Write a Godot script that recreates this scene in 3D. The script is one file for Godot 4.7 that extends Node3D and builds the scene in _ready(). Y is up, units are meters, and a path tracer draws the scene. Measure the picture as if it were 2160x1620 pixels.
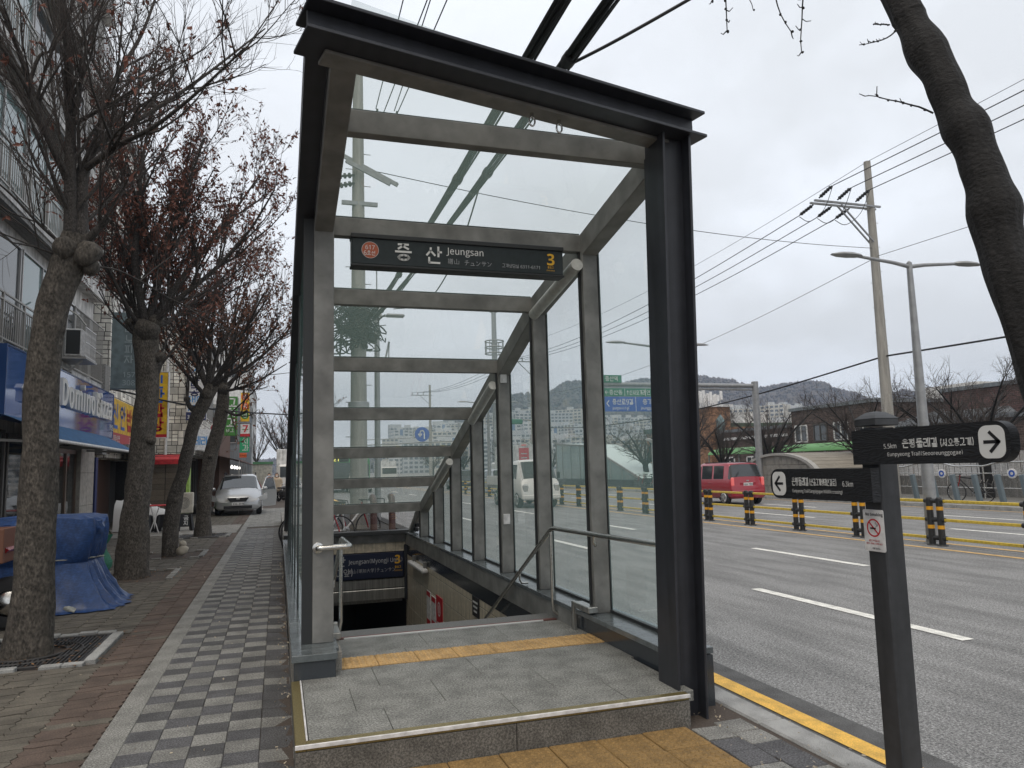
extends Node3D

const HAZE := 0.0004
const TREES := [[-2.187, -8.1], [-2.25, -13.5], [-2.08, -16.7], [-1.88, -21.5]]

# ---------- mesh builder: collects flat and smooth faces, corners given counter-clockwise as seen from outside ----------
class MB:
	var v := PackedVector3Array()
	var n := PackedVector3Array()
	var c := PackedColorArray()
	var ix := PackedInt32Array()
	var xf := Transform3D()
	var col := Color(1, 1, 1)
	func tri_n(a: Vector3, b: Vector3, d: Vector3, na: Vector3, nb: Vector3, nd: Vector3) -> void:
		var k := v.size()
		v.append(xf * a); v.append(xf * b); v.append(xf * d)
		n.append(xf.basis * na); n.append(xf.basis * nb); n.append(xf.basis * nd)
		c.append(col); c.append(col); c.append(col)
		ix.append(k); ix.append(k + 2); ix.append(k + 1)
	func tri(a: Vector3, b: Vector3, d: Vector3) -> void:
		var m := (b - a).cross(d - a).normalized()
		tri_n(a, b, d, m, m, m)
	func quad(a: Vector3, b: Vector3, d: Vector3, e: Vector3) -> void:
		var m := (d - a).cross(e - b).normalized()
		var k := v.size()
		m = xf.basis * m
		v.append(xf * a); v.append(xf * b); v.append(xf * d); v.append(xf * e)
		for i in 4:
			n.append(m)
			c.append(col)
		ix.append(k); ix.append(k + 2); ix.append(k + 1); ix.append(k); ix.append(k + 3); ix.append(k + 2)
	func box(p: Vector3, s: Vector3, b := Basis()) -> void:
		var h := s * 0.5
		var x := b.x * h.x
		var y := b.y * h.y
		var z := b.z * h.z
		quad(p + x - y + z, p + x - y - z, p + x + y - z, p + x + y + z)
		quad(p - x - y - z, p - x - y + z, p - x + y + z, p - x + y - z)
		quad(p - x + y + z, p + x + y + z, p + x + y - z, p - x + y - z)
		quad(p - x - y - z, p + x - y - z, p + x - y + z, p - x - y + z)
		quad(p - x - y + z, p + x - y + z, p + x + y + z, p - x + y + z)
		quad(p + x - y - z, p - x - y - z, p - x + y - z, p + x + y - z)
	func bx(x0: float, x1: float, y0: float, y1: float, z0: float, z1: float) -> void:
		box(Vector3(x0 + x1, y0 + y1, z0 + z1) * 0.5, Vector3(absf(x1 - x0), absf(y1 - y0), absf(z1 - z0)))
	# box with chamfered edges
	func cbox(p: Vector3, s: Vector3, r: float, b := Basis()) -> void:
		var h := s * 0.5
		r = minf(r, minf(h.x, minf(h.y, h.z)) * 0.9)
		var q := h - Vector3(r, r, r)
		var ax := [b.x, b.y, b.z]
		for i in 3:
			var j := (i + 1) % 3
			var k := (i + 2) % 3
			for sg in [-1.0, 1.0]:
				var o: Vector3 = p + ax[i] * h[i] * sg
				var u: Vector3 = ax[j] * q[j] * sg
				var w: Vector3 = ax[k] * q[k]
				quad(o - u - w, o + u - w, o + u + w, o - u + w)
			# edges along axis i
			for sj in [-1.0, 1.0]:
				for sk in [-1.0, 1.0]:
					var e: Vector3 = ax[i] * q[i]
					var a1: Vector3 = p + ax[j] * h[j] * sj + ax[k] * q[k] * sk
					var a2: Vector3 = p + ax[j] * q[j] * sj + ax[k] * h[k] * sk
					_eq(a1 - e, a1 + e, a2 + e, a2 - e, p)
		for sx in [-1.0, 1.0]:
			for sy in [-1.0, 1.0]:
				for sz in [-1.0, 1.0]:
					var t1: Vector3 = p + b.x * h.x * sx + b.y * q.y * sy + b.z * q.z * sz
					var t2: Vector3 = p + b.x * q.x * sx + b.y * h.y * sy + b.z * q.z * sz
					var t3: Vector3 = p + b.x * q.x * sx + b.y * q.y * sy + b.z * h.z * sz
					if (t2 - t1).cross(t3 - t1).dot(t1 - p) < 0:
						tri(t1, t3, t2)
					else:
						tri(t1, t2, t3)
	func _eq(a: Vector3, b: Vector3, d: Vector3, e: Vector3, p: Vector3) -> void:
		if (d - a).cross(e - b).dot((a + d) * 0.5 - p) < 0:
			quad(e, d, b, a)
		else:
			quad(a, b, d, e)
	func cbx(x0: float, x1: float, y0: float, y1: float, z0: float, z1: float, r := 0.006) -> void:
		cbox(Vector3(x0 + x1, y0 + y1, z0 + z1) * 0.5, Vector3(absf(x1 - x0), absf(y1 - y0), absf(z1 - z0)), r)
	# box beam between two points: w across, h along the given up
	func beam(a: Vector3, b: Vector3, w: float, h: float, up := Vector3.UP, r := 0.0) -> void:
		var z := (b - a).normalized()
		var x := up.cross(z).normalized()
		var y := z.cross(x)
		if r > 0.0:
			cbox((a + b) * 0.5, Vector3(w, h, a.distance_to(b)), r, Basis(x, y, z))
		else:
			box((a + b) * 0.5, Vector3(w, h, a.distance_to(b)), Basis(x, y, z))
	# smooth tube along points
	func tube(p: PackedVector3Array, r: PackedFloat32Array, sides := 8, caps := true) -> void:
		var m := p.size()
		if m < 2:
			return
		var t := (p[1] - p[0]).normalized()
		var u := t.cross(Vector3.UP if absf(t.y) < 0.9 else Vector3.RIGHT).normalized()
		var k := v.size()
		for i in m:
			var d := (p[mini(i + 1, m - 1)] - p[maxi(i - 1, 0)]).normalized()
			u = (u - d * u.dot(d)).normalized()
			var w := d.cross(u)
			var rr := r[mini(i, r.size() - 1)]
			for s in sides:
				var a := TAU * s / sides
				var q := u * cos(a) + w * sin(a)
				v.append(xf * (p[i] + q * rr))
				n.append(xf.basis * q)
				c.append(col)
		for i in m - 1:
			for s in sides:
				var a := k + i * sides + s
				var b := k + i * sides + (s + 1) % sides
				ix.append(a); ix.append(b + sides); ix.append(b)
				ix.append(a); ix.append(a + sides); ix.append(b + sides)
		if caps:
			_cap(k, sides, p[0], (p[0] - p[1]).normalized(), true)
			_cap(k + (m - 1) * sides, sides, p[m - 1], (p[m - 1] - p[m - 2]).normalized(), false)
	func _cap(k: int, sides: int, p: Vector3, d: Vector3, flip: bool) -> void:
		var o := v.size()
		v.append(xf * p); n.append(xf.basis * d); c.append(col)
		for s in sides:
			v.append(v[k + s]); n.append(xf.basis * d); c.append(col)
		for s in sides:
			var a := o + 1 + s
			var b := o + 1 + (s + 1) % sides
			if flip:
				ix.append(o); ix.append(a); ix.append(b)
			else:
				ix.append(o); ix.append(b); ix.append(a)
	func rod(a: Vector3, b: Vector3, r: float, sides := 8, r2 := -1.0) -> void:
		tube(PackedVector3Array([a, b]), PackedFloat32Array([r, r if r2 < 0.0 else r2]), sides)
	# turned shape: profile of (radius, height)
	func lathe(prof: Array, at := Transform3D(), sides := 16) -> void:
		var m := prof.size()
		var k := v.size()
		for i in m:
			var d: Vector2 = prof[mini(i + 1, m - 1)] - prof[maxi(i - 1, 0)]
			var nn := Vector2(d.y, -d.x).normalized()
			for s in sides:
				var a := TAU * s / sides
				v.append(xf * (at * Vector3(cos(a) * prof[i].x, prof[i].y, sin(a) * prof[i].x)))
				n.append(xf.basis * (at.basis * Vector3(cos(a) * nn.x, nn.y, sin(a) * nn.x)))
				c.append(col)
		for i in m - 1:
			for s in sides:
				var a := k + i * sides + s
				var b := k + i * sides + (s + 1) % sides
				ix.append(a); ix.append(b); ix.append(b + sides)
				ix.append(a); ix.append(b + sides); ix.append(a + sides)
	# polygon (x, y) pushed along z from z0 to z1 in the frame t
	func prism(poly: PackedVector2Array, z0: float, z1: float, t := Transform3D()) -> void:
		var pts := poly
		if Geometry2D.is_polygon_clockwise(pts):
			pts = poly.duplicate()
			pts.reverse()
		var idx := Geometry2D.triangulate_polygon(pts)
		for i in range(0, idx.size(), 3):
			var a := pts[idx[i]]
			var b := pts[idx[i + 1]]
			var d := pts[idx[i + 2]]
			if (b - a).cross(d - a) < 0:
				var q := b
				b = d
				d = q
			tri(t * Vector3(a.x, a.y, z1), t * Vector3(b.x, b.y, z1), t * Vector3(d.x, d.y, z1))
			tri(t * Vector3(a.x, a.y, z0), t * Vector3(d.x, d.y, z0), t * Vector3(b.x, b.y, z0))
		for i in pts.size():
			var a := pts[i]
			var b := pts[(i + 1) % pts.size()]
			quad(t * Vector3(a.x, a.y, z0), t * Vector3(b.x, b.y, z0), t * Vector3(b.x, b.y, z1), t * Vector3(a.x, a.y, z1))
	# lofted smooth skin over rings of equal length; closed rings
	func loft(rings: Array, caps := true, smooth := true) -> void:
		var m := rings.size()
		var q: int = rings[0].size()
		for i in m - 1:
			for s in q:
				var a: Vector3 = rings[i][s]
				var b: Vector3 = rings[i][(s + 1) % q]
				var d: Vector3 = rings[i + 1][(s + 1) % q]
				var e: Vector3 = rings[i + 1][s]
				quad(a, b, d, e)
		if caps:
			for e in [0, m - 1]:
				var mid := Vector3.ZERO
				for p in rings[e]:
					mid += p / q
				for s in q:
					if e == 0:
						tri(mid, rings[e][(s + 1) % q], rings[e][s])
					else:
						tri(mid, rings[e][s], rings[e][(s + 1) % q])
		if smooth:
			soften()
	# one normal per place
	func soften(limit := 0.45) -> void:
		var at := {}
		for i in v.size():
			var k := Vector3i((v[i] * 2000.0).round())
			if at.has(k):
				at[k].append(i)
			else:
				at[k] = [i]
		var nn := n.duplicate()
		for k in at:
			var l: Array = at[k]
			for i in l:
				var s := Vector3.ZERO
				for j in l:
					if n[i].dot(n[j]) > limit:
						s += n[j]
				nn[i] = s.normalized()
		n = nn
	func grid(rows: Array, smooth := true) -> void:
		for i in rows.size() - 1:
			for j in rows[i].size() - 1:
				quad(rows[i][j], rows[i][j + 1], rows[i + 1][j + 1], rows[i + 1][j])
		if smooth:
			soften(-0.2)
	func mesh() -> ArrayMesh:
		var a := []
		a.resize(Mesh.ARRAY_MAX)
		a[Mesh.ARRAY_VERTEX] = v
		a[Mesh.ARRAY_NORMAL] = n
		a[Mesh.ARRAY_COLOR] = c
		a[Mesh.ARRAY_INDEX] = ix
		var m := ArrayMesh.new()
		if v.size():
			m.add_surface_from_arrays(Mesh.PRIMITIVE_TRIANGLES, a)
		return m

var rng := RandomNumberGenerator.new()
var M := {}
var T := {}
var TM := {}
var taken := {}
var sans: Font
var sans_b: Font

func V(x: float, y: float, z: float) -> Vector3:
	return Vector3(x, y, z)
func P3(a: Array) -> PackedVector3Array:
	return PackedVector3Array(a)
func R1(a: Array) -> PackedFloat32Array:
	return PackedFloat32Array(a)
func rr(a: float, b: float) -> float:
	return rng.randf_range(a, b)
func yaw(a: float) -> Basis:
	return Basis(Vector3.UP, a)

# ---------- naming ----------
func numbered(called: String) -> String:
	if not taken.has(called):
		taken[called] = 0
		return called
	taken[called] += 1
	return "%s_%03d" % [called, taken[called]]
func tag(o: Node, label: String, category: String, group := "") -> Node:
	o.set_meta("label", label)
	o.set_meta("category", category)
	if group:
		o.set_meta("group", group)
	return o
func thing(called: String, label: String, category: String, at := Vector3.ZERO, turn := 0.0, group := "") -> Node3D:
	var o := Node3D.new()
	o.name = numbered(called)
	add_child(o)
	o.position = at
	o.rotation.y = turn
	tag(o, label, category, group)
	return o
func part(parent: Node, called: String, mb, m: Material, label := "") -> MeshInstance3D:
	var o := MeshInstance3D.new()
	o.name = called
	o.mesh = mb.mesh() if mb is MB else mb
	o.material_override = m
	parent.add_child(o, true)
	if label:
		o.set_meta("label", label)
	return o
func solo(called: String, mb, m: Material, label: String, category: String, group := "") -> MeshInstance3D:
	var o := part(self, numbered(called), mb, m)
	tag(o, label, category, group)
	return o
func struct(called: String, mb, m: Material, parent: Node = null) -> MeshInstance3D:
	var o := part(parent if parent else self, called if parent else numbered(called), mb, m)
	if parent == null:
		o.set_meta("kind", "structure")
	return o
func copy(src: Node3D, label := "", at = null, turn = null) -> Node3D:
	var r: Node3D = src.duplicate()
	var base := String(src.name)
	if base.length() > 4 and base.substr(base.length() - 4, 1) == "_" and base.right(3).is_valid_int():
		base = base.left(-4)
	r.name = numbered(base)
	add_child(r)
	if label:
		r.set_meta("label", label)
	if at != null:
		r.position = at
	if turn != null:
		r.rotation.y = turn
	return r
func stuff(parent: Node, called: String, mb, m: Material) -> MeshInstance3D:
	var o := part(parent, called, mb, m)
	o.set_meta("kind", "stuff")
	return o
func scatter(parent: Node, called: String, mesh: Mesh, m: Material, xs: Array, cols := []) -> MultiMeshInstance3D:
	var mm := MultiMesh.new()
	mm.transform_format = MultiMesh.TRANSFORM_3D
	mm.use_colors = not cols.is_empty()
	mm.mesh = mesh
	mm.instance_count = xs.size()
	for i in xs.size():
		mm.set_instance_transform(i, xs[i])
		if cols:
			mm.set_instance_color(i, cols[i])
	var o := MultiMeshInstance3D.new()
	o.name = called
	o.multimesh = mm
	o.material_override = m
	parent.add_child(o, true)
	o.set_meta("kind", "stuff")
	return o

# ---------- textures and materials ----------
func grey(w: int, h: int, f: Callable) -> ImageTexture:
	var d := PackedByteArray()
	d.resize(w * h * 3)
	for y in h:
		for x in w:
			var g: int = clampi(int(f.call(x, y) * 255.0), 0, 255)
			var k := (y * w + x) * 3
			d[k] = g; d[k + 1] = g; d[k + 2] = g
	var sum := 0.0
	for k in range(0, w * h, 7):
		sum += pow(d[k * 3] / 255.0, 2.2)
	var tx := ImageTexture.create_from_image(Image.create_from_data(w, h, false, Image.FORMAT_RGB8, d))
	TM[tx] = sum / (w * h / 7)
	return tx
func noise_img(w: int, h: int, freq: float, oct: int, seed_: int, kind := FastNoiseLite.TYPE_SIMPLEX_SMOOTH) -> PackedByteArray:
	var f := FastNoiseLite.new()
	f.seed = seed_
	f.frequency = freq
	f.noise_type = kind
	f.fractal_octaves = oct
	f.fractal_type = FastNoiseLite.FRACTAL_FBM if oct > 1 else FastNoiseLite.FRACTAL_NONE
	var im := f.get_seamless_image(w, h)
	im.convert(Image.FORMAT_L8)
	return im.get_data()
func textures() -> void:
	var cl := noise_img(512, 512, 0.012, 5, 3)
	var md := noise_img(512, 512, 0.05, 3, 5)
	var fi := noise_img(512, 512, 0.3, 2, 7)
	var gr := noise_img(512, 512, 0.14, 2, 21)
	var ce := noise_img(512, 512, 0.06, 1, 9, FastNoiseLite.TYPE_CELLULAR)
	var r := RandomNumberGenerator.new()
	r.seed = 11
	T.speck = grey(512, 512, func(x, y):
		var q := r.randf()
		var b: float = 0.78 + (fi[y * 512 + x] / 255.0 - 0.5) * 0.35 + (gr[y * 512 + x] / 255.0 - 0.5) * 0.5
		return b - 0.22 if q < 0.1 else (b + 0.14 if q > 0.9 else b))
	T.asphalt = grey(512, 512, func(x, y):
		var q := r.randf()
		var b: float = 0.66 + (fi[y * 512 + x] / 255.0 - 0.5) * 0.5 + (gr[y * 512 + x] / 255.0 - 0.5) * 0.4 + (md[y * 512 + x] / 255.0 - 0.5) * 0.1
		return b + 0.28 if q > 0.97 else (b - 0.22 if q < 0.08 else b))
	T.cloud = grey(512, 512, func(x, y): return 0.9 + (cl[y * 512 + x] / 255.0 - 0.5) * 0.16)
	T.dirt = grey(512, 512, func(x, y): return clampf(0.94 + (cl[y * 512 + x] / 255.0 - 0.5) * 0.3, 0.5, 1.0) - (0.03 if md[y * 512 + x] > 190 else 0.0))
	T.mottle = grey(512, 512, func(x, y): return 0.85 + (md[y * 512 + x] / 255.0 - 0.5) * 0.3 + (fi[y * 512 + x] / 255.0 - 0.5) * 0.25)
	T.streak = grey(256, 512, func(x, y): return 0.9 + (cl[((y / 6 + 31) % 512) * 512 + (x * 5) % 512] / 255.0 - 0.5) * 0.22 + (md[(y / 10) * 512 + (x * 2) % 512] / 255.0 - 0.5) * 0.1)
	T.wood = grey(512, 256, func(x, y):
		var w: float = sin((y + cl[y * 512 + x] * 0.25) * 0.55) * 0.5 + 0.5
		return 0.72 + w * 0.22 + (fi[(y * 2) * 512 + x / 8] / 255.0 - 0.5) * 0.25)
	T.bark = grey(512, 512, func(x, y):
		var a := md[(y / 2) * 512 + x] / 255.0
		var b := ce[(y / 2) * 512 + x] / 255.0
		return 0.66 + (a - 0.5) * 0.4 + (b - 0.4) * 0.22 + (fi[y * 512 + x] / 255.0 - 0.5) * 0.35 + (cl[y * 512 + x] / 255.0 - 0.5) * 0.3)
	T.brick = grey(512, 512, func(x: int, y: int):
		var row: int = y / 32
		var k := (x + (32 if row % 2 else 0)) % 512
		var joint := y % 32 < 4 or k % 64 < 4
		var tone := fposmod(sin(row * 12.9 + (k / 64) * 78.2) * 437.5, 1.0)
		return 0.9 if joint else 0.5 + tone * 0.22 + (fi[y * 512 + x] / 255.0 - 0.5) * 0.2)
	T.slips = grey(512, 512, func(x: int, y: int):
		var row: int = y / 64
		var cut := int(fposmod(sin(row * 7.31) * 91.7, 1.0) * 60.0)
		var k: int = (x + cut * 3) % 512
		var wide: int = 48 if (row % 3) else 80
		var cell: int = k / wide
		var thin: int = (y % 64) / 32 if fposmod(sin(row * 3.7 + cell * 9.1) * 51.3, 1.0) > 0.55 else 0
		var joint: bool = y % 64 < 5 or k % wide < 5 or (thin == 1 and y % 32 < 5)
		var tone := fposmod(sin(row * 12.9 + cell * 78.2 + thin * 31.0) * 437.5, 1.0)
		return 0.22 if joint else 0.74 + tone * 0.26 + (fi[y * 512 + x] / 255.0 - 0.5) * 0.1)
	T.weave = grey(256, 256, func(x, y): return 0.82 + (0.08 if (x / 2 + y / 2) % 2 else -0.04) + (cl[y * 1024 % 262144 + x] / 255.0 - 0.5) * 0.3)
# o: tex, s (repeats per metre), dt (stain texture), ds, metal, bump (cm), bt, spec, vc
func mat(called: String, col: Color, rough: float, o := {}) -> StandardMaterial3D:
	var m := StandardMaterial3D.new()
	m.resource_name = called
	var k := 1.0
	if o.has("tex"):
		k /= TM[T[o.tex]]
	if o.has("dt"):
		k /= TM[T[o.dt]]
	var cc := col * k
	cc.a = 1.0
	m.albedo_color = cc.linear_to_srgb()
	m.roughness = rough
	m.metallic = o.get("metal", 0.0)
	m.metallic_specular = o.get("spec", 0.5)
	m.vertex_color_use_as_albedo = o.get("vc", true)
	var world: bool = o.get("world", false)
	var s = o.get("s", 1.0)
	var sv: Vector3 = s if s is Vector3 else Vector3(s, s, s)
	m.uv1_triplanar = true
	m.uv1_world_triplanar = world
	m.uv1_scale = sv
	m.uv1_triplanar_sharpness = 4.0
	if o.has("tex"):
		m.albedo_texture = T[o.tex]
	if o.has("bump"):
		m.heightmap_enabled = true
		m.heightmap_scale = o.bump
		m.heightmap_texture = T[o.get("bt", o.get("tex", "speck"))]
	if o.has("dt"):
		m.detail_enabled = true
		m.detail_blend_mode = BaseMaterial3D.BLEND_MODE_MUL
		m.detail_albedo = T[o.dt]
		m.detail_uv_layer = BaseMaterial3D.DETAIL_UV_2
		m.uv2_triplanar = true
		m.uv2_world_triplanar = true
		var ds = o.get("ds", 0.3)
		m.uv2_scale = ds if ds is Vector3 else Vector3(ds, ds, ds)
	if o.has("coat"):
		m.clearcoat_enabled = true
		m.clearcoat = o.coat
		m.clearcoat_roughness = 0.08
	M[called] = m
	return m
func pane_mat(called: String, col: Color, alpha: float, rough := 0.03) -> StandardMaterial3D:
	var m := StandardMaterial3D.new()
	m.resource_name = called
	var k := col.linear_to_srgb()
	k.a = alpha
	m.albedo_color = k
	m.transparency = BaseMaterial3D.TRANSPARENCY_ALPHA
	m.roughness = rough
	M[called] = m
	return m
func glow_mat(called: String, col: Color, e: float) -> StandardMaterial3D:
	var m := mat(called, Color(0.2, 0.2, 0.2), 0.4, {"vc": false})
	m.emission_enabled = true
	m.emission = col.linear_to_srgb()
	m.emission_energy_multiplier = e
	return m

# ---------- lettering: Hangul is put together from its strokes, Latin comes from a font ----------
func line_strip(mb: MB, pts: Array, o: Vector3, rx: Vector3, uy: Vector3, w: float) -> void:
	var nn := rx.cross(uy).normalized()
	for i in pts.size() - 1:
		var a: Vector3 = o + rx * pts[i].x + uy * pts[i].y
		var b: Vector3 = o + rx * pts[i + 1].x + uy * pts[i + 1].y
		var d := (b - a).normalized()
		var s := d.cross(nn).normalized() * w * 0.5
		a -= d * w * 0.3
		b += d * w * 0.3
		mb.quad(a + s, b + s, b - s, a - s)
const JAMO := {
	"g": [[0, 0, 1, 0, 0.85, 1]], "n": [[0, 0, 0, 1, 1, 1]], "d": [[1, 0, 0, 0, 0, 1, 1, 1]], "r": [[0, 0, 1, 0, 1, 0.5, 0, 0.5, 0, 1, 1, 1]], "m": [[0, 0, 1, 0, 1, 1, 0, 1, 0, 0]],
	"b": [[0, 0, 0, 1, 1, 1, 1, 0], [0, 0.5, 1, 0.5]], "s": [[0.5, 0, 0.45, 0.4, 0, 1], [0.48, 0.4, 1, 1]], "o": [[0.5, 0, 0.85, 0.15, 1, 0.5, 0.85, 0.85, 0.5, 1, 0.15, 0.85, 0, 0.5, 0.15, 0.15, 0.5, 0]],
	"j": [[0, 0, 1, 0], [0.5, 0, 0.42, 0.4, 0, 1], [0.47, 0.4, 1, 1]], "c": [[0.3, -0.05, 0.7, -0.05], [0, 0.25, 1, 0.25], [0.5, 0.25, 0.42, 0.55, 0, 1], [0.47, 0.55, 1, 1]], "k": [[0, 0, 1, 0, 0.85, 1], [0, 0.5, 0.95, 0.48]],
	"t": [[1, 0, 0, 0, 0, 1, 1, 1], [0, 0.5, 0.95, 0.5]], "p": [[0, 0, 1, 0], [0, 1, 1, 1], [0.3, 0, 0.3, 1], [0.7, 0, 0.7, 1]],
	"h": [[0.3, -0.05, 0.7, -0.05], [0, 0.2, 1, 0.2], [0.5, 0.4, 0.8, 0.5, 0.88, 0.7, 0.8, 0.9, 0.5, 1, 0.2, 0.9, 0.12, 0.7, 0.2, 0.5, 0.5, 0.4]],
}
const LEAD := ["g", "gg", "n", "d", "dd", "r", "m", "b", "bb", "s", "ss", "o", "j", "jj", "c", "k", "t", "p", "h"]
const TAIL := ["", "g", "gg", "gs", "n", "nj", "nh", "d", "r", "rg", "rm", "rb", "rs", "rt", "rp", "rh", "m", "b", "bs", "s", "ss", "o", "j", "c", "k", "t", "p", "h"]
# upright vowels: [bars at x, ticks (from bar to x)], flat ones: ticks up or down
const VOWEL := [["a"], ["ae"], ["ya"], ["yae"], ["eo"], ["e"], ["yeo"], ["ye"], ["u_o"], ["u_o", "a"], ["u_o", "ae"], ["u_o", "i"], ["u_yo"], ["u_u"], ["u_u", "eo"], ["u_u", "e"], ["u_u", "i"], ["u_yu"], ["u_eu"], ["u_eu", "i"], ["i"]]
const OTHER := {
	"チ": [[0.75, 0, 0.2, 0.12], [0, 0.4, 1, 0.4], [0.52, 0.1, 0.5, 0.6, 0.25, 1]], "ュ": [[0.2, 0.5, 0.7, 0.5, 0.65, 0.95], [0.05, 0.97, 0.95, 0.97]], "ン": [[0.1, 0.15, 0.35, 0.35], [0.1, 0.95, 0.5, 0.85, 0.95, 0.3]],
	"サ": [[0, 0.35, 1, 0.35], [0.3, 0.05, 0.3, 0.65], [0.72, 0.05, 0.72, 0.6, 0.4, 1]], "山": [[0.5, 0, 0.5, 0.95], [0.05, 0.35, 0.05, 0.95, 0.95, 0.95, 0.95, 0.35]],
	"繒": [[0.2, 0, 0.05, 0.25, 0.3, 0.25, 0.05, 0.55, 0.35, 0.5], [0.2, 0.55, 0.2, 1], [0.05, 0.7, 0.05, 0.9], [0.35, 0.7, 0.35, 0.9], [0.5, 0, 0.6, 0.12], [0.9, 0, 0.8, 0.12], [0.45, 0.15, 0.98, 0.15, 0.98, 0.5, 0.45, 0.5, 0.45, 0.15], [0.45, 0.32, 0.98, 0.32], [0.7, 0.15, 0.7, 0.5], [0.52, 0.6, 0.92, 0.6, 0.92, 1, 0.52, 1, 0.52, 0.6], [0.52, 0.8, 0.92, 0.8]],
	"明": [[0.05, 0.1, 0.4, 0.1, 0.4, 0.8, 0.05, 0.8, 0.05, 0.1], [0.05, 0.45, 0.4, 0.45], [0.55, 1, 0.6, 0.05, 0.95, 0.05, 0.95, 1], [0.6, 0.35, 0.95, 0.35], [0.6, 0.65, 0.95, 0.65]], "知": [[0.15, 0, 0.05, 0.25], [0.1, 0.2, 0.5, 0.2], [0, 0.5, 0.55, 0.5], [0.28, 0.2, 0.25, 0.6, 0, 1], [0.3, 0.6, 0.5, 0.95], [0.65, 0.2, 0.98, 0.2, 0.98, 0.85, 0.65, 0.85, 0.65, 0.2]],
	"大": [[0, 0.35, 1, 0.35], [0.5, 0, 0.45, 0.45, 0, 1], [0.5, 0.4, 1, 1]], "学": [[0.15, 0, 0.25, 0.15], [0.5, 0, 0.5, 0.15], [0.85, 0, 0.72, 0.15], [0.02, 0.45, 0.02, 0.22, 0.98, 0.22, 0.98, 0.45], [0.25, 0.42, 0.75, 0.42, 0.5, 0.6, 0.5, 1, 0.35, 0.95], [0, 0.68, 1, 0.68]],
	"◀": [[0.95, 0.5, 0.05, 0.5], [0.45, 0.1, 0.05, 0.5, 0.45, 0.9]], "▲": [[0.5, 1, 0.5, 0.05], [0.15, 0.45, 0.5, 0.05, 0.85, 0.45]], "〈": [[0.8, 0, 0.2, 0.5, 0.8, 1]], "(": [[0.7, -0.05, 0.45, 0.3, 0.45, 0.7, 0.7, 1.05]], ")": [[0.3, -0.05, 0.55, 0.3, 0.55, 0.7, 0.3, 1.05]],
}
func strokes(mb: MB, list: Array, x0: float, y0: float, x1: float, y1: float, o: Vector3, rx: Vector3, uy: Vector3, w: float) -> void:
	for s in list:
		var pts := []
		for i in range(0, s.size(), 2):
			pts.append(Vector2(x0 + (x1 - x0) * s[i], y1 + (y0 - y1) * s[i + 1]))
		line_strip(mb, pts, o, rx, uy, w)
func jamo(mb: MB, j: String, x0: float, y0: float, x1: float, y1: float, o: Vector3, rx: Vector3, uy: Vector3, w: float) -> void:
	if j.length() == 2:
		var xm := (x0 + x1) * 0.5
		strokes(mb, JAMO[j[0]], x0, y0, xm - 0.04, y1, o, rx, uy, w)
		strokes(mb, JAMO[j[1]], xm + 0.04, y0, x1, y1, o, rx, uy, w)
	else:
		strokes(mb, JAMO[j], x0, y0, x1, y1, o, rx, uy, w)
# one glyph in the unit square at o; y from 0 (foot) to 1 (head); rx, uy carry the size
func glyph(mb: MB, ch: String, o: Vector3, rx: Vector3, uy: Vector3, w: float) -> void:
	var code := ch.unicode_at(0) - 0xAC00
	if OTHER.has(ch):
		strokes(mb, OTHER[ch], 0.08, 0.06, 0.92, 0.94, o, rx, uy, w)
		return
	if code < 0 or code > 11171:
		return
	var lead: String = LEAD[code / 588]
	var vow: Array = VOWEL[(code % 588) / 28]
	var tail: String = TAIL[code % 28]
	var flat: bool = vow[0].begins_with("u_")
	var up: String = vow[1] if vow.size() > 1 else ("" if flat else vow[0])
	var yb := 0.42 if tail else 0.06
	var wide := up == "ae" or up == "e" or up == "ye" or up == "yae"
	var xr := 0.92 if up == "" else (0.5 if wide else 0.56)
	if flat:
		jamo(mb, lead, 0.2 if up == "" else 0.1, yb + 0.27 if up == "" else yb + 0.3, 0.8 if up == "" else 0.52, 0.94, o, rx, uy, w)
		var kind: String = vow[0]
		var yl := yb + (0.04 if kind in ["u_o", "u_yo"] else (0.14 if kind in ["u_u", "u_yu"] else 0.1))
		strokes(mb, [[0, 0, 1, 0]], 0.03, yl, 0.97 if up == "" else 0.62, yl, o, rx, uy, w)
		var mid := 0.5 if up == "" else 0.32
		var ticks := [mid] if kind in ["u_o", "u_u"] else ([mid - 0.16, mid + 0.16] if kind in ["u_yo", "u_yu"] else [])
		for t in ticks:
			line_strip(mb, [Vector2(t, yl), Vector2(t, yl + (0.15 if kind in ["u_o", "u_yo"] else -0.16))], o, rx, uy, w)
	else:
		jamo(mb, lead, 0.06, yb + 0.06, xr, 0.9, o, rx, uy, w)
	if up != "":
		var xb := 0.78
		var ym := (yb + 0.94) * 0.5
		if wide:
			for t in [0.68, 0.92]:
				line_strip(mb, [Vector2(t, yb), Vector2(t, 0.97)], o, rx, uy, w)
		else:
			line_strip(mb, [Vector2(xb, yb), Vector2(xb, 0.97)], o, rx, uy, w)
		var ys := [ym - 0.12, ym + 0.12] if up in ["ya", "yae", "yeo", "ye"] else [ym]
		for y in ys:
			match up:
				"a", "ya": line_strip(mb, [Vector2(xb, y), Vector2(0.97, y)], o, rx, uy, w)
				"eo", "yeo": line_strip(mb, [Vector2(xb, y), Vector2(0.6, y)], o, rx, uy, w)
				"ae", "yae": line_strip(mb, [Vector2(0.68, y), Vector2(0.92, y)], o, rx, uy, w)
				"e", "ye": line_strip(mb, [Vector2(0.68, y), Vector2(0.54, y)], o, rx, uy, w)
	if tail:
		jamo(mb, tail, 0.2, 0.05, 0.85, 0.34, o, rx, uy, w)
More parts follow.
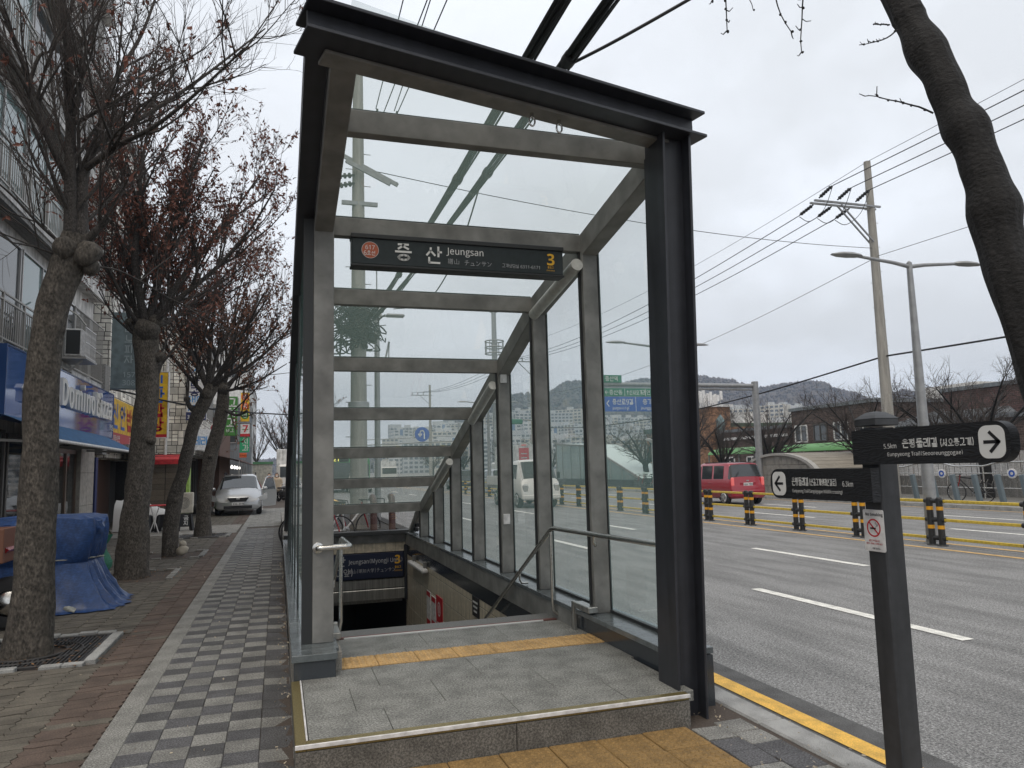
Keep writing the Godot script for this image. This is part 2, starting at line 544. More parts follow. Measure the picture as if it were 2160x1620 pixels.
# a line of text starting at o, running along dir (unit) with the given height; returns its length
func write(mb: MB, text: String, o: Vector3, dir: Vector3, upv: Vector3, h: float, weight := 0.11, squeeze := 1.0, font: Font = null) -> float:
	var x := 0.0
	var latin := ""
	for i in text.length() + 1:
		var ch := text[i] if i < text.length() else "\n"
		var cjk := i < text.length() and (ch.unicode_at(0) > 0x2000 or OTHER.has(ch))
		if not cjk and ch != "\n":
			latin += ch
			continue
		if latin != "":
			x += latin_text(mb, latin, o + dir * x, dir, upv, h * 0.98, squeeze, font)
			latin = ""
		if cjk:
			var narrow := 0.5 if ch == "(" or ch == ")" else 1.0
			glyph(mb, ch, o + dir * x, dir * h * squeeze * narrow, upv * h, h * weight)
			x += h * squeeze * narrow * 1.07
	return x
func latin_text(mb: MB, text: String, o: Vector3, dir: Vector3, upv: Vector3, h: float, squeeze: float, font: Font) -> float:
	var tm := TextMesh.new()
	tm.font = font if font else sans
	tm.font_size = 64
	tm.pixel_size = 1.0 / 64.0
	tm.depth = 0.0
	tm.curve_step = 3.0
	tm.horizontal_alignment = HORIZONTAL_ALIGNMENT_LEFT
	tm.vertical_alignment = VERTICAL_ALIGNMENT_BOTTOM
	tm.text = text
	var width := tm.font.get_string_size(text, HORIZONTAL_ALIGNMENT_LEFT, -1, 64).x / 64.0
	if tm.get_surface_count() == 0:
		return width * h * squeeze
	var a := tm.surface_get_arrays(0)
	var vs: PackedVector3Array = a[Mesh.ARRAY_VERTEX]
	var id = a[Mesh.ARRAY_INDEX]
	var low := tm.font.get_descent(64) / 64.0
	var nn := dir.cross(upv).normalized()
	var list: PackedInt32Array = id if id != null else PackedInt32Array(range(vs.size()))
	var cap := 1.38
	for i in range(0, list.size(), 3):
		var q := []
		for j in 3:
			var p := vs[list[i + j]]
			q.append(o + dir * (p.x * h * cap * squeeze) + upv * ((p.y - low) * h * cap))
		if (q[1] - q[0]).cross(q[2] - q[0]).dot(nn) < 0:
			mb.tri(q[0], q[2], q[1])
		else:
			mb.tri(q[0], q[1], q[2])
	return width * h * cap * squeeze

func lights_and_camera() -> void:
	var cam := Camera3D.new()
	cam.name = "camera"
	var fw := V(0.30143, 0.11252, -0.94683)
	var y := 0.3082
	fw = V(sin(y) * cos(0.1128), sin(0.1128), -cos(y) * cos(0.1128))
	var rt := V(cos(y), 0, sin(y))
	var up := rt.cross(fw)
	var ro := -0.0259
	var r2 := rt * cos(ro) + up * sin(ro)
	var u2 := up * cos(ro) - rt * sin(ro)
	cam.transform = Transform3D(Basis(r2, u2, -fw), V(0, 1.6, 0))
	cam.fov = 55.0
	cam.far = 4000.0
	cam.near = 0.05
	add_child(cam)
	var env := Environment.new()
	env.background_mode = Environment.BG_SKY
	var sk := ProceduralSkyMaterial.new()
	sk.sky_top_color = Color(0.98, 1.03, 1.12).linear_to_srgb()
	sk.sky_horizon_color = Color(0.64, 0.665, 0.695).linear_to_srgb()
	sk.sky_curve = 1.6
	sk.ground_bottom_color = Color(0.16, 0.16, 0.16).linear_to_srgb()
	sk.ground_horizon_color = Color(0.5, 0.52, 0.54).linear_to_srgb()
	sk.sun_angle_max = 1.0
	var cw := 1024
	var ch := 512
	var f := FastNoiseLite.new()
	f.seed = 4
	f.frequency = 0.9
	f.fractal_octaves = 4
	f.domain_warp_enabled = true
	f.domain_warp_amplitude = 0.4
	f.domain_warp_frequency = 0.8
	var d := PackedByteArray()
	d.resize(cw * ch * 4)
	for j in ch / 2:
		var el := PI * 0.5 - PI * (j + 0.5) / ch
		for i in cw:
			var az := TAU * i / cw
			var k := (j * cw + i) * 4
			var h := 1.0 / (sin(el) + 0.22)
			var g := f.get_noise_3d(cos(el) * cos(az) * h, cos(el) * sin(az) * h, 3.0) * 0.5 + 0.5
			g = clampf((g - 0.38) * 2.6, 0.0, 1.0)
			var a := g * 0.75
			d[k] = 214; d[k + 1] = 222; d[k + 2] = 238; d[k + 3] = int(a * 255.0 * 0.28)
	sk.sky_cover = ImageTexture.create_from_image(Image.create_from_data(cw, ch, false, Image.FORMAT_RGBA8, d))
	sk.sky_cover_modulate = Color(1, 1, 1, 1)
	var sky := Sky.new()
	sky.sky_material = sk
	env.sky = sky
	env.tonemap_mode = Environment.TONE_MAPPER_LINEAR
	env.tonemap_exposure = 1.2
	env.sdfgi_enabled = true
	env.ssao_enabled = true
	env.ssil_enabled = true
	env.fog_enabled = HAZE > 0.0
	env.fog_density = HAZE
	env.fog_light_color = Color(0.80, 0.87, 0.97)
	var we := WorldEnvironment.new()
	we.name = "air"
	we.environment = env
	add_child(we)
	var sun := DirectionalLight3D.new()
	sun.name = "sun"
	sun.light_energy = 0.5
	sun.light_angular_distance = 40.0
	sun.light_color = Color(1.0, 0.97, 0.93)
	sun.shadow_enabled = true
	sun.basis = Basis.looking_at(V(0.25, -1.0, -0.42).normalized(), Vector3.UP)
	add_child(sun)

func materials() -> void:
	var g := func(k: float) -> Color: return Color(k, k, k)
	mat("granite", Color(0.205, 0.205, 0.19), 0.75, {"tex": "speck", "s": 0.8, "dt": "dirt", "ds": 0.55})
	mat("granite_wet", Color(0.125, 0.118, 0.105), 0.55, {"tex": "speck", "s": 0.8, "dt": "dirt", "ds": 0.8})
	mat("granite_kerb", Color(0.31, 0.31, 0.3), 0.8, {"tex": "speck", "s": 2.0, "dt": "dirt", "ds": 0.5})
	mat("granite_dark", Color(0.045, 0.052, 0.06), 0.16, {"tex": "speck", "s": 3.0, "spec": 0.55})
	mat("granite_sill", Color(0.11, 0.125, 0.13), 0.2, {"tex": "speck", "s": 3.0, "dt": "dirt", "ds": 0.8})
	mat("paver_light", Color(0.21, 0.207, 0.193), 0.85, {"tex": "speck", "s": 0.9, "dt": "dirt", "ds": 0.5, "world": true, "bump": 0.12})
	mat("paver_light_worn", Color(0.18, 0.177, 0.165), 0.85, {"tex": "speck", "s": 0.9, "dt": "dirt", "ds": 0.5, "world": true, "bump": 0.12})
	mat("paver_dark", Color(0.088, 0.087, 0.092), 0.85, {"tex": "speck", "s": 0.9, "dt": "dirt", "ds": 0.5, "world": true, "bump": 0.12})
	mat("paver_dark_worn", Color(0.072, 0.071, 0.073), 0.85, {"tex": "speck", "s": 0.9, "dt": "dirt", "ds": 0.5, "world": true, "bump": 0.12})
	mat("brick_grey", Color(0.118, 0.105, 0.085), 0.9, {"tex": "mottle", "s": 2.5, "dt": "dirt", "ds": 0.45, "world": true, "bump": 0.15})
	mat("brick_grey_b", Color(0.098, 0.086, 0.07), 0.9, {"tex": "mottle", "s": 2.5, "dt": "dirt", "ds": 0.45, "world": true, "bump": 0.15})
	mat("brick_red", Color(0.10, 0.072, 0.058), 0.9, {"tex": "mottle", "s": 2.5, "dt": "dirt", "ds": 0.45, "world": true, "bump": 0.15})
	mat("sand_bed", Color(0.07, 0.055, 0.045), 0.95, {"tex": "mottle", "s": 2.0, "world": true})
	mat("tactile", Color(0.47, 0.30, 0.125), 0.7, {"tex": "mottle", "s": 2.0, "dt": "dirt", "ds": 0.7})
	mat("tactile_old", Color(0.235, 0.145, 0.052), 0.8, {"tex": "mottle", "s": 3.0, "dt": "dirt", "ds": 1.1, "bump": 0.2})
	mat("asphalt", Color(0.20, 0.20, 0.199), 0.9, {"tex": "asphalt", "s": 0.5, "dt": "dirt", "ds": Vector3(0.3, 0.3, 0.06), "world": true, "bump": 0.3})
	mat("asphalt_gutter", Color(0.10, 0.10, 0.10), 0.9, {"tex": "asphalt", "s": 1.6, "dt": "dirt", "ds": 0.5, "world": true, "bump": 0.4})
	mat("concrete", Color(0.24, 0.228, 0.205), 0.9, {"tex": "speck", "s": 1.6, "dt": "dirt", "ds": 0.4, "world": true})
	mat("ground", Color(0.19, 0.18, 0.165), 0.95, {"tex": "mottle", "s": 0.8, "world": true})
	mat("paint_white", Color(0.72, 0.71, 0.66), 0.6, {"tex": "mottle", "s": 3.0, "dt": "dirt", "ds": 0.9, "world": true})
	mat("paint_yellow", Color(0.72, 0.42, 0.06), 0.6, {"tex": "mottle", "s": 3.0, "dt": "dirt", "ds": 0.9, "world": true})
	mat("paint_yellow_faded", Color(0.55, 0.36, 0.15), 0.7, {"tex": "mottle", "s": 2.0, "dt": "dirt", "ds": 0.9, "world": true})
	mat("steel_dark", Color(0.026, 0.028, 0.035), 0.42, {"tex": "cloud", "s": 0.9, "dt": "streak", "ds": 0.5})
	mat("steel_grey", Color(0.20, 0.198, 0.185), 0.5, {"tex": "cloud", "s": 0.6, "dt": "dirt", "ds": 0.45})
	mat("gasket", Color(0.025, 0.027, 0.028), 0.5)
	mat("stainless", Color(0.62, 0.61, 0.58), 0.24, {"metal": 1.0, "tex": "cloud", "s": 3.0})
	mat("brass", Color(0.30, 0.24, 0.10), 0.4, {"metal": 0.7, "tex": "mottle", "s": 3.0})
	mat("sign_green", Color(0.022, 0.030, 0.031), 0.35, {"tex": "cloud", "s": 2.0})
	mat("sign_navy", Color(0.012, 0.018, 0.045), 0.3)
	mat("white_print", Color(0.72, 0.72, 0.70), 0.5)
	mat("grey_print", Color(0.45, 0.46, 0.47), 0.5)
	mat("orange_print", Color(0.42, 0.10, 0.045), 0.5)
	mat("amber_print", Color(0.75, 0.42, 0.03), 0.5)
	mat("black_print", Color(0.012, 0.012, 0.014), 0.5)
	mat("red_print", Color(0.5, 0.02, 0.03), 0.45)
	mat("blue_print", Color(0.03, 0.13, 0.5), 0.45)
	mat("tile", Color(0.55, 0.49, 0.38), 0.3, {"tex": "cloud", "s": 1.4, "dt": "streak", "ds": 0.4})
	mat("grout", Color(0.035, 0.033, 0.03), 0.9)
	mat("brushed", Color(0.40, 0.40, 0.38), 0.35, {"metal": 0.9, "tex": "streak", "s": 1.0})
	mat("tread", Color(0.16, 0.16, 0.155), 0.8, {"tex": "speck", "s": 2.0})
	mat("nosing_red", Color(0.16, 0.07, 0.06), 0.6)
	mat("lamp_cover", Color(0.50, 0.50, 0.47), 0.4, {"tex": "cloud", "s": 2.0})
	mat("wood_black", Color(0.010, 0.011, 0.014), 0.55, {"tex": "wood", "s": Vector3(0.5, 3.0, 0.5), "bump": 0.5})
	mat("wood_post", Color(0.04, 0.042, 0.046), 0.5, {"tex": "cloud", "s": 2.0, "bump": 0.1, "dt": "streak", "ds": 0.7})
	mat("white_plate", Color(0.66, 0.65, 0.64), 0.45, {"tex": "dirt", "s": 1.5})
	mat("rubber", Color(0.015, 0.015, 0.016), 0.7)
	mat("dry_leaf", Color(0.24, 0.125, 0.055), 0.8, {"vc": true})
	mat("pale_litter", Color(0.42, 0.36, 0.27), 0.8)
	mat("bark", Color(0.085, 0.074, 0.062), 0.95, {"tex": "bark", "s": 1.5, "bump": 1.5, "dt": "dirt", "ds": 0.9})
	mat("bark_dark", Color(0.06, 0.053, 0.048), 0.95, {"tex": "bark", "s": 2.5, "bump": 1.0})
	mat("twig", Color(0.06, 0.048, 0.043), 0.9)
	mat("bark_cherry", Color(0.014, 0.013, 0.013), 0.8, {"tex": "bark", "s": Vector3(1.6, 5.0, 1.6), "bump": 1.6})
	mat("leaf_red", Color(0.17, 0.066, 0.045), 0.75, {"vc": false})
	mat("leaf_brown", Color(0.19, 0.085, 0.05), 0.75, {"vc": false})
	mat("pale_stone", Color(0.46, 0.41, 0.33), 0.9, {"tex": "mottle", "s": 4.0})
	mat("soil", Color(0.09, 0.066, 0.045), 1.0, {"tex": "mottle", "s": 3.0, "bump": 1.0})
	mat("cast_iron", Color(0.035, 0.033, 0.033), 0.6, {"tex": "mottle", "s": 3.0})
	mat("wall_white", Color(0.52, 0.51, 0.49), 0.8, {"tex": "dirt", "s": 0.3, "dt": "streak", "ds": 0.35})
	mat("wall_panel", Color(0.55, 0.55, 0.54), 0.7, {"tex": "dirt", "s": 0.3, "dt": "streak", "ds": 0.5})
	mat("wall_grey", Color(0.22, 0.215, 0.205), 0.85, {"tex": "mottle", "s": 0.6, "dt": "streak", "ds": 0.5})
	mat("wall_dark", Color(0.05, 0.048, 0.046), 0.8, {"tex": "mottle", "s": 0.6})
	mat("wall_brown", Color(0.13, 0.075, 0.055), 0.85, {"tex": "mottle", "s": 0.8})
	mat("wall_slate", Color(0.16, 0.175, 0.19), 0.7, {"tex": "streak", "s": 0.6})
	mat("wall_cream", Color(0.52, 0.49, 0.42), 0.75, {"tex": "dirt", "s": 0.5})
	mat("stone_slips", Color(0.58, 0.56, 0.51), 0.8, {"tex": "slips", "s": Vector3(0.45, 0.45, 0.45), "dt": "dirt", "ds": 0.25, "bump": 1.0})
	mat("roof_green", Color(0.10, 0.25, 0.12), 0.7)
	mat("rail", Color(0.36, 0.345, 0.32), 0.45, {"metal": 0.2})
	mat("frame_alu", Color(0.42, 0.41, 0.40), 0.4, {"metal": 0.3})
	mat("frame_dark", Color(0.07, 0.065, 0.06), 0.4)
	mat("frame_bronze", Color(0.16, 0.11, 0.08), 0.35, {"metal": 0.5})
	mat("frame_lime", Color(0.3, 0.48, 0.10), 0.5)
	mat("lime", Color(0.34, 0.52, 0.12), 0.5, {"tex": "dirt", "s": 1.0})
	mat("pane_teal", Color(0.16, 0.235, 0.235), 0.06, {"spec": 0.9})
	mat("pane_dark", Color(0.05, 0.058, 0.062), 0.06, {"spec": 0.7})
	pane_mat("pane_shop", Color(0.06, 0.07, 0.07), 0.55)
	mat("clad", Color(0.36, 0.33, 0.29), 0.5, {"tex": "dirt", "s": 0.8})
	mat("door_brown", Color(0.09, 0.05, 0.038), 0.5, {"tex": "wood", "s": Vector3(0.6, 0.6, 2.0)})
	mat("banner_navy", Color(0.02, 0.03, 0.12), 0.5)
	mat("banner_orange", Color(0.68, 0.13, 0.03), 0.5)
	mat("sign_blue", Color(0.012, 0.09, 0.36), 0.07, {"spec": 0.7, "coat": 0.6})
	mat("sign_blue_edge", Color(0.015, 0.06, 0.2), 0.3)
	mat("sign_yellow", Color(0.72, 0.44, 0.02), 0.4, {"tex": "dirt", "s": 0.5})
	mat("sign_slate", Color(0.16, 0.205, 0.215), 0.4, {"tex": "dirt", "s": 0.6})
	mat("sign_leaf", Color(0.06, 0.22, 0.04), 0.4)
	mat("sign_mint", Color(0.03, 0.36, 0.16), 0.4)
	mat("print_rose", Color(0.48, 0.06, 0.08), 0.5)
	mat("print_pale", Color(0.36, 0.42, 0.43), 0.5)
	mat("sky_print", Color(0.05, 0.27, 0.6), 0.5)
	mat("letter_white", Color(0.72, 0.71, 0.67), 0.4)
	mat("awning_blue", Color(0.022, 0.10, 0.23), 0.8, {"tex": "weave", "s": 2.0, "dt": "dirt", "ds": 0.7})
	mat("awning_brown", Color(0.12, 0.06, 0.05), 0.7, {"tex": "streak", "s": 0.8})
	mat("awning_rust", Color(0.18, 0.10, 0.085), 0.7, {"tex": "streak", "s": 0.8})
	glow_mat("bulb", Color(1.0, 0.97, 0.9), 1.6)
	mat("plank", Color(0.19, 0.155, 0.115), 0.85, {"tex": "wood", "s": Vector3(0.7, 4.0, 0.7)})
	mat("plank_b", Color(0.15, 0.125, 0.095), 0.85, {"tex": "wood", "s": Vector3(0.8, 3.5, 0.8)})
	mat("red_roof", Color(0.50, 0.028, 0.035), 0.5, {"tex": "dirt", "s": 1.0})
	mat("tarp", Color(0.022, 0.06, 0.18), 0.38, {"tex": "weave", "s": 6.0, "dt": "dirt", "ds": 1.2, "bump": 0.08})
	mat("tarp_back", Color(0.30, 0.31, 0.29), 0.4, {"tex": "weave", "s": 6.0})
	mat("rope", Color(0.35, 0.34, 0.30), 0.9)
	mat("scooter_red", Color(0.30, 0.012, 0.02), 0.2, {"coat": 0.6})
	mat("crate", Color(0.20, 0.085, 0.05), 0.55)
	mat("stool", Color(0.02, 0.02, 0.021), 0.5)
	mat("white_sheet", Color(0.55, 0.55, 0.54), 0.6)
	mat("net_green", Color(0.03, 0.16, 0.10), 0.7, {"tex": "weave", "s": 6.0})
	mat("leaf_green", Color(0.035, 0.06, 0.025), 0.7)
	mat("paint_silver", Color(0.42, 0.43, 0.44), 0.28, {"metal": 0.55, "coat": 0.7})
	mat("paint_red", Color(0.30, 0.012, 0.025), 0.3, {"coat": 0.8})
	mat("paint_white_car", Color(0.66, 0.65, 0.61), 0.35, {"coat": 0.6})
	mat("paint_grey", Color(0.06, 0.062, 0.068), 0.3, {"coat": 0.8})
	mat("bus_green", Color(0.04, 0.22, 0.06), 0.35, {"coat": 0.5})
	mat("car_glass", Color(0.025, 0.03, 0.033), 0.05, {"spec": 0.8})
	mat("lens", Color(0.55, 0.56, 0.56), 0.1, {"metal": 0.5, "coat": 1.0})
	mat("alloy", Color(0.5, 0.5, 0.5), 0.3, {"metal": 0.8})
	glow_mat("tail_lit", Color(0.9, 0.03, 0.02), 0.5)
	glow_mat("led_yellow", Color(0.95, 0.9, 0.12), 1.0)
	glow_mat("led_green", Color(0.2, 0.9, 0.3), 1.0)
	mat("coat_beige", Color(0.42, 0.34, 0.25), 0.9)
	mat("coat_red", Color(0.42, 0.03, 0.05), 0.8)
	mat("trousers", Color(0.02, 0.02, 0.022), 0.9)
	mat("skin", Color(0.44, 0.28, 0.2), 0.6)
	mat("barrier_black", Color(0.022, 0.022, 0.022), 0.5)
	mat("barrier_yellow", Color(0.62, 0.45, 0.06), 0.45, {"tex": "dirt", "s": 1.5})
	mat("reflector", Color(0.75, 0.36, 0.015), 0.4)
	mat("galv", Color(0.30, 0.305, 0.31), 0.45, {"metal": 0.4, "tex": "cloud", "s": 0.8})
	mat("pole_concrete", Color(0.33, 0.315, 0.285), 0.85, {"tex": "speck", "s": 1.5, "dt": "streak", "ds": 0.5})
	mat("road_green", Color(0.012, 0.18, 0.10), 0.4)
	mat("road_blue", Color(0.02, 0.09, 0.42), 0.4)
	mat("concrete_stain", Color(0.24, 0.225, 0.20), 0.9, {"tex": "mottle", "s": 1.2})
	mat("rim_stone", Color(0.36, 0.35, 0.33), 0.8, {"tex": "speck", "s": 1.5})
	mat("roof_slat", Color(0.24, 0.215, 0.175), 0.7, {"tex": "streak", "s": 0.8})
	pane_mat("far_glass", Color(0.30, 0.40, 0.39), 0.55, 0.1)
	mat("far_roof", Color(0.48, 0.58, 0.54), 0.3)
	mat("stand_blue", Color(0.12, 0.155, 0.175), 0.5)
	mat("post_brown", Color(0.085, 0.04, 0.035), 0.4)
	mat("shelter_green", Color(0.09, 0.26, 0.07), 0.5)
	mat("plywood", Color(0.50, 0.27, 0.12), 0.8, {"tex": "wood", "s": 0.6})
	mat("brick_brown", Color(0.095, 0.068, 0.06), 0.9, {"tex": "brick", "s": 0.55, "dt": "dirt", "ds": 0.2})
	mat("brick_dark", Color(0.12, 0.07, 0.064), 0.9, {"tex": "brick", "s": 0.55, "dt": "dirt", "ds": 0.2})
	mat("brick_orange", Color(0.27, 0.15, 0.09), 0.9, {"tex": "brick", "s": 0.55, "dt": "dirt", "ds": 0.2})
	mat("roof_green_dark", Color(0.06, 0.10, 0.07), 0.7)
	mat("flat_white", Color(0.56, 0.56, 0.55), 0.8)
	mat("flat_cream", Color(0.52, 0.49, 0.42), 0.8)
	mat("flat_pale", Color(0.46, 0.47, 0.47), 0.8)
	mat("flat_blue", Color(0.12, 0.2, 0.34), 0.7)
	mat("flat_window", Color(0.10, 0.12, 0.135), 0.3)
	mat("hill", Color(0.085, 0.07, 0.055), 1.0, {"tex": "mottle", "s": 0.02})
	mat("woodland", Color(0.10, 0.083, 0.07), 1.0, {"vc": true})
	pane_mat("glass_roof", Color(0.50, 0.68, 0.63), 0.22)
	M.glass_roof.backlight_enabled = true
	M.glass_roof.backlight = Color(0.36, 0.42, 0.40)
	pane_mat("glass_side", Color(0.46, 0.62, 0.58), 0.19)
	M.glass_side.backlight_enabled = true
	M.glass_side.backlight = Color(0.28, 0.38, 0.36)
	pane_mat("glass_clear", Color(0.5, 0.58, 0.57), 0.08)
	pane_mat("film", Color(0.75, 0.78, 0.76), 0.12, 0.2)

func rect(mb: MB, x0: float, x1: float, z0: float, z1: float, y: float) -> void:
	mb.quad(V(x0, y, z1), V(x1, y, z1), V(x1, y, z0), V(x0, y, z0))

func ground() -> void:
	var g := MB.new()
	for k in 4:
		match k:
			0: rect(g, -400, 0.05, -1100, 120, -0.3)
			1: rect(g, 2.78, 1000, -1100, 120, -0.3)
			2: rect(g, 0.05, 2.78, -5.0, 120, -0.3)
			3: rect(g, 0.05, 2.78, -1100, -27, -0.3)
	struct("ground", g, M.ground)
	# carriageway
	var r := MB.new()
	rect(r, 3.35, 21.6, -420, 60, -0.12)
	var road := struct("road", r, M.asphalt)
	var gm := MB.new()
	rect(gm, 3.04, 3.62, -60, 20, -0.114)
	struct("asphalt_edge", gm, M.asphalt_gutter, road)
	var ln := MB.new()
	rect(ln, 3.265, 3.42, -200, 20, -0.108)
	struct("yellow_kerb_line", ln, M.paint_yellow, road)
	for p in [[11.72, 11.86], [12.56, 12.70]]:
		var y := MB.new()
		rect(y, p[0], p[1], -300, 40, -0.114)
		struct("yellow_centre_line", y, M.paint_yellow_faded, road)
	# broken lane lines: near carriageway, then the far one
	var dash := func(x: float, z0: float, z1: float) -> void:
		var w := MB.new()
		rect(w, x - 0.075, x + 0.075, z1, z0, -0.114)
		struct("lane_dash", w, M.paint_white, road)
	for k in 12:
		dash.call(6.19, -5.54 - 8.85 * k, -8.8 - 8.85 * k)
		dash.call(9.04, -9.84 - 8.15 * k, -12.84 - 8.15 * k)
		dash.call(15.3, -10.6 - 8.0 * k, -13.9 - 8.0 * k)
		dash.call(18.6, -14.5 - 8.0 * k, -17.6 - 8.0 * k)
	dash.call(6.19, 2.6, -0.6)
	dash.call(9.04, -1.7, -4.7)
	var fl := MB.new()
	rect(fl, 21.1, 21.22, -300, 30, -0.114)
	struct("yellow_kerb_line", fl, M.paint_yellow_faded, road)
	# crack along the gutter, filled with grit
	var ck := MB.new()
	var pz := 2.0
	var px := 3.16
	while pz > -14.0:
		var nz := pz - rr(0.08, 0.22)
		var nx := 3.16 + rr(-0.022, 0.022)
		var w := rr(0.004, 0.012)
		ck.quad(V(px - w, -0.105, pz), V(px + w, -0.105, pz), V(nx + w, -0.105, nz), V(nx - w, -0.105, nz))
		pz = nz
		px = nx
	stuff(road, "gutter_crack", ck, M.sand_bed)
	# gutter slabs of poured concrete
	var gut := Node3D.new()
	gut.name = "gutter"
	add_child(gut)
	gut.set_meta("kind", "structure")
	var z := 3.0
	while z > -40.0:
		var l := rr(2.4, 3.2)
		var s := MB.new()
		s.cbx(3.03, 3.15, -0.25, -0.1 + rr(-0.006, 0.004), z - l + 0.012, z, 0.008)
		struct("gutter_slab", s, M.concrete, gut)
		z -= l
	# kerb stones
	var kerb := Node3D.new()
	kerb.name = "kerb"
	add_child(kerb)
	kerb.set_meta("kind", "structure")
	z = 1.9
	while z > -60.0:
		var l := 1.0
		var s := MB.new()
		s.cbx(2.84, 3.03, -0.3, 0.004 + rr(-0.004, 0.006), z - l + 0.01, z, 0.012)
		struct("kerb_stone", s, M.granite_kerb, kerb)
		z -= l
	# the footway: a bed, then the pavers on it
	var bed := MB.new()
	rect(bed, -14, -0.87, -120, 8, -0.012)
	rect(bed, -0.87, 0.1, -120, 8, -0.012)
	rect(bed, 0.1, 2.84, -4.21, 8, -0.012)
	rect(bed, 0.1, 2.84, -120, -15.6, -0.012)
	rect(bed, 2.72, 2.84, -15.6, -4.21, -0.012)
	rect(bed, 2.43, 2.72, -4.95, -4.21, -0.012)
	var walk := struct("footway", bed, M.sand_bed)
	# grey chequered pavers
	var gm0 := MB.new()
	gm0.cbox(V(0, -0.03, 0), V(0.1945, 0.06, 0.1945), 0.0035)
	var pm := gm0.mesh()
	var lot := [[], [], [], []]
	var n_parts := 0
	for row in 167:
		for c in 14:
			var x := -0.876 + 0.0985 + 0.197 * c
			var zz := -3.9 - 0.1975 * row
			if c > 4 and zz > -15.7:
				continue
			if row > 99 and row < 104:
				continue
			var dark := (row + c) % 2
			if c == 4 and zz > -15.7:
				dark = 1 if (row * 7 + 3) % 11 < 8 else 0
			if zz < -23.4:
				dark = 0
			var k := dark * 2 + (1 if rng.randf() < 0.35 or (c == 4 and rng.randf() < 0.6) else 0)
			var drop := 0.0
			var b := Basis(V(1, 0, 0), rr(-0.008, 0.008)) * Basis(V(0, 0, 1), rr(-0.008, 0.008) - (0.05 if c == 4 and zz > -15.7 else 0.0))
			if c == 4 and zz > -15.7:
				drop = -0.008
				b = b * Basis(V(1, 0, 0), rr(-0.03, 0.03))
			var t := Transform3D(b, V(x + rr(-0.001, 0.001), rr(-0.0025, 0.0015) + drop, zz + rr(-0.001, 0.001)))
			if n_parts < 300 and c < 5:
				n_parts += 1
				var o := part(walk, "paver", pm, [M.paver_light, M.paver_light_worn, M.paver_dark, M.paver_dark_worn][k])
				o.transform = t
			else:
				lot[k].append(t)
	for k in 4:
		scatter(walk, "far_paver", pm, [M.paver_light, M.paver_light_worn, M.paver_dark, M.paver_dark_worn][k], lot[k])
	# row of light slabs between the two pavings
	z = 1.0
	while z > -40.0:
		var l := 0.98
		var s := MB.new()
		s.cbx(-1.035, -0.876, -0.06, rr(-0.002, 0.003), z - l + 0.004, z, 0.003)
		part(walk, "border_slab", s, M.granite_kerb if false else M.paver_light)
		z -= l
	# interlocking bricks of the furnishing strip
	var poly := PackedVector2Array()
	var e1 := [V(0, 0, 0), V(0.052, 0, 0.012), V(0.1, 0, 0), V(0.148, 0, -0.012)]
	var e2 := [V(0.2, 0, 0), V(0.213, 0, 0.028), V(0.2, 0, 0.055), V(0.187, 0, 0.083)]
	for p in e1:
		poly.append(Vector2(p.x, -p.z))
	for p in e2:
		poly.append(Vector2(p.x, -p.z))
	for k in 4:
		var p: Vector3 = [V(0.2, 0, 0), V(0.148, 0, -0.012), V(0.1, 0, 0), V(0.052, 0, 0.012)][k]
		poly.append(Vector2(p.x, -p.z - 0.11))
	for k in 4:
		var p: Vector3 = [V(0, 0, 0.11), V(-0.013, 0, 0.083), V(0, 0, 0.055), V(0.013, 0, 0.028)][k]
		poly.append(Vector2(p.x, -p.z))
	var ctr := Vector2(0.1, -0.055)
	var shr := PackedVector2Array()
	for q in poly:
		shr.append(ctr + (q - ctr) * Vector2(0.972, 0.95))
	var bm := MB.new()
	bm.prism(shr, -0.05, 0.0, Transform3D(Basis(V(1, 0, 0), V(0, 0, -1), V(0, 1, 0)), V(0, 0, 0)))
	var bmesh := bm.mesh()
	var near := []
	for row in 420:
		for c in 24:
			var x := -1.04 - 0.2 * (c + 1)
			var zz := -4.0 - 0.11 * row
			if x < zz * 0.31 - 0.5 or x < -5.6:
				continue
			if zz < -22.4 and zz > -26.0:
				continue
			var hole := false
			for tz in TREES:
				if x > tz[0] - 0.62 and x < tz[0] + 0.60 and absf(zz - tz[1]) < 0.66:
					hole = true
			if hole:
				continue
			near.append([Vector2(x, zz).length(), x, zz, c])
	near.sort_custom(func(a, b): return a[0] < b[0])
	var far := [[], [], []]
	for i in near.size():
		var q: Array = near[i]
		var b := Basis(V(1, 0, 0), rr(-0.012, 0.012)) * Basis(V(0, 0, 1), rr(-0.012, 0.012))
		var t := Transform3D(b, V(q[1], rr(-0.004, 0.002), q[2]))
		var k := 2 if q[3] < 2 and rng.randf() < 0.93 else (1 if rng.randf() < 0.4 else 0)
		if i < 300:
			var o := part(walk, "brick", bmesh, [M.brick_grey, M.brick_grey_b, M.brick_red][k])
			o.transform = t
		else:
			far[k].append(t)
	for k in 3:
		scatter(walk, "far_brick", bmesh, [M.brick_grey, M.brick_grey_b, M.brick_red][k], far[k])
	# lane entrance across the footway
	var ap := MB.new()
	rect(ap, -9.0, -1.1, -26.1, -22.3, -0.004)
	struct("lane_apron", ap, M.concrete, walk)
	# warning pavers in front of the steps
	var blk := MB.new()
	blk.cbox(V(0, -0.03, 0), V(0.293, 0.06, 0.293), 0.004)
	for i in 6:
		for j in 6:
			blk.lathe([Vector2(0.0165, -0.002), Vector2(0.0145, 0.004), Vector2(0.009, 0.0052), Vector2(0.0, 0.0054)], Transform3D(Basis(), V(-0.12 + 0.048 * i, 0, -0.12 + 0.048 * j)), 8)
	var tmesh := blk.mesh()
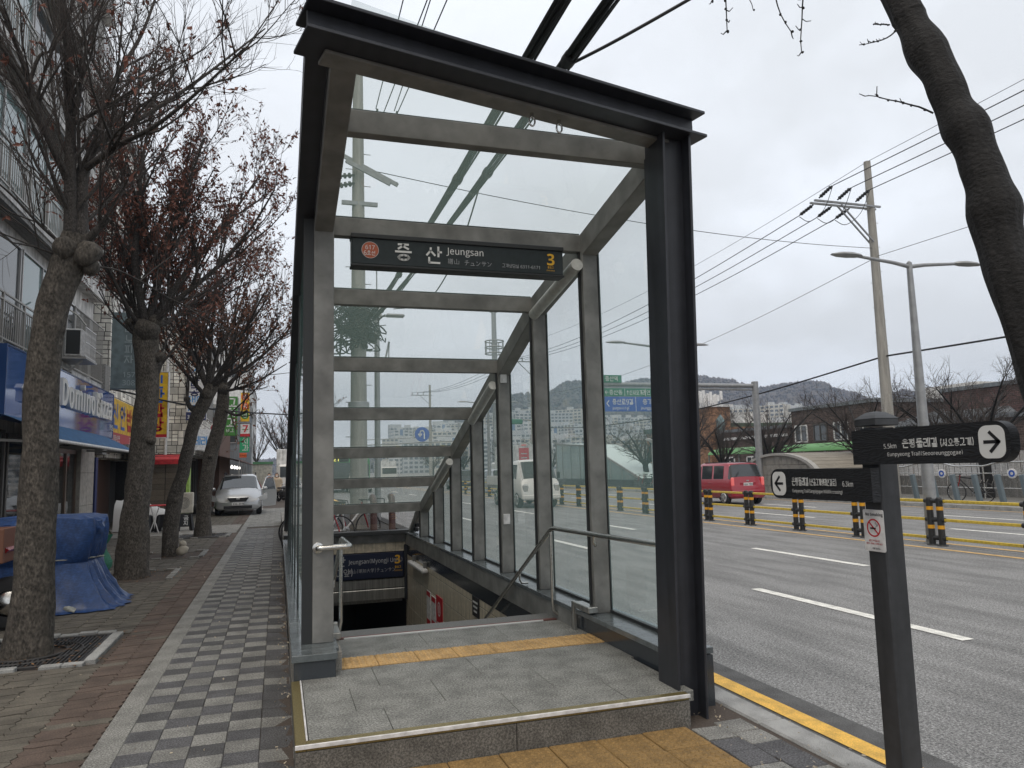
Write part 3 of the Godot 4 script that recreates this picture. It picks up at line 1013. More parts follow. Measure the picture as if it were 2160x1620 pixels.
	for j in 4:
		for i in 8:
			var o := part(walk, "warning_paver", tmesh, M.tactile_old)
			o.position = V(2.39 - 0.147 - 0.298 * i, rr(-0.004, 0.002), -4.2 + 0.152 + 0.298 * j)
			o.rotation = V(rr(-0.006, 0.006), 0, rr(-0.006, 0.006))
	# grey blocks beside them, up to the kerb
	var km := MB.new()
	km.cbox(V(0, -0.03, 0), V(0.195, 0.06, 0.19), 0.004)
	var kmesh := km.mesh()
	for j in 12:
		for i in 2:
			var o := part(walk, "paver", kmesh, M.paver_light if (i + j * 3) % 4 < 2 else (M.granite_kerb if (i * 2 + j) % 3 == 0 else M.paver_dark))
			o.position = V(2.5 + 0.2 * i + rr(-0.004, 0.004), rr(-0.008, 0.0), -4.05 + 0.198 * j - (0.07 if i else 0.0))
			o.rotation = V(rr(-0.02, 0.02), rr(-0.03, 0.03), rr(-0.02, 0.02))
	# grit and fallen bits along the base of the entrance and over the paving
	var lm := MB.new()
	lm.quad(V(-0.011, 0.002, 0.004), V(0.006, 0.0035, 0.006), V(0.011, 0.002, -0.003), V(-0.005, 0.004, -0.005))
	var xs := []
	for i in 420:
		var p := V(rr(0.0, 0.11), 0.003, rr(-14.5, -4.2))
		if i > 260:
			p = V(rr(-2.6, 0.0), 0.004, rr(-20.0, -4.4))
		elif i > 180:
			p = V(rr(2.45, 3.05), 0.006, rr(-4.5, -3.2))
		xs.append(Transform3D(Basis(V(rr(-1, 1), 1, rr(-1, 1)).normalized(), rr(0, TAU)).scaled(Vector3.ONE * rr(0.35, 1.3)), p))
	scatter(walk, "litter", lm.mesh(), M.pale_litter, xs)

func roof_y(z: float) -> float:
	return 3.40 + (z + 7.27) * (0.19 if z > -7.27 else 0.362)

func entrance() -> void:
	var e := thing("subway_entrance", "wedge shaped grey steel and glass canopy over the stairs down to the subway", "subway entrance")
	# --- landing of granite slabs ---
	var plat := MB.new()
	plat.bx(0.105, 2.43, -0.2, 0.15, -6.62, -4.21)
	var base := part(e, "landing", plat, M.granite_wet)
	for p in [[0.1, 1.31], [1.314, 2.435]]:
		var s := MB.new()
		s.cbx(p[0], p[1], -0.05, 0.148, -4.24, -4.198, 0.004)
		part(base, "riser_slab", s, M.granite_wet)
	var rows := [
		[-4.26, -4.66, [0.17, 0.62, 1.36, 2.05, 2.50]], [-4.66, -5.14, [0.17, 0.46, 1.00, 1.72, 2.50]], [-5.14, -5.64, [0.17, 0.66, 1.36, 1.98, 2.53]],
		[-5.97, -6.12, [0.42, 0.98, 1.58, 2.54]], [-6.12, -6.62, [0.42, 1.18, 1.86, 2.56]], [-5.64, -5.97, [0.3, 0.42]],
	]
	for r in rows:
		for i in r[2].size() - 1:
			var s := MB.new()
			s.cbx(r[2][i] + 0.0015, r[2][i + 1] - 0.0015, 0.12, 0.184 + rr(-0.0008, 0.0008), r[1] + 0.0015, r[0] - 0.0015, 0.002)
			part(base, "floor_slab", s, M.granite)
	for i in 7:
		var s := MB.new()
		s.cbx(0.424 + 0.302 * i, 0.722 + 0.302 * i, 0.1, 0.187, -5.968, -5.664, 0.003)
		for a in 6:
			for b in 6:
				s.lathe([Vector2(0.0165, 0.187), Vector2(0.0145, 0.1925), Vector2(0.008, 0.1935), Vector2(0.0, 0.1937)], Transform3D(Basis(), V(0.448 + 0.302 * i + 0.05 * a, 0, -5.94 + 0.0497 * b)), 8)
		part(base, "warning_tile", s, M.tactile)
	# brass edge with its steel line
	var br := MB.new()
	br.cbx(0.1, 0.155, 0.15, 0.185, -5.46, -4.2, 0.003)
	br.cbx(0.1555, 2.433, 0.15, 0.185, -4.262, -4.2, 0.003)
	part(base, "brass_edge", br, M.brass)
	var st := MB.new()
	st.cbx(0.156, 0.166, 0.16, 0.1872, -5.46, -4.264, 0.001)
	st.cbx(0.098, 2.435, 0.165, 0.1875, -4.199, -4.188, 0.002)
	part(base, "steel_edge", st, M.white_plate)
	# --- stairs ---
	for i in 30:
		var s := MB.new()
		var z := -6.66 - 0.3 * i
		var y := 0.184 - 0.158 * i
		s.bx(0.45, 2.53, y - 0.6, y, z - 0.3, z)
		var o := part(e, "stair_step", s, M.tread)
		var nz := MB.new()
		nz.cbx(0.47, 2.5, y - 0.012, y + 0.004, z - 0.045, z + 0.004, 0.002)
		part(o, "nosing", nz, M.nosing_red)
		if i == 0:
			var wz := MB.new()
			wz.cbx(0.55, 2.36, y - 0.012, y + 0.006, z + 0.005, z + 0.02, 0.002)
			part(o, "white_strip", wz, M.white_print)
	# --- well: side walls, the wall with the second sign, the passage below ---
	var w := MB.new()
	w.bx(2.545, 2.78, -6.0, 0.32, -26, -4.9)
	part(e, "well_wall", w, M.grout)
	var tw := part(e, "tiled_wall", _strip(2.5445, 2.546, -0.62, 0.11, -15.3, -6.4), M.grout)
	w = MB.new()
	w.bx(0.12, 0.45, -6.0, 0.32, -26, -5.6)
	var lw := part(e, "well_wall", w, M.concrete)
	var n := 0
	for j in 16:
		for i in 46:
			var z1 := -6.3 - 0.2 * i
			var y1 := 0.1 - 0.3 * j
			var stair_y := 0.184 - (-(z1 - 0.2) - 6.66) * 0.527
			if y1 < stair_y - 0.1 or (j > 7 and i < 30):
				continue
			if n > 296:
				break
			n += 1
			var s := MB.new()
			s.cbx(2.532 + rr(-0.0008, 0.0008), 2.544, y1 - 0.289, y1, z1 - 0.188, z1, 0.002)
			part(tw, "tile", s, M.tile)
	w = MB.new()
	w.bx(2.5, 2.545, 0.105, 0.325, -15.3, -6.3)
	w.bx(0.45, 2.5, 0.155, 0.325, -15.4, -15.33)
	part(e, "sill_fascia", w, M.steel_grey)
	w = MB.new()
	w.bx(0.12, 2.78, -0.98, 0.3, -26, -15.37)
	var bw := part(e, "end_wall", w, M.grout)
	for i in 10:
		var s := MB.new()
		s.cbx(0.46 + 0.205 * i, 0.66 + 0.205 * i, -0.03, 0.15, -15.368, -15.355, 0.002)
		part(bw, "tile", s, M.tile)
	for p in [[-0.745, -0.56], [-0.975, -0.757]]:
		var s := MB.new()
		s.cbx(0.46, 2.5, p[0], p[1], -15.368, -15.32, 0.012)
		part(bw, "metal_fascia", s, M.brushed)
	var ps := MB.new()
	ps.cbx(2.47, 2.545, -1.0, 0.1, -15.365, -15.29, 0.006)
	part(bw, "corner_post", ps, M.steel_dark)
	w = MB.new()
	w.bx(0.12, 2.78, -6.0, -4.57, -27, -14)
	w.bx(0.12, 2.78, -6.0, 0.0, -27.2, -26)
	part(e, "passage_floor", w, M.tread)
	for i in 6:
		var s := MB.new()
		s.cbx(0.47, 2.52, -1.12 - 0.1 * (i % 2), -0.99, -16.1 - 1.2 * i, -15.9 - 1.2 * i, 0.006)
		part(e, "ceiling_strip", s, M.brushed)
	# --- low walls and sills ---
	var lwall := MB.new()
	lwall.bx(0.125, 0.40, -0.1, 0.30, -14.9, -5.6)
	part(e, "low_wall", lwall, M.granite_dark)
	for i in 9:
		var s := MB.new()
		var z := -5.62 - 1.03 * i
		s.cbx(0.10, 0.43, 0.302, 0.35, z - 1.026, z, 0.004)
		part(e, "sill_slab", s, M.granite_sill)
	var bl := MB.new()
	bl.cbx(0.117, 0.399, 0.1, 0.302, -5.6, -5.47, 0.004)
	part(e, "end_block", bl, M.granite_dark)
	bl = MB.new()
	bl.cbx(0.10, 0.41, 0.3025, 0.351, -5.619, -5.455, 0.004)
	part(e, "end_cap", bl, M.granite_sill)
	lwall = MB.new()
	lwall.bx(2.53, 2.80, -0.1, 0.315, -15.3, -4.5)
	part(e, "low_wall", lwall, M.granite_dark)
	for i in 11:
		var s := MB.new()
		var z := -4.52 - 1.0 * i
		s.cbx(2.49, 2.82, 0.318, 0.36, maxf(z - 0.997, -15.35), z, 0.004)
		part(e, "sill_slab", s, M.granite_sill)
	# --- grey frame: posts, rafters, sloping side beams ---
	var zs := [-5.91, -7.27, -8.6, -9.92, -11.25, -12.56, -13.9]
	for k in zs.size():
		var z: float = zs[k]
		var top := roof_y(z) - 0.02
		var s := MB.new()
		s.cbx(2.555, 2.70, 0.36, top, z - 0.045, z + 0.03, 0.005)
		part(e, "side_post", s, M.steel_grey)
		s = MB.new()
		s.cbx(0.25, 0.405, 0.35, top, z - 0.055 + (0.09 if k == 0 else 0.0), z + 0.03 + (0.09 if k == 0 else 0.0), 0.005)
		part(e, "side_post", s, M.steel_grey)
		for x in [2.545, 0.205]:
			var gk := MB.new()
			if x > 1.0:
				gk.bx(2.702, 2.716, 0.36, top + 0.02, z - 0.05, z + 0.035)
				gk.bx(2.535, 2.5545, 0.36, top - 0.1, z - 0.04, z - 0.015)
			else:
				gk.bx(0.176, 0.2485, 0.35, top + 0.02, z - 0.05 + (0.09 if k == 0 else 0.0), z + 0.03 + (0.09 if k == 0 else 0.0))
			part(e, "glazing_strip", gk, M.gasket)
	var rz := [-4.57]
	rz.append_array(zs)
	for z in rz:
		var y := roof_y(z)
		var s := MB.new()
		var ang := atan(0.19 if z > -7.2 else 0.362)
		var b := Basis(V(1, 0, 0), -ang * 0.0)
		s.cbox(V(1.48, y - 0.085, z - 0.045), V(2.16, 0.155, 0.085), 0.004, b)
		part(e, "rafter", s, M.steel_grey)
		s = MB.new()
		s.bx(0.40, 2.56, y - 0.005, y + 0.012, z - 0.06, z - 0.03)
		part(e, "glazing_strip", s, M.gasket)
	var segs := [[-3.86, -7.27], [-7.27, -14.55]]
	for sg in segs:
		for x in [2.628, 0.327]:
			var s := MB.new()
			s.beam(V(x, roof_y(sg[0]) - 0.1, sg[0] if x < 1.0 else minf(sg[0], -4.3)) if x < 1.0 or sg[0] < -5 else V(x, roof_y(-4.35) - 0.1, -4.35), V(x, roof_y(sg[1]) - 0.1, sg[1]), 0.145, 0.2, Vector3.UP, 0.005)
			part(e, "side_beam", s, M.steel_grey)
	# --- dark steel: outer left beam, front H-beam, right H-column ---
	var d := MB.new()
	var off := 0.02
	for sg in [[-3.62, -7.27], [-7.27, -15.0]]:
		var a := V(0.185, roof_y(sg[0]) + off, sg[0])
		var b := V(0.185, roof_y(sg[1]) + off, sg[1])
		d.beam(a, b, 0.125, 0.25)
	part(e, "outer_beam", d, M.steel_dark)
	var fa := V(0.118, 3.80, -3.53)
	var fb := V(2.74, 3.80, -4.12)
	var dx := (fb - fa).normalized()
	var dz := V(dx.z, 0, -dx.x) * -1.0
	dz = dx.cross(Vector3.UP).normalized() * 1.0
	# dz points towards the street front
	if dz.z < 0:
		dz = -dz
	var fr := Basis(dx, Vector3.UP, dz)
	var mid := (fa + fb) * 0.5
	var ln := fa.distance_to(fb)
	d = MB.new()
	d.cbox(mid - dz * 0.14 + V(0, -0.010, 0), V(ln, 0.02, 0.28), 0.003, fr)
	d.cbox(mid - dz * 0.14 + V(0, 0.150, 0), V(ln - 0.02, 0.02, 0.28), 0.003, fr)
	d.cbox(mid - dz * 0.115 + V(0, 0.07, 0), V(ln - 0.05, 0.139, 0.014), 0.002, fr)
	part(e, "front_beam", d, M.steel_dark)
	d = MB.new()
	d.cbox(mid - dz * 0.217 + V(0, -0.032, 0) + dx * -0.03, V(ln - 0.32, 0.022, 0.135), 0.003, fr)
	d.cbox(mid - dz * 0.217 + V(0, 0.06, 0) + dx * -0.03, V(ln - 0.32, 0.158, 0.08), 0.003, fr)
	part(e, "soffit_beam", d, M.steel_grey)
	for k in 2:
		var hk := MB.new()
		var p := fa + dx * (1.43 + 0.2 * k) - dz * 0.22 + V(0, -0.04, 0)
		hk.rod(p, p + V(0, -0.03, 0), 0.012)
		var ring := PackedVector3Array()
		for i in 17:
			ring.append(p + V(0, -0.055, 0) + V(cos(TAU * i / 16.0) * 0.018, sin(TAU * i / 16.0) * 0.03, 0))
		hk.tube(ring, R1([0.006]), 6, false)
		part(e, "eye_bolt", hk, M.stainless)
	# column: web faces the street, flanges to both sides; it leans a touch forward
	var ca := V(0, -0.1, -4.29)
	var cb := V(0, 3.79, -4.125)
	d = MB.new()
	for x in [2.605, 2.41]:
		d.beam(V(x, ca.y, ca.z - 0.125), V(x, cb.y, cb.z - 0.125), 0.018, 0.25, V(0, 0, 1), 0.003)
	d.beam(V(2.51, ca.y, ca.z - 0.10), V(2.51, cb.y, cb.z - 0.10), 0.178, 0.012, V(0, 0, 1))
	part(e, "front_column", d, M.steel_dark)
	d = MB.new()
	d.beam(V(2.50, 0.1, -4.53), V(2.50, 3.72, -4.40), 0.15, 0.08, V(0, 0, 1), 0.004)
	d.beam(V(2.61, 0.3, -4.62), V(2.61, 3.72, -4.5), 0.12, 0.1, V(0, 0, 1), 0.004)
	part(e, "front_jamb", d, M.gasket)
	# --- glass ---
	var pane := func(called: String, a: Vector3, b: Vector3, c2: Vector3, d2: Vector3, m: Material) -> void:
		var q := MB.new()
		q.quad(a, b, c2, d2)
		part(e, called, q, m)
	var fz := [-4.66]
	fz.append_array(zs)
	for k in fz.size() - 1:
		var z0: float = fz[k] - 0.05
		var z1: float = fz[k + 1] + 0.035
		var y0 := roof_y(z0) - 0.12
		var y1 := roof_y(z1) - 0.12
		pane.call("glass_pane", V(2.708, 0.372, z0), V(2.708, 0.372, z1), V(2.708, y1, z1), V(2.708, y0, z0), M.glass_side)
		if k > 0:
			pane.call("glass_pane", V(0.185, 0.362, z1), V(0.185, 0.362, z0), V(0.185, y0, z0), V(0.185, y1, z1), M.glass_side)
		var fr2 := MB.new()
		fr2.bx(2.69, 2.725, 0.36, 0.385, z1, z0)
		part(e, "glazing_strip", fr2, M.gasket)
	var gz := [-3.72]
	gz.append_array(rz)
	gz.append(-14.5)
	for k in gz.size() - 1:
		var z0: float = gz[k]
		var z1: float = gz[k + 1]
		pane.call("roof_pane", V(0.35, roof_y(z0) + 0.014, z0), V(2.62 if k else 2.5, roof_y(z0 if k else z0 - 0.55) + 0.014, z0 if k else z0 - 0.55), V(2.62, roof_y(z1) + 0.014, z1), V(0.35, roof_y(z1) + 0.014, z1), M.glass_roof)
	# rear: leaning window between two posts
	var r0 := V(0, 0.36, -15.2)
	var r1 := V(0, 0.98, -14.0)
	for x in [2.60, 0.33]:
		d = MB.new()
		d.beam(V(x, r0.y, r0.z), V(x, r1.y, r1.z), 0.09, 0.09, V(0, 0, 1), 0.004)
		part(e, "rear_post", d, M.steel_grey)
	d = MB.new()
	d.cbx(0.3, 2.64, 0.87, 0.97, -14.18, -14.05, 0.004)
	part(e, "rear_rail", d, M.steel_grey)
	d = MB.new()
	d.cbx(0.12, 2.7, 0.325, 0.40, -15.42, -15.2, 0.004)
	part(e, "rear_sill", d, M.gasket)
	pane.call("rear_pane", V(0.3, 0.40, -15.17), V(2.6, 0.40, -15.17), V(2.6, 0.94, -14.1), V(0.3, 0.94, -14.1), M.glass_clear)
	d = MB.new()
	for i in 6:
		d.cbox(V(2.65, 0.42 + 0.1 * i, -14.9 + 0.13 * i), V(0.1, 0.085, 0.1), 0.02)
	part(e, "cable_bundle", d, M.rubber)
	# --- handrails ---
	var h := MB.new()
	h.tube(P3([V(2.50, 1.062, -4.40), V(2.48, 1.062, -4.40), V(2.455, 1.06, -4.43), V(2.45, 1.06, -4.48), V(2.45, 1.03, -6.52), V(2.45, 1.02, -6.60), V(2.45, 0.985, -6.67), V(2.45, -3.2, -14.7)]), R1([0.021]), 10)
	h.lathe([Vector2(0, 0), Vector2(0.042, 0), Vector2(0.04, 0.012), Vector2(0, 0.014)], Transform3D(Basis(V(0, 0, 1), PI * 0.5), V(2.505, 1.062, -4.40)), 16)
	var hr := part(e, "handrail", h, M.stainless)
	var sp := MB.new()
	sp.tube(P3([V(2.45, 0.99, -6.62), V(2.45, 0.35, -6.62), V(2.46, 0.27, -6.62), V(2.50, 0.235, -6.62), V(2.54, 0.23, -6.62)]), R1([0.017]), 8)
	part(hr, "rail_leg", sp, M.stainless)
	for z in [-7.6, -9.2, -10.8, -12.4, -14.0]:
		var y: float = 0.985 - (-6.67 - z) * 0.521
		var s2 := MB.new()
		s2.tube(P3([V(2.45, y - 0.02, z), V(2.45, y - 0.08, z), V(2.47, y - 0.115, z), V(2.54, y - 0.12, z)]), R1([0.012]), 8)
		part(hr, "rail_bracket", s2, M.stainless)
	var hb := MB.new()
	hb.tube(P3([V(2.45, 1.045, -5.62), V(2.45, 0.98, -5.62), V(2.48, 0.95, -5.66), V(2.53, 0.95, -5.78), V(2.56, 0.95, -5.84)]), R1([0.012]), 8)
	part(hr, "rail_bracket", hb, M.stainless)
	h = MB.new()
	h.tube(P3([V(0.29, 1.041, -5.80), V(0.29, 1.041, -5.765), V(0.31, 1.041, -5.75), V(0.49, 1.045, -5.75), V(0.515, 1.045, -5.76), V(0.522, 1.044, -5.79), V(0.522, 1.035, -6.5), V(0.522, 1.02, -6.58), V(0.522, 0.985, -6.66), V(0.522, -3.2, -14.7)]), R1([0.021]), 10)
	h.lathe([Vector2(0, 0), Vector2(0.042, 0), Vector2(0.04, 0.012), Vector2(0, 0.014)], Transform3D(Basis(V(1, 0, 0), PI * 0.5), V(0.29, 1.041, -5.79)), 16)
	hr = part(e, "handrail", h, M.stainless)
	sp = MB.new()
	sp.tube(P3([V(0.522, 1.0, -6.62), V(0.522, 0.34, -6.62), V(0.51, 0.27, -6.62), V(0.47, 0.235, -6.62), V(0.43, 0.23, -6.62)]), R1([0.017]), 8)
	part(hr, "rail_leg", sp, M.stainless)
	for z in [-7.4, -9.2, -11.0]:
		var y: float = 0.985 - (-6.66 - z) * 0.521
		var s2 := MB.new()
		s2.tube(P3([V(0.522, y - 0.02, z), V(0.522, y - 0.08, z), V(0.5, y - 0.115, z), V(0.45, y - 0.12, z)]), R1([0.012]), 8)
		part(hr, "rail_bracket", s2, M.stainless)
	# stop plate for flood boards
	d = MB.new()
	d.cbx(2.47, 2.50, 0.184, 0.425, -6.21, -6.16, 0.004)
	d.cbx(2.47, 2.56, 0.375, 0.425, -6.16, -5.83, 0.006)
	part(e, "flood_board_guide", d, M.brushed)
	d = MB.new()
	d.cbx(0.43, 0.47, 0.184, 0.40, -6.3, -6.25, 0.004)
	d.cbx(0.40, 0.47, 0.33, 0.38, -6.25, -5.95, 0.006)
	part(e, "flood_board_guide", d, M.brushed)
	# small fittings on posts and panes
	d = MB.new()
	d.cbx(2.575, 2.655, 2.63, 2.77, -8.57, -8.545, 0.004)
	part(e, "white_box", d, M.white_plate)
	d = MB.new()
	d.cbx(2.575, 2.655, 0.93, 1.05, -8.57, -8.55, 0.004)
	part(e, "white_box", d, M.white_plate)
	for z in [-11.8, -10.5]:
		var rg := MB.new()
		var pts := PackedVector3Array()
		for i in 17:
			pts.append(V(2.69, 1.08 + sin(TAU * i / 16.0) * 0.04, z + cos(TAU * i / 16.0) * 0.04))
		rg.tube(pts, R1([0.008]), 6, false)
		part(e, "ring_pull", rg, M.gasket)
	# posters along the tiles
	for p in [[-13.2, -12.86, -1.1, -0.50, "white_plate"], [-12.78, -12.42, -1.05, -0.53, "white_plate"], [-12.38, -11.9, -1.0, -0.46, "red_print"]]:
		var q := MB.new()
		q.cbx(2.52, 2.533, p[2], p[3], p[0], p[1], 0.002)
		var po := part(e, "poster", q, M[p[4]])
		var k := MB.new()
		if p[4] == "red_print":
			for i in 24:
				var a := TAU * i / 24.0
				var b2 := TAU * (i + 1) / 24.0
				var cc := V(2.5185, -0.66, -12.14)
				k.quad(cc + V(0, sin(a), cos(a)) * 0.09, cc + V(0, sin(b2), cos(b2)) * 0.09, cc + V(0, sin(b2), cos(b2)) * 0.115, cc + V(0, sin(a), cos(a)) * 0.115)
			k.box(V(2.5185, -0.66, -12.14), V(0.001, 0.12, 0.05))
			k.box(V(2.5185, -0.9, -12.14), V(0.001, 0.05, 0.3))
			part(po, "print", k, M.white_print)
		else:
			k.box(V(2.5185, p[2] + 0.06, (p[0] + p[1]) * 0.5), V(0.001, 0.12, p[1] - p[0] - 0.02))
			k.box(V(2.5185, p[3] - 0.05, (p[0] + p[1]) * 0.5), V(0.001, 0.08, p[1] - p[0] - 0.02))
			part(po, "print", k, M.red_print)
	var q := MB.new()
	q.cbx(2.52, 2.534, -0.36, -0.1, -9.95, -9.6, 0.002)
	var po := part(e, "poster", q, M.black_print)
	q = MB.new()
	for i in 3:
		q.box(V(2.5185, -0.17 - 0.06 * i, -9.78), V(0.001, 0.025, 0.26 - 0.05 * i))
	part(po, "print", q, M.white_print)
	# faint notice stuck to the first pane
	q = MB.new()
	q.quad(V(2.7, 0.55, -5.24), V(2.7, 0.55, -5.56), V(2.7, 0.79, -5.56), V(2.7, 0.79, -5.24))
	part(e, "film_notice", q, M.film)

	# --- lamps under the sloping beam, emergency lamp, signs: things of their own ---
	var spots := [["long grey tube lamp nearest the front sign on the canopy's sloping beam", -5.87, -7.05], ["grey tube lamp midway down the canopy's sloping beam, above the small white box", -8.63, -9.7], ["lowest grey tube lamp on the sloping beam, near the rear window of the canopy", -11.1, -12.35]]
	for s in spots:
		var lp := thing("tube_lamp", s[0], "lamp", Vector3.ZERO, 0, "tube lamps along the canopy beam")
		var za: float = s[1]
		var zb: float = s[2]
		var a := V(2.5, roof_y(za) - 0.32 + 0.02, za)
		var b := V(2.5, roof_y(zb) - 0.28, zb)
		var k := MB.new()
		k.tube(P3([a, b]), R1([0.056]), 14)
		part(lp, "cover", k, M.lamp_cover)
		k = MB.new()
		for p in [a.lerp(b, 0.12), a.lerp(b, 0.88)]:
			k.box(p + V(0.06, 0.05, 0), V(0.05, 0.1, 0.05))
		part(lp, "clip", k, M.steel_dark)
	var em := thing("emergency_lamp", "white twin emergency lamp fitted to the tiled stair wall", "lamp")
	d = MB.new()
	d.cbox(V(2.46, -0.16, -13.75), V(0.12, 0.07, 1.5), 0.02)
	part(em, "housing", d, M.white_plate)
	d = MB.new()
	for z in [-14.3, -13.2]:
		d.cbox(V(2.5, -0.08, z), V(0.06, 0.12, 0.1), 0.01)
	part(em, "bracket", d, M.steel_grey)

	# hanging front sign
	var sg := thing("station_sign", "long dark green hanging station sign with an orange line disc and a yellow number 3", "sign")
	d = MB.new()
	d.cbx(0.545, 2.36, 3.255, 3.47, -5.97, -5.852, 0.006)
	part(sg, "panel", d, M.sign_green)
	d = MB.new()
	d.cbx(0.54, 2.365, 3.468, 3.505, -5.98, -5.838, 0.004)
	d.cbx(0.54, 2.365, 3.235, 3.254, -5.98, -5.842, 0.004)
	part(sg, "rail", d, M.gasket)
	var z := -5.85
	var X := Vector3.RIGHT
	var Y := Vector3.UP
	d = MB.new()
	for i in 36:
		var a := TAU * i / 36.0
		var b := TAU * (i + 1) / 36.0
		var o := V(0.692, 3.372, z + 0.002)
		d.tri(o, o + V(cos(a), sin(a), 0) * 0.066, o + V(cos(b), sin(b), 0) * 0.066)
	part(sg, "line_disc", d, M.orange_print)
	d = MB.new()
	for i in 36:
		var a := TAU * i / 36.0
		var b := TAU * (i + 1) / 36.0
		var o := V(0.692, 3.372, z + 0.003)
		d.quad(o + V(cos(a), sin(a), 0) * 0.066, o + V(cos(a), sin(a), 0) * 0.0685, o + V(cos(b), sin(b), 0) * 0.0685, o + V(cos(b), sin(b), 0) * 0.066)
	write(d, "617", V(0.650, 3.376, z + 0.005), X, Y, 0.036)
	write(d, "6호선", V(0.638, 3.328, z + 0.005), X, Y, 0.038, 0.10, 0.92)
	write(d, "증", V(0.893, 3.298, z + 0.003), X, Y, 0.146, 0.115, 0.92)
	write(d, "산", V(1.146, 3.290, z + 0.003), X, Y, 0.146, 0.115, 0.92)
	write(d, "Jeungsan", V(1.325, 3.378, z + 0.003), X, Y, 0.058)
	part(sg, "lettering", d, M.white_print)
	d = MB.new()
	write(d, "繒山", V(1.327, 3.294, z + 0.003), X, Y, 0.05, 0.055, 1.0)
	write(d, "チュンサン", V(1.47, 3.29, z + 0.003), X, Y, 0.046, 0.07, 1.0)
	write(d, "고객상담실 ", V(1.80, 3.293, z + 0.003), X, Y, 0.034, 0.08, 0.85)
	write(d, "6311-6171", V(1.963, 3.295, z + 0.003), X, Y, 0.029)
	part(sg, "small_lettering", d, M.grey_print)
	d = MB.new()
	write(d, "3", V(2.205, 3.335, z + 0.003), X, Y, 0.105, 0.1, 1.0, sans_b)
	write(d, "출입구", V(2.212, 3.308, z + 0.003), X, Y, 0.02, 0.12, 0.9)
	write(d, "Entrance", V(2.203, 3.284, z + 0.003), X, Y, 0.014)
	part(sg, "exit_number", d, M.amber_print)
	# second sign, over the passage
	sg = thing("station_sign", "navy station sign above the dark passage at the foot of the stairs", "sign")
	d = MB.new()
	d.cbx(0.47, 2.46, -0.54, -0.045, -15.36, -15.30, 0.008)
	part(sg, "panel", d, M.sign_navy)
	d = MB.new()
	z = -15.298
	write(d, "증 산", V(0.86, -0.27, z), X, Y, 0.19, 0.1, 0.95)
	write(d, "(명지대앞)", V(0.78, -0.47, z), X, Y, 0.15, 0.1, 0.85)
	write(d, "Jeungsan(Myongji Univ.)", V(1.36, -0.235, z), X, Y, 0.085, 0.1, 0.86)
	write(d, "繒山(明知大学)チュンサン", V(1.36, -0.42, z), X, Y, 0.085, 0.06, 0.86)
	part(sg, "lettering", d, M.grey_print)
	d = MB.new()
	write(d, "3", V(2.27, -0.27, z), X, Y, 0.17, 0.1, 1.0, sans_b)
	write(d, "출입구", V(2.275, -0.36, z), X, Y, 0.045, 0.12, 0.9)
	write(d, "Entrance", V(2.27, -0.42, z), X, Y, 0.03)
	part(sg, "exit_number", d, M.amber_print)

func _strip(x0: float, x1: float, y0: float, y1: float, z0: float, z1: float) -> MB:
	var m := MB.new()
	m.bx(x0, x1, y0, y1, z0, z1)
	return m

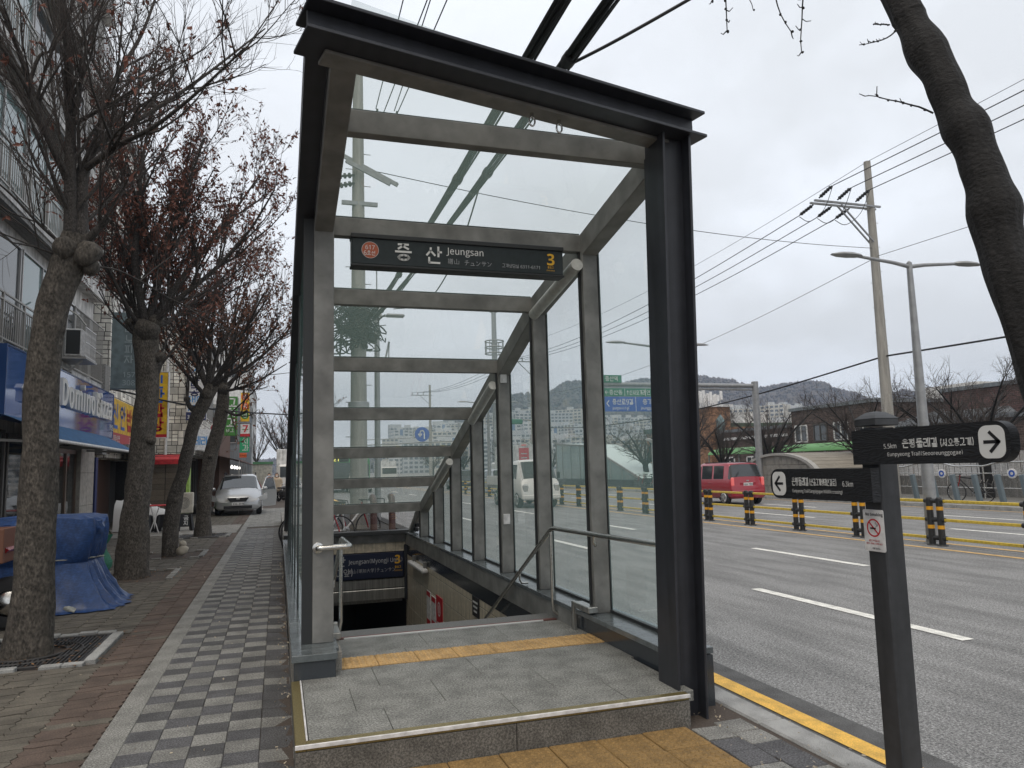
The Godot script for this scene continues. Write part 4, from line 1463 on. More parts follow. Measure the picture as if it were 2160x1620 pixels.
# ---------- trail signpost in the foreground ----------
func signpost() -> void:
	var s := thing("trail_signpost", "black square trail signpost with two arrow boards, in front of the road at right", "signpost", V(2.66, 0, -2.77))
	var w := 0.108
	var d := MB.new()
	d.cbox(V(0, 0.82, 0), V(w, 1.84, w), 0.006)
	part(s, "post", d, M.wood_post)
	d = MB.new()
	d.cbox(V(0, 1.765, 0), V(w + 0.026, 0.034, w + 0.026), 0.004)
	var rings := []
	for k in [[w * 0.5 + 0.013, 1.782], [w * 0.5 - 0.004, 1.797], [0.03, 1.812], [0.006, 1.816]]:
		rings.append(P3([V(-k[0], k[1], k[0]), V(k[0], k[1], k[0]), V(k[0], k[1], -k[0]), V(-k[0], k[1], -k[0])]))
	d.loft(rings, true, false)
	part(s, "cap", d, M.wood_post)
	var xf := -0.06
	var face := func(z: float, y: float) -> Vector3: return V(xf - 0.0475, y, z)
	# boards lie along the road; outline in (z, y)
	for k in 2:
		var near := k == 0
		var z0 := -0.045 if near else -0.665
		var z1 := 0.74 if near else 0.055
		var yb := 1.572 if near else 1.402
		var yt := 1.728 if near else 1.556
		var poly := PackedVector2Array()
		var r := 0.062
		if near:
			poly.append(Vector2(z0, yb))
			for i in 9:
				var a := -PI * 0.5 + PI * 0.5 * i / 8.0
				poly.append(Vector2(z1 - r + cos(a) * r, yb + r + sin(a) * r))
			for i in 9:
				var a := PI * 0.5 * i / 8.0
				poly.append(Vector2(z1 - r + cos(a) * r, yt - r + sin(a) * r))
			poly.append(Vector2(z0, yt))
		else:
			poly.append(Vector2(z1, yt))
			for i in 9:
				var a := PI * 0.5 + PI * 0.5 * i / 8.0
				poly.append(Vector2(z0 + r + cos(a) * r, yt - r + sin(a) * r))
			for i in 9:
				var a := PI + PI * 0.5 * i / 8.0
				poly.append(Vector2(z0 + r + cos(a) * r, yb + r + sin(a) * r))
			poly.append(Vector2(z1, yb))
		d = MB.new()
		# frame whose x is the world z, y up, z pointing to -x
		d.prism(poly, 0.0, 0.046, Transform3D(Basis(V(0, 0, 1), V(0, 1, 0), V(-1, 0, 0)), V(xf, 0, 0)))
		var bd := part(s, "arrow_board", d, M.wood_black, "black arrow board pointing right towards the viewer" if near else "black arrow board pointing left down the road")
		# white rounded field with the arrow
		d = MB.new()
		var cz := (z1 - 0.075) if near else (z0 + 0.072)
		var cy := (yb + yt) * 0.5
		var rp := PackedVector2Array()
		var hw := 0.054
		var hh := 0.062
		for q in [[1, 1], [-1, 1], [-1, -1], [1, -1]]:
			for i in 7:
				var a: float = ([0.0, PI * 0.5, PI, PI * 1.5][[[1, 1], [-1, 1], [-1, -1], [1, -1]].find(q)]) + PI * 0.5 * i / 6.0
				rp.append(Vector2(cz + q[0] * (hw - 0.034) + cos(a) * 0.034, cy + q[1] * (hh - 0.034) + sin(a) * 0.034))
		d.prism(rp, 0.046, 0.0475, Transform3D(Basis(V(0, 0, 1), V(0, 1, 0), V(-1, 0, 0)), V(xf, 0, 0)))
		part(bd, "arrow_field", d, M.white_print)
		d = MB.new()
		var sgn := 1.0 if near else -1.0
		var o: Vector3 = face.call(cz, cy) + V(-0.001, 0, 0)
		line_strip(d, [Vector2(-0.03 * sgn, 0), Vector2(0.026 * sgn, 0)], o, V(0, 0, 1), V(0, 1, 0), 0.013)
		line_strip(d, [Vector2(-0.006 * sgn, 0.036), Vector2(0.03 * sgn, 0), Vector2(-0.006 * sgn, -0.036)], o, V(0, 0, 1), V(0, 1, 0), 0.013)
		part(bd, "arrow", d, M.black_print)
		d = MB.new()
		var Z := V(0, 0, 1)
		var Y := Vector3.UP
		if near:
			write(d, "5.5km", face.call(0.143, 1.641) + V(-0.001, 0, 0), Z, Y, 0.021, 0.1, 0.95)
			write(d, "은평둘레길", face.call(0.247, 1.640) + V(-0.001, 0, 0), Z, Y, 0.038, 0.13, 0.90)
			write(d, "(서오릉고개)", face.call(0.436, 1.640) + V(-0.001, 0, 0), Z, Y, 0.031, 0.12, 0.80)
			write(d, "Eunpyeong Trail(Seooreunggogae)", face.call(0.161, 1.607) + V(-0.001, 0, 0), Z, Y, 0.0165, 0.1, 1.10)
		else:
			write(d, "은평둘레길", face.call(-0.487, 1.470) + V(-0.001, 0, 0), Z, Y, 0.042, 0.11, 0.57)
			write(d, "(산골고개생태연결로)", face.call(-0.355, 1.472) + V(-0.001, 0, 0), Z, Y, 0.034, 0.10, 0.53)
			write(d, "6.3km", face.call(-0.126, 1.471) + V(-0.001, 0, 0), Z, Y, 0.024, 0.1, 0.80)
			write(d, "Eunpyeong Trail(Sangolgogae Wildlife crossing)", face.call(-0.487, 1.436) + V(-0.001, 0, 0), Z, Y, 0.0165, 0.1, 0.76)
		part(bd, "lettering", d, M.white_print)
	# no smoking plate
	var ns := thing("no_smoking_plate", "small white no smoking plate with a red ring, below the boards of the trail signpost", "sign", V(2.66 - w * 0.5 - 0.004, 1.272, -2.77))
	d = MB.new()
	var pr := PackedVector2Array()
	for q in 4:
		for i in 5:
			var a := PI * 0.5 * q + PI * 0.5 * i / 4.0
			pr.append(Vector2([1, -1, -1, 1][q] * (0.06 - 0.008) + cos(a) * 0.008, [1, 1, -1, -1][q] * (0.094 - 0.008) + sin(a) * 0.008))
	var tf := Transform3D(Basis(V(0, 0, 1), V(0, 1, 0), V(-1, 0, 0)), Vector3.ZERO)
	d.prism(pr, 0.0, 0.004, tf)
	part(ns, "plate", d, M.white_plate)
	d = MB.new()
	d.xf = tf
	for i in 32:
		var a := TAU * i / 32.0
		var b := TAU * (i + 1) / 32.0
		var o := V(0, 0.012, 0.005)
		d.quad(o + V(cos(a), sin(a), 0) * 0.034, o + V(cos(a), sin(a), 0) * 0.041, o + V(cos(b), sin(b), 0) * 0.041, o + V(cos(b), sin(b), 0) * 0.034)
	line_strip(d, [Vector2(-0.026, 0.038), Vector2(0.026, -0.014)], V(0, 0, 0.0055), V(1, 0, 0), V(0, 1, 0), 0.007)
	write(d, "금연구역 입니다", V(-0.034, -0.05, 0.005), V(1, 0, 0), V(0, 1, 0), 0.009, 0.13, 0.9)
	write(d, "흡연시 과태료 10만원 부과", V(-0.05, -0.063, 0.005), V(1, 0, 0), V(0, 1, 0), 0.008, 0.13, 0.9)
	part(ns, "red_print", d, M.red_print)
	d = MB.new()
	d.xf = tf
	write(d, "No Smoking", V(-0.046, 0.066, 0.005), V(1, 0, 0), V(0, 1, 0), 0.0135, 0.1, 1.0, sans_b)
	d.box(V(-0.004, 0.010, 0.005), V(0.032, 0.007, 0.001))
	line_strip(d, [Vector2(0.014, 0.018), Vector2(0.02, 0.026), Vector2(0.01, 0.032), Vector2(0.017, 0.040)], V(0, 0, 0.005), V(1, 0, 0), V(0, 1, 0), 0.002)
	line_strip(d, [Vector2(0.02, 0.018), Vector2(0.026, 0.026), Vector2(0.02, 0.034)], V(0, 0, 0.005), V(1, 0, 0), V(0, 1, 0), 0.002)
	write(d, "은평구보건소", V(-0.016, -0.084, 0.005), V(1, 0, 0), V(0, 1, 0), 0.008, 0.13, 0.9)
	part(ns, "black_print", d, M.black_print)

# ---------- trees ----------
func spline(p: Array, n: int) -> PackedVector3Array:
	var o := PackedVector3Array()
	var m := p.size()
	for i in m - 1:
		var a: Vector3 = p[maxi(i - 1, 0)]
		var b: Vector3 = p[i]
		var c: Vector3 = p[i + 1]
		var d: Vector3 = p[mini(i + 2, m - 1)]
		for k in n:
			o.append(b.cubic_interpolate(c, a, d, float(k) / n))
	o.append(p[m - 1])
	return o
func taper(n: int, r0: float, r1: float) -> PackedFloat32Array:
	var o := PackedFloat32Array()
	for i in n:
		o.append(lerpf(r0, r1, float(i) / (n - 1)))
	return o
func bark_trunk(mb: MB, p: PackedVector3Array, r: PackedFloat32Array, sides: int, rough: float, seed_: int) -> void:
	var f := FastNoiseLite.new()
	f.seed = seed_
	f.frequency = 3.2
	f.fractal_octaves = 3
	var rows := []
	var m := p.size()
	for i in m:
		var d := (p[mini(i + 1, m - 1)] - p[maxi(i - 1, 0)]).normalized()
		var u := d.cross(V(0, 0, 1)).normalized()
		var w := d.cross(u)
		var row := []
		for s in sides + 1:
			var a := TAU * (s % sides) / sides
			var q := u * cos(a) + w * sin(a)
			var k := f.get_noise_3d(q.x * 0.5 + p[i].x, p[i].y * 0.45, q.z * 0.5 + p[i].z)
			row.append(p[i] + q * r[i] * (1.0 + k * rough))
		rows.append(row)
	mb.grid(rows)
func knob(mb: MB, at: Vector3, r: float, seed_: int) -> void:
	var f := FastNoiseLite.new()
	f.seed = seed_
	f.frequency = 1.3 / r * 0.35
	var rows := []
	for i in 9:
		var el := -PI * 0.5 + PI * i / 8.0
		var row := []
		for s in 13:
			var az := TAU * (s % 12) / 12.0
			var q := V(cos(el) * cos(az), sin(el), cos(el) * sin(az))
			var k := f.get_noise_3dv(at + q * r)
			row.append(at + q * r * (1.0 + k * 0.55))
		rows.append(row)
	mb.grid(rows)
func leafcard(lm: MB, p: Vector3, size: float) -> void:
	var d := V(rr(-1, 1), rr(-1.6, 0.2), rr(-1, 1)).normalized()
	var s := d.cross(V(rr(-1, 1), rr(-0.4, 0.4), rr(-1, 1)).normalized()).normalized()
	var n := d.cross(s)
	var l := size * rr(0.7, 1.3)
	var w := l * rr(0.16, 0.26)
	lm.tri(p, p + d * l * 0.5 + s * w + n * l * 0.1, p + d * l)
	lm.tri(p, p + d * l, p + d * l * 0.5 - s * w + n * l * 0.1)
# o: up (upward pull), droop, spread, kids, ratio, leaf (chance), levels, min
func sprout(tw: MB, br: MB, lm: MB, path: PackedVector3Array, r0: float, r1: float, level: int, o: Dictionary) -> void:
	var m := path.size()
	var length := 0.0
	for i in m - 1:
		length += path[i].distance_to(path[i + 1])
	var kids := int(ceil(length * o.kids[level]))
	for k in kids:
		var t := rr(o.get("from", 0.18), 1.0) if level == 0 else rr(0.15, 1.0)
		var fi := t * (m - 1)
		var i := mini(int(fi), m - 2)
		var at := path[i].lerp(path[i + 1], fi - i)
		var d := (path[i + 1] - path[i]).normalized()
		var side := d.cross(V(rr(-1, 1), rr(-1, 1), rr(-1, 1))).normalized()
		var ang: float = rr(0.45, 0.95) * o.get("spread", 1.0)
		var dir: Vector3 = (d * cos(ang) + side * sin(ang) + Vector3.UP * o.up).normalized()
		var ln: float = o.len[level] * rr(0.55, 1.25) * (1.15 - t * 0.45)
		var rad := lerpf(r0, r1, t) * 0.55
		rad = clampf(rad, o.rmin[level], o.rmax[level])
		var pts := PackedVector3Array([at])
		var q := at
		var steps := 4 if level < 2 else 3
		for s in steps:
			q += dir * ln / steps
			pts.append(q)
			dir = (dir + Vector3.UP * o.get("lift", 0.1) * (1.0 if level < 2 else 0.4) + V(rr(-1, 1), rr(-1, 1), rr(-1, 1)) * 0.17).normalized()
		var endr := rad * 0.35
		(br if level == 0 else tw).tube(pts, taper(pts.size(), rad, maxf(endr, 0.0012)), 5 if level == 0 else 3, false)
		if level < o.levels - 1:
			sprout(tw, br, lm, pts, rad, endr, level + 1, o)
		if level >= 1 and rng.randf() < o.leaf:
			for j in int(o.get("nleaf", 4)):
				leafcard(lm, pts[1].lerp(pts[pts.size() - 1], rng.randf()), o.get("lsize", 0.07))
func street_tree(label: String, group: String, trunk_p: Array, trunk_r: Array, limbs: Array, knobs: Array, o: Dictionary, seed_: int, called := "street_tree") -> Node3D:
	rng.seed = seed_
	var base: Vector3 = trunk_p[0]
	var t := thing(called, label, "tree", base, 0, group)
	var tr := MB.new()
	var sp := spline(trunk_p, 7)
	var rad := PackedFloat32Array()
	for i in sp.size():
		var fi := float(i) / (sp.size() - 1) * (trunk_r.size() - 1)
		var k := mini(int(fi), trunk_r.size() - 2)
		rad.append(lerpf(trunk_r[k], trunk_r[k + 1], fi - k))
	for i in sp.size():
		sp[i] -= base
	bark_trunk(tr, sp, rad, 22, 0.22, seed_)
	for k in knobs:
		knob(tr, k[0] - base, k[1], seed_ + 5)
	part(t, "trunk", tr, o.get("bark", M.bark))
	var br := MB.new()
	var tw := MB.new()
	var lm := MB.new()
	for l in limbs:
		var q := spline(l[0], 5)
		for i in q.size():
			q[i] -= base
		var lb := MB.new()
		lb.tube(q, taper(q.size(), l[1], l[2]), 9, true)
		part(t, "limb", lb, o.get("bark_limb", M.bark_dark))
		sprout(tw, br, lm, q, l[1], l[2], 0, o)
	stuff(t, "branches", br, M.bark_dark)
	stuff(t, "twigs", tw, M.twig)
	if lm.v.size():
		stuff(t, "leaves", lm, o.get("leafmat", M.leaf_red))
	return t

func left_trees() -> void:
	var g := "street trees along the footway"
	var o := {"up": 0.28, "lift": 0.13, "kids": [4.2, 6.5, 7.0], "len": [1.15, 0.6, 0.3], "levels": 3, "leaf": 0.035, "nleaf": 5, "rmin": [0.008, 0.0035, 0.002], "rmax": [0.022, 0.008, 0.0035], "lsize": 0.075, "spread": 0.95}
	street_tree("large leaning street tree nearest the viewer, almost leafless, before the blue shop sign", g,
		[V(-2.19, -0.05, -8.13), V(-2.18, 0.5, -8.13), V(-2.175, 1.4, -8.13), V(-2.18, 2.66, -8.13), V(-2.12, 3.3, -8.13), V(-2.0, 3.75, -8.13), V(-1.94, 4.02, -8.13)],
		[0.215, 0.175, 0.16, 0.145, 0.14, 0.15, 0.12],
		[
			[[V(-1.99, 3.8, -8.13), V(-2.0, 4.15, -8.13), V(-2.02, 4.54, -8.13), V(-2.04, 5.19, -8.13), V(-2.07, 5.74, -8.13), V(-2.16, 6.5, -8.13), V(-2.2, 7.6, -8.2)], 0.075, 0.02],
			[[V(-1.90, 3.85, -8.14), V(-1.95, 4.53, -8.23), V(-1.92, 4.8, -8.23)], 0.075, 0.06],
			[[V(-1.92, 4.78, -8.23), V(-1.87, 5.39, -8.63), V(-1.87, 5.82, -8.83), V(-1.79, 6.27, -9.03), V(-1.62, 6.95, -9.33), V(-1.51, 7.8, -9.7)], 0.045, 0.012],
			[[V(-1.92, 4.75, -8.23), V(-1.64, 4.84, -7.93), V(-1.45, 4.83, -7.63), V(-1.1, 4.85, -7.2), V(-0.7, 4.97, -6.7), V(-0.3, 5.15, -6.2)], 0.038, 0.007],
			[[V(-1.92, 4.75, -8.23), V(-1.79, 5.1, -8.33), V(-1.34, 5.55, -8.43), V(-0.85, 6.13, -8.63), V(-0.2, 7.0, -8.93)], 0.04, 0.008],
			[[V(-2.03, 4.56, -8.13), V(-2.14, 4.85, -8.0), V(-2.28, 5.25, -7.9), V(-2.4, 5.65, -7.8), V(-2.52, 6.0, -7.6), V(-2.7, 6.3, -7.4)], 0.042, 0.01],
			[[V(-2.34, 5.45, -7.87), V(-2.26, 5.72, -7.85), V(-2.16, 5.9, -7.95), V(-2.2, 6.4, -7.9)], 0.02, 0.006],
			[[V(-2.03, 4.59, -8.13), V(-2.12, 4.8, -7.8), V(-2.25, 5.2, -7.5), V(-2.42, 5.5, -7.2), V(-2.6, 5.7, -6.9)], 0.03, 0.008],
			[[V(-2.0, 5.19, -8.13), V(-1.7, 5.3, -7.93), V(-1.43, 5.45, -7.8), V(-1.0, 5.7, -7.6)], 0.022, 0.006],
			[[V(-2.04, 5.46, -8.13), V(-1.89, 5.6, -7.9), V(-1.79, 5.9, -7.8), V(-1.79, 6.5, -7.6)], 0.02, 0.006],
			[[V(-2.07, 5.9, -8.13), V(-1.97, 6.4, -8.43), V(-1.84, 6.9, -8.63)], 0.018, 0.006],
			[[V(-1.86, 3.95, -8.13), V(-1.72, 4.09, -8.03), V(-1.62, 4.17, -7.98)], 0.045, 0.02],
			[[V(-2.05, 3.9, -8.13), V(-2.22, 4.05, -7.9), V(-2.45, 4.3, -7.7), V(-2.75, 4.5, -7.4)], 0.018, 0.005],
			[[V(-2.02, 3.78, -8.13), V(-2.25, 3.82, -7.9), V(-2.6, 3.9, -7.5)], 0.014, 0.004],
			[[V(-1.9, 3.7, -8.13), V(-1.6, 3.75, -8.4), V(-1.2, 3.6, -8.9), V(-0.9, 3.5, -9.3)], 0.014, 0.004],
		],
		[[V(-1.85, 3.82, -8.05), 0.13], [V(-2.02, 3.86, -8.02), 0.12], [V(-1.95, 3.98, -8.2), 0.12], [V(-1.80, 3.70, -8.1), 0.09]], o, 101)
	var o2 := {"up": 0.3, "lift": 0.14, "kids": [4.4, 6.5, 5.0], "len": [1.5, 0.7, 0.32], "levels": 3, "leaf": 0.7, "nleaf": 4, "rmin": [0.009, 0.0045, 0.003], "rmax": [0.025, 0.009, 0.004], "lsize": 0.075, "spread": 0.85, "from": 0.12}
	street_tree("street tree thick with red brown dead leaves, second from the viewer", g,
		[V(-2.24, -0.05, -13.5), V(-2.24, 0.4, -13.5), V(-2.22, 1.0, -13.5), V(-2.14, 2.04, -13.5), V(-2.09, 3.22, -13.5), V(-2.13, 3.86, -13.5), V(-2.14, 4.15, -13.5)],
		[0.29, 0.235, 0.205, 0.19, 0.175, 0.2, 0.16],
		[
			[[V(-2.16, 4.05, -13.5), V(-2.28, 4.83, -13.5), V(-2.44, 5.57, -13.8), V(-2.69, 6.58, -14.3), V(-2.85, 7.82, -14.7), V(-3.0, 8.6, -15.0)], 0.075, 0.012],
			[[V(-2.14, 4.1, -13.5), V(-2.25, 5.03, -13.0), V(-2.19, 5.84, -12.8), V(-2.13, 6.64, -12.6), V(-1.93, 7.74, -12.5)], 0.07, 0.012],
			[[V(-2.13, 4.1, -13.5), V(-1.97, 4.8, -13.3), V(-1.8, 5.49, -13.1), V(-1.53, 6.1, -12.7), V(-1.18, 7.0, -12.3)], 0.065, 0.012],
			[[V(-2.07, 4.15, -13.5), V(-1.8, 4.74, -13.7), V(-1.39, 5.53, -14.0), V(-0.87, 6.54, -14.5), V(-0.4, 7.5, -14.9)], 0.07, 0.012],
			[[V(-2.04, 4.15, -13.5), V(-1.66, 4.5, -13.2), V(-1.04, 5.0, -12.9), V(-0.5, 5.6, -12.6), V(-0.1, 6.2, -12.2)], 0.06, 0.01],
			[[V(-2.2, 4.05, -13.5), V(-2.37, 4.36, -13.2), V(-2.6, 4.9, -12.8), V(-2.9, 5.5, -12.3)], 0.045, 0.01],
			[[V(-2.12, 4.1, -13.5), V(-1.98, 5.34, -14.1), V(-1.89, 6.52, -14.7), V(-1.74, 8.0, -15.3)], 0.06, 0.012],
			[[V(-2.05, 4.1, -13.6), V(-1.7, 4.5, -14.2), V(-1.2, 5.2, -14.9), V(-0.7, 6.0, -15.5)], 0.05, 0.01],
			[[V(-2.2, 4.1, -13.6), V(-2.6, 4.9, -14.2), V(-3.1, 5.9, -14.7)], 0.05, 0.01],
			[[V(-2.17, 3.75, -13.5), V(-2.31, 4.05, -13.5), V(-2.40, 4.2, -13.5)], 0.075, 0.05],
			[[V(-2.03, 3.22, -13.5), V(-1.95, 3.45, -13.5), V(-1.90, 3.62, -13.5)], 0.09, 0.06],
		],
		[[V(-2.1, 4.05, -13.4), 0.2], [V(-2.02, 4.2, -13.5), 0.14], [V(-1.9, 3.6, -13.45), 0.09], [V(-2.38, 4.18, -13.5), 0.08], [V(-2.0, 2.2, -13.38), 0.08]], o2, 202)
	var o3 := o2.duplicate()
	o3.leafmat = M.leaf_brown
	o3.leaf = 0.5
	o3.kids = [4.0, 5.5, 4.0]
	o3.lsize = 0.085
	street_tree("slim street tree leaning right with a pale stone at its foot, third from the viewer", g,
		[V(-2.08, -0.05, -16.7), V(-2.08, 0.5, -16.7), V(-2.02, 1.1, -16.7), V(-1.88, 1.64, -16.7), V(-1.69, 2.62, -16.7), V(-1.5, 3.12, -16.7), V(-1.34, 3.5, -16.7)],
		[0.165, 0.145, 0.145, 0.13, 0.12, 0.14, 0.12],
		[
			[[V(-1.38, 3.4, -16.7), V(-1.1, 3.9, -16.5), V(-0.7, 4.6, -16.3), V(-0.3, 5.4, -16.0)], 0.06, 0.01],
			[[V(-1.42, 3.4, -16.7), V(-1.4, 4.2, -16.6), V(-1.3, 5.2, -16.3), V(-1.25, 6.2, -16.1)], 0.06, 0.01],
			[[V(-1.42, 3.4, -16.7), V(-1.8, 4.2, -16.9), V(-2.2, 5.1, -17.1), V(-2.7, 6.1, -17.3)], 0.055, 0.01],
			[[V(-1.4, 3.4, -16.75), V(-1.3, 4.2, -17.2), V(-1.0, 5.1, -17.7), V(-0.7, 6.1, -18.1)], 0.055, 0.01],
			[[V(-1.4, 3.4, -16.75), V(-1.75, 4.3, -17.4), V(-1.9, 5.4, -18)], 0.05, 0.01],
			[[V(-1.36, 3.45, -16.65), V(-0.9, 3.75, -16.3), V(-0.4, 4.2, -16.0), V(0.0, 4.7, -15.8)], 0.045, 0.01],
			[[V(-1.5, 3.3, -16.65), V(-1.9, 3.8, -16.2), V(-2.3, 4.4, -15.9), V(-2.6, 5.2, -15.6)], 0.045, 0.01],
			[[V(-1.62, 2.9, -16.7), V(-1.78, 3.05, -16.7), V(-1.84, 3.25, -16.7)], 0.06, 0.04],
		],
		[[V(-1.45, 3.3, -16.62), 0.13], [V(-1.83, 3.2, -16.7), 0.06], [V(-1.98, 1.1, -16.6), 0.07]], o3, 303)
	street_tree("dark upright street tree beside the silver car, farthest of the row", g,
		[V(-1.88, -0.05, -21.5), V(-1.87, 0.5, -21.5), V(-1.85, 1.1, -21.5), V(-1.73, 2.14, -21.5), V(-1.54, 2.91, -21.5), V(-1.45, 3.68, -21.5), V(-1.46, 4.1, -21.5)],
		[0.22, 0.185, 0.18, 0.175, 0.165, 0.16, 0.14],
		[
			[[V(-1.45, 4.0, -21.5), V(-1.2, 4.8, -21.3), V(-0.8, 5.8, -21.1), V(-0.4, 6.9, -20.9)], 0.07, 0.01],
			[[V(-1.45, 4.0, -21.5), V(-1.7, 5.0, -21.2), V(-2.1, 6.1, -21.0), V(-2.4, 7.3, -20.8)], 0.07, 0.01],
			[[V(-1.45, 4.0, -21.5), V(-1.3, 5.1, -21.9), V(-1.2, 6.4, -22.3), V(-1.0, 7.6, -22.6)], 0.065, 0.01],
			[[V(-1.4, 4.0, -21.5), V(-0.8, 4.6, -21.7), V(-0.1, 5.3, -21.9), V(0.5, 6.1, -22.1)], 0.06, 0.01],
			[[V(-1.45, 3.9, -21.5), V(-1.1, 3.9, -21.1), V(-0.5, 4.1, -20.7), V(0.2, 4.5, -20.3)], 0.05, 0.01],
			[[V(-1.5, 3.9, -21.5), V(-2.1, 4.5, -21.7), V(-2.8, 5.3, -21.9)], 0.05, 0.01],
			[[V(-1.46, 3.4, -21.45), V(-1.1, 3.2, -21.2), V(-0.8, 3.3, -21.0)], 0.045, 0.03],
		],
		[[V(-1.45, 3.9, -21.4), 0.15], [V(-1.72, 2.1, -21.35), 0.08]], o3, 404)
	# wood stone at the third tree
	rng.seed = 9
	var st := MB.new()
	knob(st, V(-1.82, 0.11, -16.45), 0.105, 3)
	knob(st, V(-1.82, 0.24, -16.45), 0.07, 4)
	solo("garden_stone", st, M.pale_stone, "pale lumpy stone leaning on the foot of the third street tree", "stone")
	# more trees far down the street, two kinds repeated
	var o4 := {"up": 0.35, "lift": 0.12, "kids": [2.2, 3.0], "len": [1.7, 0.8], "levels": 2, "leaf": 0.12, "nleaf": 3, "rmin": [0.02, 0.012], "rmax": [0.04, 0.02], "lsize": 0.2, "spread": 0.9}
	var lm := []
	for k in 8:
		var a := TAU * k / 8.0
		lm.append([[V(0, 2.9, 0), V(cos(a) * 0.6, 3.9, sin(a) * 0.6), V(cos(a) * 1.5, 5.3, sin(a) * 1.4), V(cos(a) * 2.1, 6.8, sin(a) * 2.0)], 0.07, 0.02])
	var ft := street_tree("bare street tree far down the footway, in front of the pale apartment block", "distant street trees beyond the parked lorry", [V(0, -0.05, 0), V(0.05, 1.2, 0), V(0.02, 2.4, 0), V(0, 3.0, 0)], [0.2, 0.17, 0.16, 0.13], lm, [], o4, 505, "distant_tree")
	ft.position = V(0.3, 0, -72)
	var far := [[V(2.2, 0, -60), "bare distant street tree behind the bicycles, right of the utility pole"], [V(1.2, 0, -86), "bare distant street tree beyond the lorry, farther than its neighbours"], [V(3.0, 0, -100), "faint bare street tree seen through the lowest roof panes"], [V(-2.5, 0, -95), "bare tree showing above the blue awning at the street's end"]]
	for q in far:
		copy(ft, q[1], q[0], rr(0, 6)).set_meta("group", "distant street trees beyond the parked lorry")

func tree_pits() -> void:
	var labels := ["cast iron grate with fallen leaves round the nearest leaning tree", "bare earth tree pit of the second street tree", "leaf filled tree pit with worn edging at the third street tree", "iron grate at the foot of the farthest street tree"]
	for k in 4:
		var c := V(TREES[k][0] + 0.0, 0, TREES[k][1])
		var t := thing("tree_pit", labels[k], "tree grate", c, 0, "tree pits in the footway")
		var hw := 0.58
		var hz := 0.62
		var s := MB.new()
		rect(s, -hw, hw, -hz, hz, -0.03)
		part(t, "earth", s, M.soil)
		if k == 0 or k == 3:
			# frame and bars
			s = MB.new()
			for q in [-1.0, 1.0]:
				s.cbox(V(q * (hw - 0.02), 0.0, 0), V(0.035, 0.03, hz * 2), 0.004)
				s.cbox(V(0, 0.0, q * (hz - 0.02)), V(hw * 2 - 0.08, 0.03, 0.035), 0.004)
			part(t, "grate_frame", s, M.cast_iron)
			for i in 30:
				var x := -hw + 0.06 + i * (2 * hw - 0.12) / 29.0
				for q in [-1.0, 1.0]:
					var z0 := 0.30 if absf(x) < 0.30 else 0.02
					var b := MB.new()
					b.cbox(V(x, -0.001, q * (z0 + hz - 0.05) * 0.5), V(0.016, 0.02, hz - 0.05 - z0), 0.003)
					if k == 0:
						part(t, "grate_bar", b, M.cast_iron)
					else:
						part(t, "grate_bar", b, M.cast_iron)
			s = MB.new()
			for r in [0.31, 0.44]:
				var ring := PackedVector3Array()
				for i in 33:
					ring.append(V(cos(TAU * i / 32.0) * r, 0.004, sin(TAU * i / 32.0) * r))
				s.tube(ring, R1([0.012]), 6, false)
			part(t, "grate_ring", s, M.cast_iron)
		# edging blocks
		for i in 7:
			for q in [-1.0, 1.0]:
				if q < 0 and (i % 3 == 1 or k == 1):
					continue
				var b := MB.new()
				b.cbox(V(q * (hw + 0.055), 0.0 + rr(-0.004, 0.006), -hz + 0.09 + i * 0.178), V(0.095, 0.06, 0.172), 0.006, Basis(Vector3.UP, rr(-0.03, 0.03)))
				part(t, "edging_block", b, M.granite_kerb if k == 0 else M.paver_light)
				if k > 0 and i % 2:
					continue
				b = MB.new()
				b.cbox(V(-hw + 0.08 + i * 0.17, rr(-0.006, 0.01), q * -(hz + 0.05)), V(0.165, 0.06, 0.09), 0.006, Basis(Vector3.UP, rr(-0.05, 0.05)))
				part(t, "edging_block", b, M.granite_kerb if k == 0 else M.concrete)
		# fallen leaves
		var lf := MB.new()
		for i in (190 if k != 3 else 70):
			var p := V(rr(-hw, hw + 0.25), 0.018, rr(-hz - 0.1, hz + 0.2))
			if Vector2(p.x, p.z).length() < 0.2:
				continue
			var a := rr(0, TAU)
			var l := rr(0.012, 0.03)
			var d := V(cos(a), rr(-0.1, 0.35), sin(a)) * l
			var w := V(-sin(a), 0, cos(a)) * l * 0.4
			lf.col = Color(1, 1, 1) * rr(0.35, 1.25)
			lf.quad(p - d, p + w, p + d, p - w)
		stuff(t, "fallen_leaves", lf, M.dry_leaf)

# ---------- street buildings and shop things on the left ----------
const EAST := Basis(Vector3(0, 0, -1), Vector3(0, 1, 0), Vector3(1, 0, 0))
const SOUTH := Basis(Vector3(1, 0, 0), Vector3(0, 1, 0), Vector3(0, 0, 1))
const WEST := Basis(Vector3(0, 0, 1), Vector3(0, 1, 0), Vector3(-1, 0, 0))

